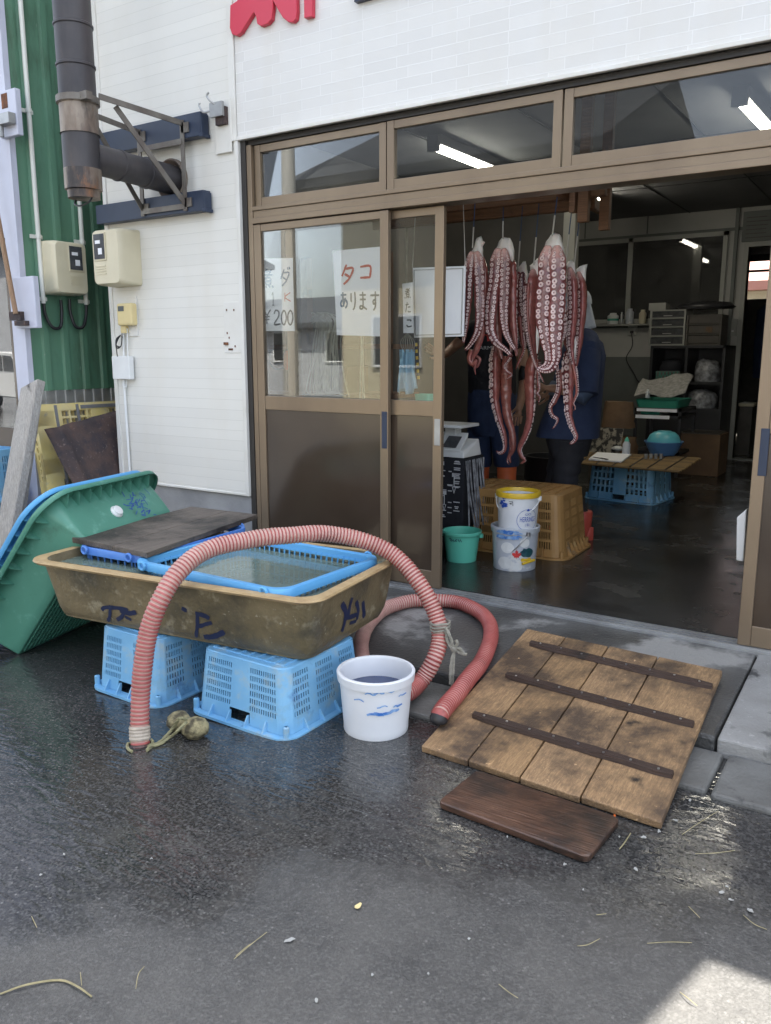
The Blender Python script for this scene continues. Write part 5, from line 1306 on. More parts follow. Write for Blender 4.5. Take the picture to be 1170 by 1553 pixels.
# ================================================================== PEOPLE
def skin(name, V_, E_, R_, m, parent, sub=2, root=0):
    off = LOC.get(parent.name, Vector()) if parent else Vector()
    me = bpy.data.meshes.new(name); me.from_pydata([Vector(v)-off for v in V_], E_, []); me.materials.append(m)
    o = bpy.data.objects.new(name, me); COL.objects.link(o); o.parent = parent; LOC[o.name] = off
    sk = o.modifiers.new('skin', 'SKIN'); sk.use_smooth_shade = True
    ly = me.skin_vertices[0] if me.skin_vertices else None
    if ly is None:
        bm = bmesh.new(); bm.from_mesh(me); bm.verts.layers.skin.verify(); bm.to_mesh(me); bm.free(); ly = me.skin_vertices[0]
    for i, r in enumerate(R_):
        ly.data[i].radius = (r, r) if not isinstance(r, tuple) else r; ly.data[i].use_root = (i == root)
    if sub: s = o.modifiers.new('sub', 'SUBSURF'); s.levels = sub; s.render_levels = sub
    return o
class Sk:
    def __init__(s): s.v = []; s.e = []; s.r = []
    def chain(s, start, pts):
        k = start
        for p, r in pts:
            s.v.append(Vector(p)); s.r.append(r); i = len(s.v)-1
            if k is not None: s.e.append((k, i))
            k = i
        return k
def hand(sk, wr, idx, dr, side_, nrm, curl=.5, sc=1.0):
    """palm, five fingers and a thumb leaving its side"""
    dr, side_, nrm = Vector(dr).normalized(), Vector(side_).normalized(), Vector(nrm).normalized()
    pm_ = wr+dr*.05*sc; k = sk.chain(idx, [(wr+dr*.03*sc, (.026*sc, .018*sc)), (pm_, (.034*sc, .017*sc))])
    for j, (o_, l) in enumerate(((-.03, .066), (-.010, .076), (.010, .072), (.028, .056))):
        b0 = pm_+dr*.028*sc+side_*o_*sc; d1 = (dr+nrm*curl*.35).normalized(); d2 = (dr+nrm*curl*1.1).normalized(); d3 = (dr*.6+nrm*curl*1.6).normalized()
        p1 = b0+d1*l*.45*sc; p2 = p1+d2*l*.32*sc; p3 = p2+d3*l*.25*sc
        sk.chain(k, [(b0, .0095*sc), (p1, .0088*sc), (p2, .008*sc), (p3, .007*sc)])
    t0 = wr+dr*.03*sc-side_*.028*sc; sk.chain(k-1, [(t0, .011*sc), (t0+(dr*.6-side_*.5+nrm*.3)*.035*sc, .010*sc), (t0+(dr*1.0-side_*.6+nrm*.6)*.055*sc, .0085*sc)])
def head(parent, c, fwd, R=.098):
    """head with face, as part of the body's own material; returns frame"""
    fwd = Vector(fwd).normalized(); upv = Vector((0, 0, 1)); upv = (upv-fwd*upv.dot(fwd)).normalized(); rt = fwd.cross(upv)
    mb = MB(); rings = []
    n = 28
    for a in range(1, 22):
        th = math.pi*a/22; z = -math.cos(th); s = math.sin(th); rg = []
        for k in range(n):
            ph = k*math.tau/n; x = math.cos(ph); y = math.sin(ph)      # y forward
            wx, wy = .78, .94
            if z < 0: wx *= 1+.22*z; wy *= 1+.06*z
            d = s*(1.0)
            bump = 0
            if y > .6:
                nose = math.exp(-((x)/.16)**2)*math.exp(-((z+.18)/.20)**2); bump += .16*nose
                bump -= .05*(math.exp(-((abs(x)-.36)/.14)**2)*math.exp(-((z-.05)/.11)**2))
                bump += .035*math.exp(-(x/.3)**2)*math.exp(-((z+.50)/.06)**2)+.03*math.exp(-(x/.3)**2)*math.exp(-((z+.62)/.06)**2)
                bump += .04*math.exp(-(x/.25)**2)*math.exp(-((z+.85)/.12)**2)
            rg.append(c+rt*R*wx*d*x+fwd*R*(wy*d*y+bump)+upv*R*1.22*z)
        rings.append(rg)
    mb.loft(rings, True, True, True)
    for s in (-1, 1):
        e0 = c+rt*s*R*.78-upv*R*.05-fwd*R*.05
        mb.loft([[e0+upv*math.cos(k*math.tau/10)*R*a_+fwd*math.sin(k*math.tau/10)*R*a_*.6+rt*s*R*h_ for k in range(10)] for a_, h_ in ((.2, -.06), (.28, .05), (.26, .10), (.14, .06))], True, False, True)
    mb.build('head', mt['skin'], parent, smooth=True, angle=80)
    for s in (-1, 1):
        e = c+rt*s*R*.31+upv*R*.06+fwd*R*.83; mb = MB(); mb.lathe([(.001, -.009), (.010, -.005), (.013, 0), (.010, .005), (.001, .009)], e, 10); mb.build('eye', mt['hair'], parent)
    return rt, upv, fwd
def shell(name, rings, m, parent, **k): mb = MB(); mb.loft(rings, True, True, True); return mb.build(name, m, parent, smooth=True, angle=75, **k)
# ---- left worker: black T-shirt, navy overtrousers, orange boots, facing the viewer
Y = 2.0
pl_ = thing('person', 'worker in black T-shirt, navy trousers and orange boots behind the left octopus pieces', 'person', (-.66, Y, 0))
J = lambda x, y, dy=0: at(x, y, Y=Y+dy)
hd = J(741, 438, -.02); nk = J(744, 478); ch = J(746, 520); pv_ = J(747, 600)
shR, shL = J(716, 496), J(779, 496)
sk = Sk()
i0 = sk.chain(None, [(pv_, (.13, .10))]); i1 = sk.chain(i0, [(J(747, 560), (.13, .095)), (ch, (.145, .10)), (J(745, 497), (.11, .08))]); i2 = sk.chain(i1, [(nk, .052), (hd+Vector((0, 0, -.05)), .055)])
eR = J(686, 528, -.10); wR = J(668, 540, -.30); a = sk.chain(i1, [(shR, .058), (J(702, 514, -.03), .048), (eR, .040), (J(677, 536, -.2), .036), (wR, .027)]); hand(sk, wR, a, (-.5, -.6, .5), (0, .3, 1), (.3, -.6, 0), .5)
eL = J(797, 566, -.06); wL = J(789, 615, -.22); a = sk.chain(i1, [(shL, .058), (J(790, 528, -.02), .050), (eL, .042), (J(794, 590, -.14), .036), (wL, .028)]); hand(sk, wL, a, (-.12, -.15, -1), (1, .2, -.1), (-.2, .7, 0), .35)
for x0, x1, x2 in ((732, 729, 729), (763, 767, 768)): sk.chain(i0, [(J(x0, 612), .085), (J((x0+x1)/2, 665), .072), (J(x1, 700, -.02), .058), (J(x2, 750), .05), (J(x2, 778), .045)])
skin('body', sk.v, sk.e, sk.r, mt['skin'], pl_)
rt, upv, fw = head(pl_, hd, (.30, -.9, -.12))
def torso(name, levels, m, parent, n=24):
    """levels: (centre, half width, half depth, facing angle)"""
    rings = []
    for c, w, d, a in levels: rings.append([c+Matrix.Rotation(rad(a), 3, 'Z') @ Vector((w*(abs(math.cos(k*math.tau/n))**.8)*math.copysign(1, math.cos(k*math.tau/n)), d*(abs(math.sin(k*math.tau/n))**.85)*math.copysign(1, math.sin(k*math.tau/n)), 0))*(1+.06*noise.noise(Vector((k*.55, c.z*7, w*7)))) for k in range(n)])
    return shell(name, rings, m, parent)
torso('shirt', [(J(747, 612), .185, .13, 25), (J(747, 585), .185, .13, 25), (J(746, 555), .185, .13, 25), (J(746, 525), .20, .135, 25), (J(746, 503), .21, .125, 25), (J(745, 488), .16, .10, 25), (J(744, 481), .075, .075, 25)], mt['black_cloth'], pl_)
for A in ((shR, J(700, 516, -.04)), (shL, J(790, 530, -.03))):
    d = A[1]-A[0]; mb = MB(); mb.tube([A[0]-d*.25, A[0]+d*.1, A[0]+d*.6, A[1]], [.05, .075, .072, .070], 18); mb.build('sleeve', mt['black_cloth'], pl_, smooth=True)
mb = MB(); mb.tube([J(800, 556, -.06), eL, J(796, 580, -.10)], [.05, .052, .046], 16); mb.build('arm_band', mt['black'], pl_, smooth=True)
torso('trousers', [(J(748, 660), .15, .12, 25), (J(747, 640), .185, .14, 25), (J(747, 605), .19, .138, 25), (J(747, 590), .18, .13, 25)], mt['navy_cloth'], pl_)
for x0, x1, x2 in ((729, 727, 728), (765, 767, 769)):
    mb = MB(); mb.tube([J(x0+3, 630), J(x0, 660), J(x1, 685, -.01), J(x2, 703, -.01), J(x2, 707, -.01)], [.10, .108, .10, .098, .088], 20); mb.build('trouser_leg', mt['navy_cloth'], pl_, smooth=True)
    f0 = J(x2, 711, -.01); mb = MB(); fx = Vector((f0.x, f0.y, 0)); mb.lathe([(.068, .43), (.076, .428), (.074, .38), (.072, .36), (.073, .355), (.070, .25), (.060, .12), (.058, .05), (.055, 0)], fx, 20, True, True)
    mb.loft([[fx+Vector((.045*math.sin(0)+.0, 0, 0))+Vector((w*math.cos(k*math.tau/16), -.02-.10*s+l*math.sin(k*math.tau/16), z)) for k in range(16)] for w, l, z, s in ((.05, .13, .0, .6), (.052, .135, .03, .6), (.046, .12, .06, .6), (.035, .08, .09, .5))], True, True, True)
    mb.build('boot', mt['boot'], pl_, smooth=True)
capb = []
for s, z in ((1.04, .12), (1.07, .3), (1.05, .55), (.92, .85), (.6, 1.12), (.2, 1.24)): capb.append([hd+rt*.098*.82*s*math.cos(k*math.tau/24)+fw*.098*.98*s*math.sin(k*math.tau/24)+upv*.098*z*1.05 for k in range(24)])
shell('cap', capb, mt['hair'], pl_)
mb = MB(); mb.poly([hd+upv*.032+fw*.088+rt*x+fw*y for x, y in ((-.075, 0), (-.06, .05), (0, .075), (.06, .05), (.075, 0))], upv*.008); mb.build('cap_peak', mt['hair'], pl_)
# shirt print and red badge
def text2d(s):
    cu_ = bpy.data.curves.new('t', 'FONT'); cu_.body = s; ob = bpy.data.objects.new('t', cu_); COL.objects.link(ob); bpy.context.view_layer.update()
    me = ob.evaluated_get(bpy.context.evaluated_depsgraph_get()).to_mesh(); v = [tuple(x.co) for x in me.vertices]; f_ = [tuple(p.vertices) for p in me.polygons]
    ob.evaluated_get(bpy.context.evaluated_depsgraph_get()).to_mesh_clear(); bpy.data.objects.remove(ob); bpy.data.curves.remove(cu_)
    w = max(p[0] for p in v); h = max(p[1] for p in v); return v, f_, w, h
def put_text(mb, s, fn, width, height):
    v, f_, w, h = text2d(s); k0 = len(mb.v)
    for p in v: mb.v.append(Vector(fn(p[0]/w*width, p[1]/h*height)))
    for q in f_: mb.f.append(tuple(i+k0 for i in q)); mb.m.append(0)
ta, tb_ = J(727, 530, -.148), J(754, 530, -.148); tu = (tb_-ta).normalized()
mb = MB(); put_text(mb, 'ARMO', lambda u, v: ta+tu*u+Vector((0, -.0, v)), (tb_-ta).length, .026); mb.build('shirt_print', mt['shirt_print'], pl_)
mb = MB(); q0 = J(741, 509, -.14); mb.poly([q0+Vector((x, 0, z)) for x, z in ((-.012, .028), (.03, .028), (.032, -.032), (-.008, -.04), (-.012, 0))], (0, .006, 0)); mb.build('red_badge', mt['red_cloth'], pl_)
mb = MB(); mb.tube(smooth_path([J(724, 510, -.14), J(732, 506, -.145), J(741, 510, -.14)]), .004, 6); mb.build('red_string', mt['red_cloth'], pl_)
# ---- right worker: blue coat, white cap, turned to the left, stooping
Y = 1.78
pr_ = thing('person', 'worker in blue work coat and white cap stooping behind the octopus on the right', 'person', (.22, Y, 0))
hd = J(876, 470); nk = J(886, 502); pv_ = J(868, 645)
sk = Sk(); i0 = sk.chain(None, [(pv_, (.125, .12))]); i1 = sk.chain(i0, [(J(876, 600), (.125, .12)), (J(882, 555), (.13, .12)), (J(886, 522), (.10, .10))]); i2 = sk.chain(i1, [(nk, .052), (hd+Vector((.02, 0, -.04)), .055)])
s1, s2 = J(892, 532, -.16), J(884, 530, .16)
e1, w1 = J(889, 594, -.24), J(838, 588, -.26)
a = sk.chain(i1, [(s1, .058), (J(891, 562, -.2), .046), (e1, .042), (J(862, 594, -.26), .036), (w1, .028)]); hand(sk, w1, a, (-1, -.15, .0), (0, -.3, 1), (.1, .9, -.2), .6)
e2, w2 = J(866, 590, .20), J(835, 600, .12)
a = sk.chain(i1, [(s2, .058), (J(874, 562, .2), .046), (e2, .042), (w2, .028)]); hand(sk, w2, a, (-1, -.1, 0), (0, -.3, 1), (.1, -.9, -.2), .6)
for q in ([(862, 660, -.08), (862, 700, -.08), (858, 735, -.08), (870, 775, -.08), (884, 808, -.08)], [(858, 660, .10), (852, 700, .10), (846, 735, .1), (842, 770, .1), (838, 795, .1)]):
    sk.chain(i0, [(J(x, y, dy), r) for (x, y, dy), r in zip(q, (.085, .07, .056, .048, .042))])
skin('body', sk.v, sk.e, sk.r, mt['skin'], pr_)
rt, upv, fw = head(pr_, hd, (-.92, -.28, -.30))
torso('coat', [(J(862, 662), .215, .20, 10), (J(866, 640), .205, .185, 10), (J(873, 606), .175, .17, 10), (J(879, 570), .165, .185, 10), (J(884, 540), .155, .20, 10), (J(886, 520), .13, .17, 10), (J(886, 508), .075, .09, 10)], mt['blue_cloth'], pr_)
mb = MB(); d = e1-s1; mb.tube([J(886, 516, .02), J(888, 518, -.06), s1+d*.02, s1+d*.12], [.085, .092, .088, .07], 20); mb.tube([s1-d*.12, s1+d*.08, s1+d*.5, s1+d*.9, e1+d*.06, e1+d*.08], [.05, .085, .082, .078, .080, .066], 20); mb.build('sleeve', mt['blue_cloth'], pr_, smooth=True)
mb = MB(); mb.tube([s1+d*.98, e1+d*.10+Vector((-.01, 0, 0)), e1.lerp(J(862, 594, -.26), .5), J(866, 594, -.26)], [.06, .064, .058, .056], 18); mb.build('rolled_cuff', M('rolled cuff', (.05, .075, .13), .85, (.06, .09, .15), 10), pr_, smooth=True)
for A, B_, C_ in ((s2, e2, J(842, 599, .14)),):
    mb = MB(); d = (B_-A); mb.tube([A-d*.15, A+d*.2, A+d*.6, B_, B_.lerp(C_, .5), C_], [.05, .08, .072, .066, .058, .05], 18); mb.build('sleeve', mt['blue_cloth'], pr_, smooth=True)
mb = MB(); mb.tube([J(846, 590, -.22), J(836, 588, -.22)], [.052, .05], 16); mb.build('cuff', M('grey cuff', (.10, .125, .17), .8), pr_, smooth=True)
torso('trousers', [(J(864, 690), .13, .16, 10), (J(864, 660), .165, .175, 10), (J(866, 640), .16, .17, 10)], mt['trouser'], pr_)
for q in ([(866, 668, -.08), (862, 700, -.08), (858, 730, -.08), (868, 762, -.08), (882, 792, -.08)], [(858, 668, .10), (852, 700, .10), (846, 735, .1), (842, 765, .1), (838, 785, .1)]):
    mb = MB(); P = smooth_path([J(*p) for p in q], 5); mb.tube(P, [.105-.035*i/len(P)+.006*math.sin(i*2.1) for i in range(len(P))], 20); mb.build('trouser_leg', mt['trouser'], pr_, smooth=True)
    f0 = J(*q[-1]); fx = Vector((f0.x+.01, f0.y, 0)); mb = MB(); mb.lathe([(.062, .20), (.066, .19), (.060, .10), (.058, .03), (.056, 0)], fx, 18, True, True)
    mb.loft([[fx+Vector((-.06-.14*math.cos(k*math.tau/16), w*math.sin(k*math.tau/16), z)) for k in range(16)] for w, z in ((.05, 0), (.052, .03), (.045, .06), (.03, .09))], True, True, True)
    mb.build('boot', mt['boot_red'], pr_, smooth=True)
capb = []
for s, z in ((1.05, .1), (1.1, .3), (1.12, .6), (1.02, .95), (.7, 1.2), (.25, 1.3)): capb.append([hd+rt*.098*.84*s*math.cos(k*math.tau/24)+fw*.098*1.0*s*math.sin(k*math.tau/24)+upv*.098*z*1.05 for k in range(24)])
shell('cap', capb, mt['cap_white'], pr_)
mb = MB()
def nf_(u, v): th = rad(100+160*u); r = .096-.006*v+.004*math.sin(u*22); return hd+rt*r*.86*math.cos(th+rad(90)-rad(90))*-1*math.cos(0)*1+Vector((0, 0, 0)) if False else hd+(fw*math.cos(th)+rt*math.sin(th)*.85)*r+upv*(.05-.20*v)
mb.grid(nf_, 20, 8); mb.build('neck_flap', mt['cap_white'], pr_, smooth=True, solid=.003)

# ================================================================== INSIDE, NEAR THE DOOR
cm = place(.0, 1.22, 0, 4)
crate('plastic_crate', 'large tan slotted crate upside down behind the stacked white buckets', place(-.03, 1.28, 0, 2), .78, .52, .40, .90,
      slots(.78, 5, 6, .40, 5, .06, .355, .06, .045, .016, .55), slots(.52, 3, 5, .40, 5, .06, .355, .05, .05, .016, .5), mt['tan_pl'], rc=.07, fin=6, flange=.035)
pb = at(767, 866, Z=0); pb = Vector((pb.x, pb.y+.125, 0))
pail = bucket('clear_pail', 'cloudy clear pail with ice blocks, maple leaf label and yellow wire grip', 'pail', pb, .125, .140, .26, mt['clearpail'], handle=(rad(-35), .15, mt['steel']))
def on_pail(r0, r1, h, u, v, base, ang0, ex=.0022):
    r = r0+(r1-r0)*v/h+ex; a = ang0+u/r; return base+Vector((r*math.cos(a), r*math.sin(a), v))
va = math.atan2(CP.y-pb.y, CP.x-pb.x)
mb = MB(); lf = [(0, -.9), (.06, -.45), (.45, -.55), (.40, -.35), (.85, .0), (.72, .08), (.80, .35), (.50, .30), (.45, .42), (.20, .18), (.30, .70), (.14, .62), (0, 1.0)]
lf = lf+[(-x, y) for x, y in lf[-2:0:-1]]
ctr = [on_pail(.125, .140, .26, .028, .10, pb, va)]
def fan(mb, pts, u0, v0, s, base, r0, r1, h, ang):
    c = mb.V(on_pail(r0, r1, h, u0, v0, base, ang)); ids = [mb.V(on_pail(r0, r1, h, u0+x*s, v0+y*s, base, ang)) for x, y in pts]
    for k in range(len(ids)): mb.F((c, ids[k], ids[(k+1) % len(ids)]))
fan(mb, lf, .012, .105, .034, pb, .125, .140, .26, va); mb.build('leaf_print', mt['leaf_red'], pail)
mb = MB(); bl = [(math.cos(k*math.tau/18)*(1+.25*noise.noise(Vector((k*.9, 3, 1)))), math.sin(k*math.tau/18)*.62*(1+.3*noise.noise(Vector((k*.9, 8, 1))))) for k in range(18)]
fan(mb, bl, .078, .115, .046, pb, .125, .140, .26, va); mb.build('teal_label', mt['label_teal'], pail)
mb = MB(); fan(mb, [(1, 0), (.9, .3), (-.9, .3), (-1, 0), (-.8, -.3), (.8, -.3)], .072, .072, .036, pb, .125, .140, .26, va); mb.build('yellow_label', mt['yellow'], pail)
mb = MB(); c = on_pail(.125, .140, .26, .085, .06, pb, va, .012); t_ = Vector((-math.sin(va+.6), math.cos(va+.6), .18)); mb.tube([c-t_*.04, c+t_*.045], .008, 10); mb.build('grip', mt['yellow'], pail)
mb = MB()
for u0, v0, s in ((-.06, .05, .045), (-.045, .145, .04), (.06, .175, .032), (.02, .03, .03)):
    o_ = [(math.cos(k*math.tau/16)*(1+.2*noise.noise(Vector((k*.7, u0*90, 1)))), math.sin(k*math.tau/16)*.85) for k in range(16)]; fan(mb, o_, u0, v0, s, pb, .125, .140, .26, va-.0)
mb.build('ice_block', mt['white_pl'], pail)
mb = MB()
for k in range(22):
    u0 = random.gauss(-.03, .05); v0 = random.choice((.205, .215, .235, .245)); mb.ribbon([on_pail(.125, .140, .26, u0+d_*.02, v0+random.uniform(-.004, .004), pb, va, .009) for d_ in (-1.2, -.5, 0, .5, 1.2)], random.uniform(.006, .014), Vector((math.cos(va), math.sin(va), 0)), .001)
mb.build('blue_smear', mt['smear'], pail)
ub = Vector((pb.x+.012, pb.y, .225))
wp = bucket('white_pail', 'white pail with yellow rim and blue round print, stacked on the clear pail', 'pail', ub, .112, .124, .235, mt['bucket'], band=False, handle=(rad(10), .10, mt['white_pl']))
MB().lathe([(.122, .212), (.131, .213), (.134, .235), (.130, .244), (.120, .244), (.116, .222)], ub, 40).build('yellow_rim', mt['yellow'], wp, smooth=True)
mb = MB()
put_text(mb, 'HERRINGS', lambda u, v: on_pail(.112, .124, .235, .012+u, .075+v, ub, va), .105, .030)
put_text(mb, '( 塩 )', lambda u, v: on_pail(.112, .124, .235, .045+u, .05+v, ub, va), .034, .016)
mb.build('lettering', mt['label_blue'], wp)
mb = MB(); cu0, cv0, rr0 = .064, .085, .068
mb.ribbon([on_pail(.112, .124, .235, cu0+rr0*math.cos(k*math.tau/40), cv0+rr0*.95*math.sin(k*math.tau/40), ub, va) for k in range(41)], .0022, lambda p: Vector((p.x-ub.x, p.y-ub.y, 0)), .0005)
for s in (-1, 1): mb.ribbon([on_pail(.112, .124, .235, cu0+s*.010+.010*math.cos(k*math.tau/12), .120+.005*math.sin(k*math.tau/12), ub, va) for k in range(13)], .002, lambda p: Vector((p.x-ub.x, p.y-ub.y, 0)), .0005)
fan(mb, [(1, 0), (0, 1), (-1, 0), (0, -.3)], cu0, .142, .012, ub, .112, .124, .235, va); mb.build('round_print', mt['label_blue'], wp)
mb = MB(); mb.ribbon([on_pail(.112, .124, .235, u, v, ub, va-.35) for u, v in ((-.012, .195), (.012, .195), (.014, .17))], .004, Vector((math.cos(va), math.sin(va), 0)), .001); fan(mb, [(-1, .1), (.6, .7), (.4, -.5)], .0, .182, .010, ub, .112, .124, .235, va-.35); mb.build('arrow_mark', mt['ink_black'], wp)
mb = MB()
for k in range(16): u0, v0 = random.gauss(-.088, .018), random.gauss(.185, .022); mb.ribbon([on_pail(.112, .124, .235, u0+d_, v0+random.uniform(-.006, .006), ub, va, .003) for d_ in (-.012, -.004, .004, .012)], random.uniform(.006, .012), Vector((math.cos(va-.7), math.sin(va-.7), 0)), .001)
mb.build('blue_smear', mt['label_blue'], wp)
gb = at(696, 855, Z=0); gb = Vector((gb.x-.035, gb.y+.10, 0))
gbk = bucket('green_bucket', 'mint green bucket on the shop floor next to the door post', 'bucket', gb, .092, .117, .19, mt['mint'], band=False, handle=(rad(200), .02, mt['mint']))
va2 = math.atan2(CP.y-gb.y, CP.x-gb.x); mb = MB()
for pts in ([(-.085, .150), (-.07, .158), (-.072, .140)], [(-.062, .155), (-.064, .138), (-.05, .150), (-.048, .136)], [(-.03, .155), (-.042, .140), (-.028, .142)], [(-.022, .156), (-.014, .138), (-.008, .155), (.0, .138)]): mb.ribbon([on_pail(.092, .117, .19, u, v, gb, va2) for u, v in pts], .006, lambda p: Vector((p.x-gb.x, p.y-gb.y, 0)), .001)
mb.build('brush_mark', mt['ink'], gbk)
# scale on a black printed carton
cb_ = Vector((-.43, .98, 0))
r = thing('black_carton', 'black carton with white chalk style print beside the door post', 'carton', cb_)
MB().box((-.62, .86, .16), (-.245, 1.14, .615)).build('box', mt['black_cloth'], r, bevel=.004)
MB().box((-.60, .88, 0), (-.26, 1.12, .158)).build('stand', mt['black_cloth'], r)
mb = MB()
for k in range(34):
    x = random.choice((-.34, -.29, -.39)); z = random.uniform(.2, .6); w = random.uniform(.02, .05)
    mb.box((x-w/2, .8585, z), (x+w/2, .8595, z+.006))
for (x, z) in ((-.40, .52), (-.38, .33), (-.31, .45)):
    mb.tube([(x, .859, z+.05), (x, .859, z-.02)], .003, 6); mb.tube([(x-.012, .859, z-.02), (x+.012, .859, z-.02), (x, .859, z-.06), (x-.012, .859, z-.02)], .003, 6); mb.box((x-.015, .8585, z+.045), (x+.015, .8595, z+.07))
mb.build('print', mt['shirt_print'], r)
mb = MB()
for k in range(9): mb.tube(smooth_path([(-.243+.01*random.random(), .88+.03*k, .6), (-.225+.02*random.random(), .87+.03*k, .4), (-.20+.04*random.random(), .86+.03*k, .17)]), .006, 6)
mb.build('plastic_wrap', mt['foil'], r, smooth=True)
r = thing('scale', 'white weighing scale on the black carton by the door post', 'scale', (-.40, .98, .617))
mb = MB(); mb.hexa([(-.53, .87, .617), (-.25, .87, .617), (-.25, 1.12, .617), (-.53, 1.12, .617), (-.53, .90, .66), (-.27, .90, .66), (-.27, 1.12, .72), (-.53, 1.12, .72)]); mb.build('base', mt['white_pl'], r, bevel=.006)
mb = MB(); mb.hexa([(-.50, .885, .655), (-.285, .885, .655), (-.30, 1.02, .73), (-.50, 1.02, .73), (-.50, .892, .668), (-.285, .892, .668), (-.30, 1.03, .765), (-.50, 1.03, .765)]); mb.build('display_housing', mt['white_pl'], r, bevel=.004)
mb = MB(); mb.hexa([(-.42, .895, .6775), (-.32, .895, .6775), (-.325, .985, .74), (-.42, .985, .74), (-.42, .893, .680), (-.32, .893, .680), (-.325, .983, .7425), (-.42, .983, .7425)]); mb.build('display', mt['clear_dark'], r)
mb = MB(); mb.box((-.56, .90, .80), (-.29, 1.16, .82)); mb.box((-.46, 1.0, .74), (-.38, 1.08, .80)); mb.build('pan', mt['white_pl'], r, bevel=.004)
# white board hanging behind the second door leaf
r = thing('white_board', 'white board hanging inside between the door post and the octopus', 'board', at(665, 455, Y=.30))
q = [at(628, 512, Y=.36), at(703, 510, Y=.36), at(706, 403, Y=.36), at(626, 406, Y=.36)]
MB().poly(q, (0, .012, 0)).build('panel', mt['paper'], r, bevel=.002)
cc = sum(q, Vector())/4; mb = MB()
for a, b_ in zip(q, q[1:]+q[:1]): mb.bar(cc+(a-cc)*.93+Vector((0, -.002, 0)), cc+(b_-cc)*.93+Vector((0, -.002, 0)), .006, .004)
mb.build('edge_line', mt['silver'], r)
for k_, s_ in ((2, -.02), (3, .02)): MB().tube([q[k_], q[k_]+Vector((s_, 0, .35))], .002, 5).build('cord', mt['cord_white'], r)

# ---- paper notices taped inside the panes
ST = {'ta': [[(.45, .95), (.12, .4)], [(.38, .75), (.85, .75), (.6, .3), (.2, .0)], [(.3, .5), (.62, .35)]], 'ko': [[(.15, .8), (.85, .8), (.82, .15)], [(.12, .15), (.85, .15)]],
      'a': [[(.15, .78), (.8, .8)], [(.42, .95), (.4, .5), (.48, .1)], [(.68, .62), (.45, .2), (.22, .12), (.15, .3), (.35, .5), (.7, .48), (.85, .3), (.75, .1), (.6, .02)]],
      'ri': [[(.25, .9), (.22, .5), (.32, .45)], [(.7, .95), (.72, .5), (.6, .15), (.42, 0)]], 'ma': [[(.2, .78), (.8, .78)], [(.22, .55), (.78, .55)], [(.5, .95), (.5, .2), (.35, .05), (.2, .12), (.3, .22), (.55, .15), (.85, .02)]],
      'su': [[(.1, .75), (.9, .75)], [(.55, .95), (.55, .4), (.4, .3), (.35, .45), (.48, .52), (.57, .38), (.5, .1), (.35, -.02)]],
      'ni': [[(.2, .86), (.72, .86)], [(.46, 1.0), (.46, .68)], [(.08, .68), (.92, .68)], [(.85, .95), (.5, .62), (.12, .42)], [(.36, .52), (.36, .2), (.72, .2), (.72, .52), (.36, .52)], [(.36, .36), (.72, .36)], [(.1, .12), (.03, 0)], [(.35, .12), (.38, .0)], [(.6, .12), (.65, .0)], [(.85, .12), (.96, 0)]],
      'dk': [[(.78, 1.05), (.86, .92)], [(.92, 1.08), (1.0, .95)]], 'K': [[(.2, 1), (.15, 0)], [(.8, 1), (.2, .48), (.85, 0)]], '1': [[(.3, .8), (.5, 1), (.48, 0)], [(.3, 0), (.68, 0)]],
      'Y': [[(.1, 1), (.45, .55)], [(.85, 1), (.45, .55), (.42, 0)], [(.12, .48), (.75, .52)], [(.12, .3), (.72, .32)]], '2': [[(.12, .75), (.35, 1), (.75, .9), (.7, .55), (.1, .02), (.95, .05)]], '0': [[(.5, 1), (.15, .65), (.2, .15), (.55, 0), (.88, .4), (.78, .85), (.5, 1)]],
      'ta2': [[(.1, .75), (.65, .8)], [(.4, 1), (.1, 0)], [(.5, .5), (.9, .52)], [(.45, .15), (.6, .02), (.95, .05)]], 'ko2': [[(.2, .8), (.8, .78), (.7, .65)], [(.15, .25), (.4, .05), (.9, .12)]]}
def notice(name, lab, corners, Yp, items):
    q = [at(x, y, Y=Yp) for x, y in corners]        # bl br tr tl
    r = thing(name, lab, 'notice', (q[0]+q[1])/2, 'handwritten notices in the panes')
    mb = MB(); mb.grid(lambda u, v: bil(q, u, v)+Vector((0, .004*math.sin(u*3+v*2), 0)), 10, 10); mb.build('sheet', mt['paper'], r, solid=.0006)
    for m, lst in items:
        mb = MB()
        for ch_, u, v, w, h, wd in lst:
            for s in ST[ch_]:
                P = smooth_path([(u+x*w, v+y*h, 0) for x, y in s], 4)
                mb.ribbon([bil(q, p.x, p.y)+Vector((0, .004*math.sin(p.x*3+p.y*2)-.002, 0)) for p in P], wd, (0, -1, 0), .001)
        mb.build('writing', m, r)
    return r
notice('paper_notice', 'white notice with boiled octopus price per kilo, at the left of the glass', [(396, 502), (447, 502), (445, 391), (393, 392)], .034,
       [(mt['ink_blue'], [('ni', .06, .60, .36, .26, .010), ('ta', .60, .62, .34, .24, .010), ('dk', .58, .60, .34, .26, .009)]), (mt['ink_grey'], [('1', .30, .36, .18, .17, .006)]), (mt['ink_red'], [('K', .70, .41, .26, .12, .006)]), (mt['ink_black'], [('Y', .08, .10, .26, .20, .010), ('2', .38, .09, .22, .20, .010), ('0', .60, .09, .19, .20, .010), ('0', .79, .09, .20, .20, .010)])])
notice('paper_notice', 'large white notice with red katakana on top and a line of hiragana below', [(511, 508), (578, 510), (578, 374), (504, 380)], .034,
       [(mt['ink_red'], [('ta', .14, .60, .34, .24, .013), ('ko', .54, .64, .30, .19, .013)]), (mt['ink_blue'], [('a', .10, .32, .20, .20, .011)]), (mt['ink_grey'], [('ri', .32, .30, .18, .22, .010), ('ma', .50, .30, .24, .22, .010), ('su', .76, .30, .24, .22, .010)])])
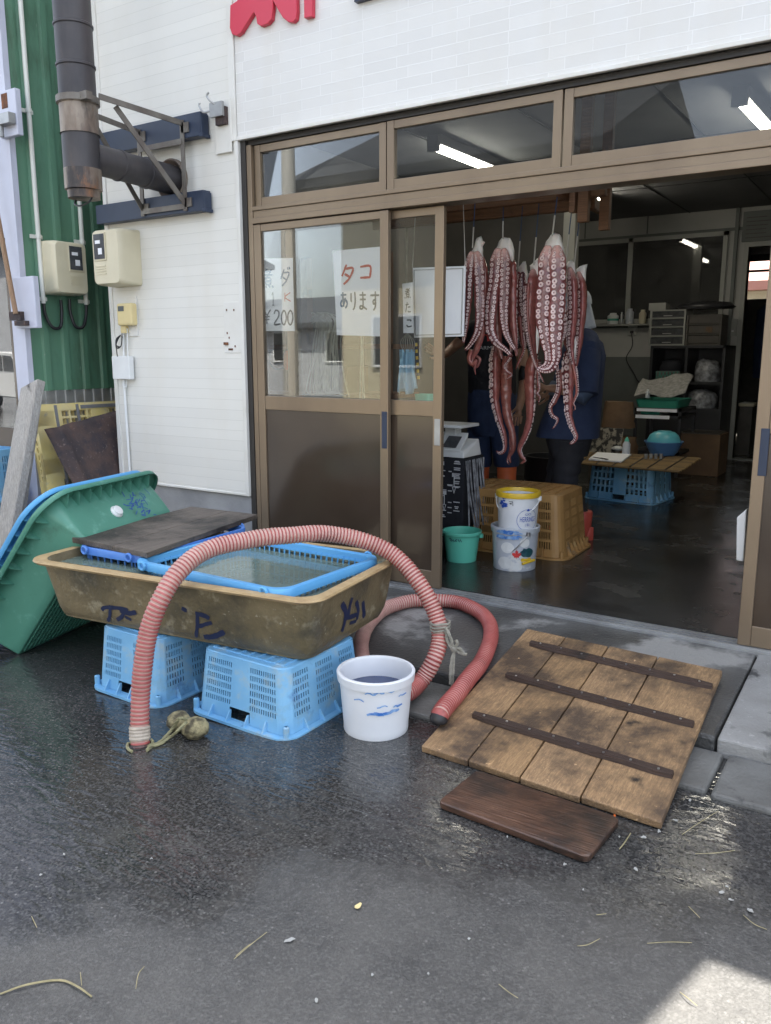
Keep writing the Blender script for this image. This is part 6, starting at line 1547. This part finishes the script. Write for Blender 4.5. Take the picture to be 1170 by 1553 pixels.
notice('paper_notice', 'narrow pale notice with grey hiragana inside the second door', [(612, 505), (628, 505), (627, 428), (610, 430)], .20,
       [(mt['ink_grey'], [('ni', .2, .70, .6, .20, .006), ('ta2', .2, .42, .6, .20, .006), ('ko2', .2, .12, .7, .18, .008)])])
# ---- things seen behind the left panes
r = thing('hook_bundle', 'hanging bundle of bent wire hooks behind the first pane', 'hooks', at(490, 600, Y=.42))
mb = MB()
for k in range(46):
    u = random.gauss(0, 1); x0 = 492+u*9; Yk = .42+random.uniform(-.07, .07)
    P = [at(470+random.random()*28, 484+abs(u)*3, Y=Yk), at(484+u*6, 474+random.random()*6, Y=Yk), at(x0+5, 486, Y=Yk), at(x0+random.uniform(-4, 4), 520, Y=Yk), at(x0+u*3+random.uniform(-5, 5), 560, Y=Yk), at(x0+u*4+random.uniform(-5, 5), 592, Y=Yk), at(x0+u*4+7, 598, Y=Yk)]
    mb.tube(smooth_path(P, 4), .0042, 5)
mb.build('hook_wire', mt['metal_hook'], r, smooth=True)
r = thing('blue_basin', 'stack of blue basins on the floor shelf below the wire hooks', 'basin', at(490, 604, Y=.55))
mb = MB(); c = at(495, 606, Y=.62)
for k in range(3): mb.lathe([(.10, -.03+k*.012), (.15, .01+k*.012), (.158, .012+k*.012)], c, 28)
mb.build('basin', mt['basin_blue'], r, smooth=True); MB().box((c.x-.16, c.y-.16, 0), (c.x+.16, c.y+.16, c.z-.035)).build('stand', mt['olive'], r)
r = thing('work_shelf', 'cluttered dark timber shelf inside behind the first pane', 'shelf', (-1.2, .9, 0))
mb = MB()
for z in (.55, .98, 1.30): mb.box((-2.2, .75, z), (-.75, 1.15, z+.03))
for x in (-2.15, -1.45, -.80): mb.box((x, .76, 0), (x+.05, .82, 1.9))
mb.build('frame', mt['beam'], r)
mb = MB()
for k in range(16): x = random.uniform(-2.1, -.9); z = random.choice((.58, 1.01, 1.33)); h = random.uniform(.06, .22); w = random.uniform(.03, .08); mb.box((x-w, .80, z), (x+w, 1.05, z+h))
mb.build('stored_box', mt['brown_paper'], r, bevel=.004)
p = at(436, 545, Y=.40); r = thing('orange_float', 'orange float on a hooked cord low behind the first pane', 'float', p)
mb = MB(); mb.loft([[(p.x+w*math.cos(k*math.tau/14), p.y+.5*w*math.sin(k*math.tau/14), p.z+z) for k in range(14)] for z, w in ((.055, .012), (.03, .024), (-.04, .028), (-.065, .018))], True, True, True); mb.build('float_body', mt['orange'], r, smooth=True)
mb = MB(); mb.tube(smooth_path([p+Vector((0, 0, .05)), p+Vector((.0, 0, .5)), p+Vector((.01, 0, 1.0))]), .003, 6); mb.tube(smooth_path([p+Vector((-.03, 0, -.05)), p+Vector((-.10, 0, -.06)), p+Vector((-.16, 0, -.01)), p+Vector((-.15, 0, .04)), p+Vector((-.11, 0, .04))]), .006, 8); mb.build('cord', mt['black'], r, smooth=True)
r = thing('rod_bundle', 'thin pale rods standing behind the first pane right of the hooks', 'rods', at(548, 600, Y=.35))
mb = MB()
for k, (xa, xb) in enumerate(((546, 549), (550, 551), (553, 548))): mb.tube([at(xa, 604, Y=.35+.02*k), at(xb, 500, Y=.35+.02*k)], .0045, 6)
mb.build('rod', mt['metal_hook'], r, smooth=True)
r = thing('hanging_cloth', 'pale blue cloth hanging with cords behind the second pane', 'cloth', at(618, 600, Y=.32))
mb = MB()
def clf(u, v):
    a = at(606, 530, Y=.32).lerp(at(628, 530, Y=.32), u); b_ = at(603, 598, Y=.32).lerp(at(634, 592, Y=.32), u); p = a.lerp(b_, v); return p+Vector((0, .022*math.sin(u*17+v*2)+.01*math.sin(u*31), .012*math.sin(u*8)*v))
mb.grid(clf, 40, 10); mb.build('cloth', mt['lightblue_cloth'], r, smooth=True, solid=.002)
mb = MB()
for k in range(7): mb.tube(smooth_path([at(618, 505, Y=.32), at(608+k*3.5, 518, Y=.33), at(612+k*2.5, 533, Y=.31)]), .003, 5)
for k in range(4): mb.tube(smooth_path([at(616+k, 345, Y=.32), at(617, 430, Y=.32), at(618, 505, Y=.32)]), .002, 5)
mb.build('cord', mt['rope'], r)
r = thing('striped_pole', 'yellow and black striped stick behind the second pane', 'stick', at(634, 600, Y=.40))
a, b_ = at(635, 575, Y=.40), at(631, 515, Y=.40); mb = MB()
for k in range(12): mb.mi = k % 2; mb.tube([a.lerp(b_, k/12), a.lerp(b_, (k+1)/12)], .008, 8)
mb.build('stick', [mt['yellow'], mt['black']], r)
p = at(646, 600, Y=.5); r = thing('green_basket', 'small bright green plastic basket low behind the second pane', 'basket', p)
MB().loft([[(x+p.x, y+p.y, p.z-.02+z) for x, y in rr(.11*s, .10*s, .02)] for s, z in ((.85, -.05), (1, .03), (.97, .03), (.82, -.045))], True, True, True).build('basket', mt['mint'], r, smooth=True)
MB().box((p.x-.2, p.y-.1, 0), (p.x+.06, p.y+.1, p.z-.072)).build('stand', mt['olive'], r)

# ---- further in: blue crate table with reed mat
Yt = 3.2
a0, a1 = at(893, 757, Z=0), at(988, 768, Z=0)
crate('plastic_crate', 'sky blue square holed crate upside down under the reed mat', place((a0.x+a1.x)/2, (a0.y+a1.y)/2+.30, 0, math.degrees(math.atan2(a1.y-a0.y, a1.x-a0.x))), .60, .50, .335, .93,
      [(-.25+i*.042, -.25+i*.042+.024, .075+j*.062, .075+j*.062+.042) for i in range(5) for j in range(4)]+[(.065+i*.042, .065+i*.042+.024, .075+j*.062, .075+j*.062+.042) for i in range(5) for j in range(4)], slots(.5, 4, 1, .335, 1, .08, .30, .04, .06), mt['blue_crate'], extra=hole)
zt = .352
q = [at(868, 702, Z=zt), at(1030, 716, Z=zt), at(1064, 695, Z=zt), at(890, 686, Z=zt)]
r = thing('reed_mat', 'brown reed mat spread over the blue crate as a table', 'mat', sum(q, Vector())/4)
mb = MB(); ns = 44
for k in range(ns):
    mb.mi = random.choice((0, 0, 1));
    p0, p1 = bil(q, -.01+random.uniform(-.006, .006), (k+.5)/ns), bil(q, 1+random.uniform(-.012, .012), (k+.5)/ns); mb.tube([p0, p0.lerp(p1, .5)+Vector((0, 0, random.uniform(-.002, .002))), p1], .009, 6)
mb.build('reed', [mt['mat_bamboo'], M('dark reed', (.12, .075, .03), .7, (.17, .11, .045), 9)], r)
mb = MB()
for u in (.08, .24, .40, .56, .72, .88): mb.tube([bil(q, u, 0)+Vector((0, 0, .010)), bil(q, u, 1)+Vector((0, 0, .010))], .0045, 5)
mb.build('binding', mt['black'], r)
zt += .011
p = at(1006, 690, Z=zt); r = thing('blue_basin', 'blue basin on the reed mat holding an upturned turquoise bowl', 'basin', p)
MB().lathe([(.001, 0), (.10, 0), (.125, .03), (.165, .12), (.172, .122), (.172, .128), (.160, .126), (.12, .035), (.001, .01)], p, 36).build('basin', mt['basin_blue'], r, smooth=True)
pc = p+Vector((0, 0, .118)); r = thing('turquoise_bowl', 'turquoise bowl turned upside down in the blue basin', 'bowl', pc)
MB().lathe([(.148, 0), (.145, .02), (.125, .065), (.09, .092), (.06, .098), (.06, .102), (.001, .102)], pc, 36).build('bowl', mt['turq'], r, smooth=True)
p = at(950, 690, Z=zt); r = thing('squeeze_bottle', 'clear squeeze bottle with pale cap on the reed mat', 'bottle', p)
MB().lathe([(.001, 0), (.034, 0), (.036, .02), (.034, .10), (.020, .125)], p, 20).build('bottle', mt['clearpail'], r, smooth=True); MB().lathe([(.020, .125), (.019, .14), (.006, .165), (.001, .166)], p, 16).build('bottle_cap', mt['mint'], r, smooth=True)
p = at(920, 695, Z=zt); r = thing('cutting_board', 'white cutting board on the reed mat', 'board', p); q2 = [at(893, 698, Z=zt), at(943, 702, Z=zt), at(958, 691, Z=zt), at(906, 688, Z=zt)]
MB().hexa(q2+[v+Vector((0, 0, .015)) for v in q2]).build('board', mt['paper'], r, bevel=.002)
r = thing('kitchen_knife', 'dark kitchen knife lying on the white cutting board', 'knife', at(912, 694, Z=zt+.016)); a, b_ = at(901, 693, Z=zt+.017), at(922, 697, Z=zt+.017)
MB().bar(a.lerp(b_, .5), b_, .022, .012).build('knife_handle', mt['black'], r, bevel=.002); MB().bar(a, a.lerp(b_, .5), .026, .003).build('blade', mt['black'], r)
p = at(937, 684, Z=zt); r = thing('plastic_wrap', 'crumpled white plastic on the reed mat by the bottle', 'plastic', p); mb = MB()
mb.loft([[p+Vector(((.05*math.sin(th)*(1+.5*noise.noise(Vector((k*.8, th*3, 1)))))*math.cos(k*math.tau/16), .04*math.sin(th)*math.sin(k*math.tau/16), .025-.025*math.cos(th))) for k in range(16)] for th in (.3, .8, 1.3, 1.8, 2.4, 2.9)], True, True, True); mb.build('crumple', mt['white_pl'], r, smooth=True)
r = thing('glass_row', 'row of four small glasses at the front of the reed mat', 'glasses', at(990, 697, Z=zt))
for k in range(4): p = at(980+k*7.5, 696, Z=zt); MB().lathe([(.001, 0), (.014, 0), (.017, .045), (.015, .045), (.012, .005)], p, 14).build('glass', mt['silver'], r, smooth=True)
q3 = [at(884, 700, Y=3.95), at(940, 690, Y=4.0), at(947, 650, Y=4.05), at(892, 648, Y=4.0)]
mb = MB(); mb.grid(lambda u, v: bil(q3, u, v)+Vector((0, .02*math.sin(u*6), 0)), 12, 8); tag(mb.build('mottled_sheet', mt['mottle'], solid=.01), 'mottled black and cream sheet standing behind the reed mat', 'sheet')
# paper sacks
def sack(name, lab, px_, py_, Y, w, h):
    p = at(px_, py_, Y=Y); r = thing(name, lab, 'sack', p); mb = MB(); rings = []
    for k in range(9):
        t = k/8; rings.append([p+Vector(((w/2*(1-.15*t)+.03*noise.noise(Vector((a*.6, t*4, px_))))*math.cos(a*math.tau/20), (w*.35)*(1-.5*t)*math.sin(a*math.tau/20), h*t+.02*noise.noise(Vector((a*.8, t*3, 2))))) for a in range(20)])
    mb.loft(rings, True, True, True); mb.build('sack_body', mt['brown_paper'], r, smooth=True); return r
sack('paper_sack', 'crumpled brown paper sack on top of another behind the mottled sheet', 937, 648, 4.6, .34, .26)
sack('paper_sack', 'lower brown paper sack under the crumpled one', 940, 700, 4.6, .38, .26)
p = at(938, 720, Y=4.6); MB().box((p.x-.25, 4.4, 0), (p.x+.3, 4.9, .22)).build('low_bench', mt['olive'], None, bevel=.005)
tag(bpy.data.objects['low_bench'], 'low dark bench under the brown paper sacks', 'bench')
# cart with trays
Yc = 4.9
ca, cb2 = at(966, 615, Y=Yc), at(1033, 615, Y=Yc)
r = thing('trolley', 'dark metal trolley carrying green trays beside the black cabinet', 'trolley', (ca.x, Yc, 0))
mb = MB(); ztop = ca.z-.02
for x in (ca.x, cb2.x):
    for y in (Yc, Yc+.6): mb.box((x-.015, y-.015, .02), (x+.015, y+.015, ztop))
for z in (ztop-.03, .62, .25): mb.box((ca.x-.015, Yc-.015, z), (cb2.x+.015, Yc+.615, z+.03))
mb.build('frame', mt['cabinet'], r)
mb = MB(); mb.box((ca.x+.01, Yc-.022, ztop-.035), (cb2.x-.03, Yc-.0155, ztop-.004)); mb.box((ca.x, Yc-.02, .615), (cb2.x-.1, Yc-.0155, .65)); mb.build('white_edge', mt['paper'], r)
def tray(lab, x, Y, z, w, d, h, m):
    r = thing('tray', lab, 'tray', (x, Y, z)); MB().loft([[(x+a, Y+b_, z+zz) for a, b_ in rr(w*s, d*s, .03)] for s, zz in ((.90, 0), (1, h), (1.03, h), (.97, h-.002), (.87, .01))], True, True, True).build('tray', m, r, smooth=True); return r
tray('green tray with newspaper on the trolley top', (ca.x+cb2.x)/2-.02, Yc+.28, ztop+.001, .44, .58, .085, mt['teal_pl'])
z2 = ztop+.09
q4 = [at(962, 601, Y=Yc+.02), at(1040, 598, Y=Yc+.02), at(1053, 568, Y=Yc+.45), at(975, 574, Y=Yc+.5)]
mb = MB(); mb.grid(lambda u, v: bil(q4, u, v)+Vector((0, 0, .025*math.sin(u*7+v*3)+.02*noise.noise(Vector((u*5, v*5, 1))))), 24, 12); tag(mb.build('newspaper', mt['newsprint'], solid=.006, smooth=True), 'grey newspaper draped over the green tray on the trolley', 'newspaper')
p = at(983, 596, Y=Yc+.04); r = thing('small_bottle', 'small white capped bottle in the green tray', 'bottle', p); MB().lathe([(.001, -.05), (.022, -.05), (.022, .01), (.010, .02)], p, 14).build('bottle', mt['clearpail'], r, smooth=True); MB().lathe([(.012, .02), (.012, .04), (.001, .041)], p, 12).build('bottle_cap', mt['white_pl'], r)
tray('small green tray with bowls on the lower trolley shelf', (ca.x+cb2.x)/2-.10, Yc+.2, .652, .22, .3, .07, mt['teal_pl'])
p = Vector(((ca.x+cb2.x)/2+.04, Yc+.12, .652)); r = thing('steel_bowl', 'steel bowl on the lower trolley shelf', 'bowl', p); MB().lathe([(.001, 0), (.05, 0), (.085, .06), (.09, .075), (.082, .074), (.048, .01)], p, 24).build('bowl', mt['steel'], r, smooth=True)
# black cabinet, drawer units and what is on and in it
Yb = 6.35
xa, xb = at(983, 600, Y=Yb).x, at(1096, 600, Y=Yb).x; zb = at(1000, 524, Y=Yb).z
r = thing('black_cabinet', 'black cabinet with open front against the back wall', 'cabinet', (xa, Yb, 0))
mb = MB(); mb.box((xa, Yb, 0), (xa+.03, Yb+.6, zb)); mb.box((xb-.03, Yb, 0), (xb, Yb+.6, zb)); mb.box((xa, Yb, zb-.03), (xb, Yb+.6, zb)); mb.box((xa, Yb+.56, 0), (xb, Yb+.6, zb-.03)); mb.box((xa+.03, Yb+.02, 0), (xb-.03, Yb+.04, .62))
xm = (xa+xb)/2-.02; mb.box((xm, Yb, .62), (xm+.03, Yb+.56, zb-.03)); mb.box((xa+.03, Yb, .60), (xb-.03, Yb+.56, .64)); mb.box((xa+.03, Yb+.01, .92), (xb-.03, Yb+.56, .95))
mb.build('carcass', mt['cabinet'], r)
def lump(name, lab, cat, c, w, d, h, m):
    mb = MB(); mb.loft([[Vector(c)+Vector((w/2*s*math.cos(k*math.tau/18)*(1+.25*noise.noise(Vector((k*.7, t*4, c[0]*9)))), d/2*s*math.sin(k*math.tau/18), h*t*(1+.15*noise.noise(Vector((k*.5, t*2, c[2]*9)))))) for k in range(18)] for t, s in ((0, .92), (.3, 1), (.6, .95), (.85, .75), (1, .35))], True, True, True); return tag(mb.build(name, m, smooth=True), lab, cat)
lump('plastic_bag', 'crumpled clear bag on the upper right shelf of the black cabinet', 'bag', ((xm+xb)/2, Yb+.2, .952), .30, .3, .25, mt['foil'])
lump('plastic_bag', 'larger clear bag on the lower right shelf of the black cabinet', 'bag', ((xm+xb)/2-.05, Yb+.2, .642), .36, .3, .22, mt['foil'])
bx = (xa+xm)/2; r = thing('green_box', 'green diamond patterned box in the left of the black cabinet', 'box', (bx, Yb+.2, .952)); MB().box((bx-.14, Yb+.06, .952), (bx+.14, Yb+.3, 1.07)).build('box', mt['room_dado'], r, bevel=.004)
mb = MB()
for k in range(7):
    x = bx-.13+k*.04; 
    for s in (-1, 1): mb.bar((x, Yb+.058, .957), (x+s*.05 if abs(x+s*.05-bx) < .14 else x, Yb+.058, 1.065), .003, .006)
mb.build('diamond_print', mt['teal_pl'], r)
lump('dark_bag', 'dark green bag on the green box in the black cabinet', 'bag', (bx, Yb+.2, 1.073), .26, .2, .13, mt['trouser'])
def drawers(lab, x0, x1, Y, z0, z1, n, fm, dm, tags=()):
    r = thing('drawer_unit', lab, 'drawers', ((x0+x1)/2, Y, z0)); h = (z1-z0)/n
    mb = MB(); mb.box((x0, Y, z0), (x0+.02, Y+.35, z1)); mb.box((x1-.02, Y, z0), (x1, Y+.35, z1))
    for k in range(n+1): mb.box((x0+.02, Y, min(z0+k*h, z1-.014)), (x1-.02, Y+.35, min(z0+k*h, z1-.014)+.014))
    mb.build('frame', fm, r)
    for k in range(n):
        d = MB().box((x0+.024, Y+.012, z0+k*h+.018), (x1-.024, Y+.33, z0+(k+1)*h-.006)).build('drawer', dm, r, bevel=.003)
        MB().box(((x0+x1)/2-.05, Y+.004, z0+k*h+.03), ((x0+x1)/2+.05, Y+.0115, z0+k*h+.04)).build('pull', fm, d)
    return r
z0 = zb+.002; d0, d1 = at(984, 520, Y=Yb+.05).x, at(1038, 520, Y=Yb+.05).x; z1 = at(1000, 470, Y=Yb+.05).z
drawers('grey framed drawer unit with four dark drawers on the black cabinet', d0, d1, Yb+.05, z0, z1, 4, mt['grey_frame'], mt['clear_dark'])
e1 = at(1093, 520, Y=Yb+.05).x
dr = drawers('brown drawer unit with three drawers right of the grey one', d1+.012, e1, Yb+.05, z0, at(1060, 477, Y=Yb+.05).z, 3, mt['olive'], mt['olive'])
p = at(1076, 500, Y=Yb+.06); MB().box((p.x-.035, Yb+.056, p.z-.03), (p.x+.035, Yb+.0612, p.z+.03)).build('label', mt['brown_paper'], dr)
lump('dark_bundle', 'dark wrapped bundle lying on top of the drawer units', 'bundle', ((d1+e1)/2-.02, Yb+.22, z1+.002), .62, .3, .09, mt['cabinet'])
p = at(1001, 462, Y=Yb+.2); tag(MB().box((p.x-.10, Yb+.1, z1+.002), (p.x+.10, Yb+.3, z1+.085)).build('carton', mt['grey_frame'], None, bevel=.004), 'small pale carton on the grey drawer unit', 'carton')
# things on the window ledge
led = thing('window_ledge', 'narrow ledge below the inner window', 'ledge', (-.9, 6.9, 1.64)); MB().box((-2.0, 6.86, 1.625), (.02, 6.964, 1.645)).build('ledge', mt['grey_frame'], led)
for x, y, h, w, m, lab in ((930, 490, .14, .07, 'white_pl', 'white jar with a green band on the window ledge'), (943, 490, .15, .02, 'silver', 'thin steel bottle on the window ledge beside the jar'), (975, 485, .17, .045, 'cream', 'cream bottle on the window ledge right of the window bar'), (955, 490, .19, .05, 'clearpail', 'tall clear jar on the window ledge')):
    p = at(x, y, Y=6.91); p.z = 1.646; r = thing('jar', lab, 'jar', p); MB().lathe([(.001, 0), (w*.9, 0), (w, .01), (w, h*.75), (w*.6, h*.88), (w*.6, h), (.001, h)], p, 18).build('jar', mt[m], r, smooth=True)
    if 'band' in lab: MB().lathe([(w+.001, h*.3), (w+.001, h*.5)], p, 18).build('band', mt['teal_pl'], r)
# wall fittings
p = at(960, 498, Y=6.985); r = thing('wall_outlet', 'grey wall outlet with a black plug and drooping lead', 'outlet', p); MB().box((p.x-.06, 6.975, p.z-.09), (p.x+.06, 6.9915, p.z+.09)).build('plate', mt['grey_frame'], r, bevel=.004)
mb = MB(); mb.box((p.x-.02, 6.95, p.z-.06), (p.x+.02, 6.975, p.z-.03)); mb.tube(smooth_path([(p.x, 6.95, p.z-.05), (p.x+.02, 6.94, p.z-.22), (p.x-.05, 6.95, p.z-.38), (p.x+.05, 6.95, p.z-.55), (p.x+.15, 6.93, p.z-.68), (p.x+.3, 6.9, p.z-.62)]), .006, 6); mb.build('plug_lead', mt['black'], r)
p = at(1101, 497, Y=6.99); p.x = .15; r = thing('wall_switch', 'grey switch plate beside the doorway', 'switch', p); MB().box((p.x-.045, 6.978, p.z-.10), (p.x+.045, 6.9985, p.z+.10)).build('plate', mt['grey_frame'], r, bevel=.004); MB().box((p.x-.012, 6.972, p.z-.05), (p.x+.012, 6.978, p.z-.03)).build('button', mt['white_pl'], r)
p = at(1140, 335, Y=6.98); r = thing('wall_plaque', 'grey framed notice on the wall above the doorway', 'plaque', p); MB().box((.17, 6.975, 2.56), (.62, 6.9995, 2.90)).build('frame', mt['room_dado'], r, bevel=.004)
mb = MB()
for k in range(6): mb.box((.21, 6.9735, 2.60+k*.045), (.21+random.uniform(.2, .36), 6.9745, 2.608+k*.045))
mb.build('text_line', mt['olive'], r)
r = thing('wooden_stool', 'small pale wooden stool by the doorway', 'stool', at(1072, 712, Z=0)); p = at(1072, 712, Z=0)
mb = MB(); mb.box((p.x-.13, p.y-.1, .20), (p.x+.10, p.y+.15, .235)); mb.box((p.x-.02, p.y-.08, 0), (p.x+.02, p.y-.04, .2)); mb.box((p.x-.10, p.y+.08, 0), (p.x-.06, p.y+.12, .2)); mb.box((p.x+.05, p.y+.08, 0), (p.x+.09, p.y+.12, .2)); mb.build('frame', mt['tan_wood'], r, bevel=.004)
p = at(1030, 725, Z=0); r = thing('dark_box', 'dark cardboard box between the crate table and the cabinet', 'box', p); MB().box((p.x-.12, p.y+.3, 0), (p.x+.32, p.y+.75, .44)).build('box', mt['brown_paper'], r, bevel=.006)
MB().box((p.x-.10, p.y+.31, .441), (p.x+.30, p.y+.74, .45)).build('lid', mt['olive'], r)
p = at(1122, 812, Y=.12); q5 = at(1120, 850, Y=.10)
r = thing('hanging_tray', 'white plastic tray hanging on the inside of the right door stile', 'tray', (p.x, .10, p.z)); pts = [at(1117, 850, Y=.14), at(1128, 852, Y=.14), at(1133, 772, Y=.14), at(1118, 785, Y=.14)]
MB().poly([v for v in pts], (0.0, .05, 0)).build('tray', mt['white_pl'], r, bevel=.005)
p = at(1150, 600, Y=8.5); r = thing('blue_coat', 'dark blue coat hanging in the room beyond the doorway', 'coat', (.42, 8.4, 1.2)); mb = MB()
mb.loft([[(.30+w*math.cos(k*math.tau/16), 8.6+.07*math.sin(k*math.tau/16), z) for k in range(16)] for z, w in ((1.95, .05), (1.85, .16), (1.4, .17), (.95, .15))], True, True, True); mb.build('coat', mt['navy_cloth'], r, smooth=True)
mb = MB(); mb.box((.27, 8.59, 1.9), (.29, 8.61, 2.95)); mb.build('hanger', mt['silver'], r)
p = at(1135, 600, Y=7.9); r = thing('storage_box', 'olive box standing inside the doorway at the left', 'box', (.30, 7.6, 0)); MB().box((.20, 7.5, 0), (.36, 7.9, .62)).build('box', mt['olive'], r, bevel=.005); MB().box((.19, 7.49, .62), (.37, 7.91, .66)).build('lid', mt['cream'], r, bevel=.004)
p = at(800, 760, Z=0); r = thing('floor_drum', 'dark drum on the floor between the two workers', 'drum', (-.42, 2.6, 0)); MB().lathe([(.001, 0), (.2, 0), (.21, .1), (.205, .42), (.215, .44), (.19, .44), (.18, .1)], (-.40, 2.7, 0), 28).build('drum', mt['black'], r, smooth=True)

# ---- fluorescent lamps
for i, (a, b_, lab) in enumerate(((at(660, 222, Z=2.86), at(745, 256, Z=2.86), 'fluorescent lamp seen through the second transom pane'), (at(1124, 152, Z=2.86), at(1168, 200, Z=2.86), 'fluorescent lamp seen through the right transom pane'), (Vector((-.95, 4.2, 2.86)), Vector((-.95, 5.3, 2.86)), 'fluorescent lamp deeper in the room above the rack'))):
    b_ = a+(b_-a).normalized()*1.2; r = thing('ceiling_lamp', lab, 'lamp', a, 'fluorescent ceiling lamps')
    mb = MB(); mb.bar(a+Vector((0, 0, .052)), b_+Vector((0, 0, .052)), .10, .075)
    d = (b_-a).normalized()
    mb.bar(a-d*.04+Vector((0, 0, .02)), a+Vector((0, 0, .02)), .10, .12); mb.bar(b_+Vector((0, 0, .02)), b_+d*.04+Vector((0, 0, .02)), .10, .12)
    mb.build('housing', mt['lamp_body'], r, bevel=.004)
    mb = MB(); mb.tube([a+d*.01, b_-d*.01], .032, 14); mb.build('tube', mt['tubelight'], r, smooth=True)

# ================================================================== LIGHT
SUN_EL, SUN_AZ = 65.0, 14.0           # sun behind the shop, to the right: azimuth measured from +Y toward +X
sv = Vector((math.sin(rad(SUN_AZ))*math.cos(rad(SUN_EL)), math.cos(rad(SUN_AZ))*math.cos(rad(SUN_EL)), math.sin(rad(SUN_EL))))
sl = bpy.data.lights.new('sun', 'SUN'); sl.energy = 3.6; sl.angle = rad(.5); sl.color = (1, .95, .87)
so = bpy.data.objects.new('sun', sl); COL.objects.link(so); so.rotation_euler = (-sv).to_track_quat('-Z', 'Y').to_euler(); so.location = (5, 8, 12)
w = bpy.data.worlds.new('World'); S.world = w; w.use_nodes = True; nt = w.node_tree
sky = nt.nodes.new('ShaderNodeTexSky'); sky.sky_type = 'NISHITA'; sky.sun_disc = False; sky.sun_elevation = rad(SUN_EL); sky.sun_rotation = rad(SUN_AZ)
sky.air_density = 1.0; sky.dust_density = 2.5; sky.ozone_density = 1.0
hs = nt.nodes.new('ShaderNodeHueSaturation'); hs.inputs['Saturation'].default_value = .5; nt.links.new(sky.outputs[0], hs.inputs['Color']); nt.links.new(hs.outputs[0], nt.nodes['Background'].inputs[0]); nt.nodes['Background'].inputs[1].default_value = .12
S.view_settings.view_transform = 'Standard'; S.view_settings.look = 'None'; S.view_settings.exposure = 2.45; S.view_settings.gamma = 1
S.cycles.max_bounces = 10; S.cycles.transparent_max_bounces = 16; S.cycles.caustics_reflective = False; S.cycles.caustics_refractive = False
S.cycles.sample_clamp_indirect = 6; S.cycles.use_denoising = True
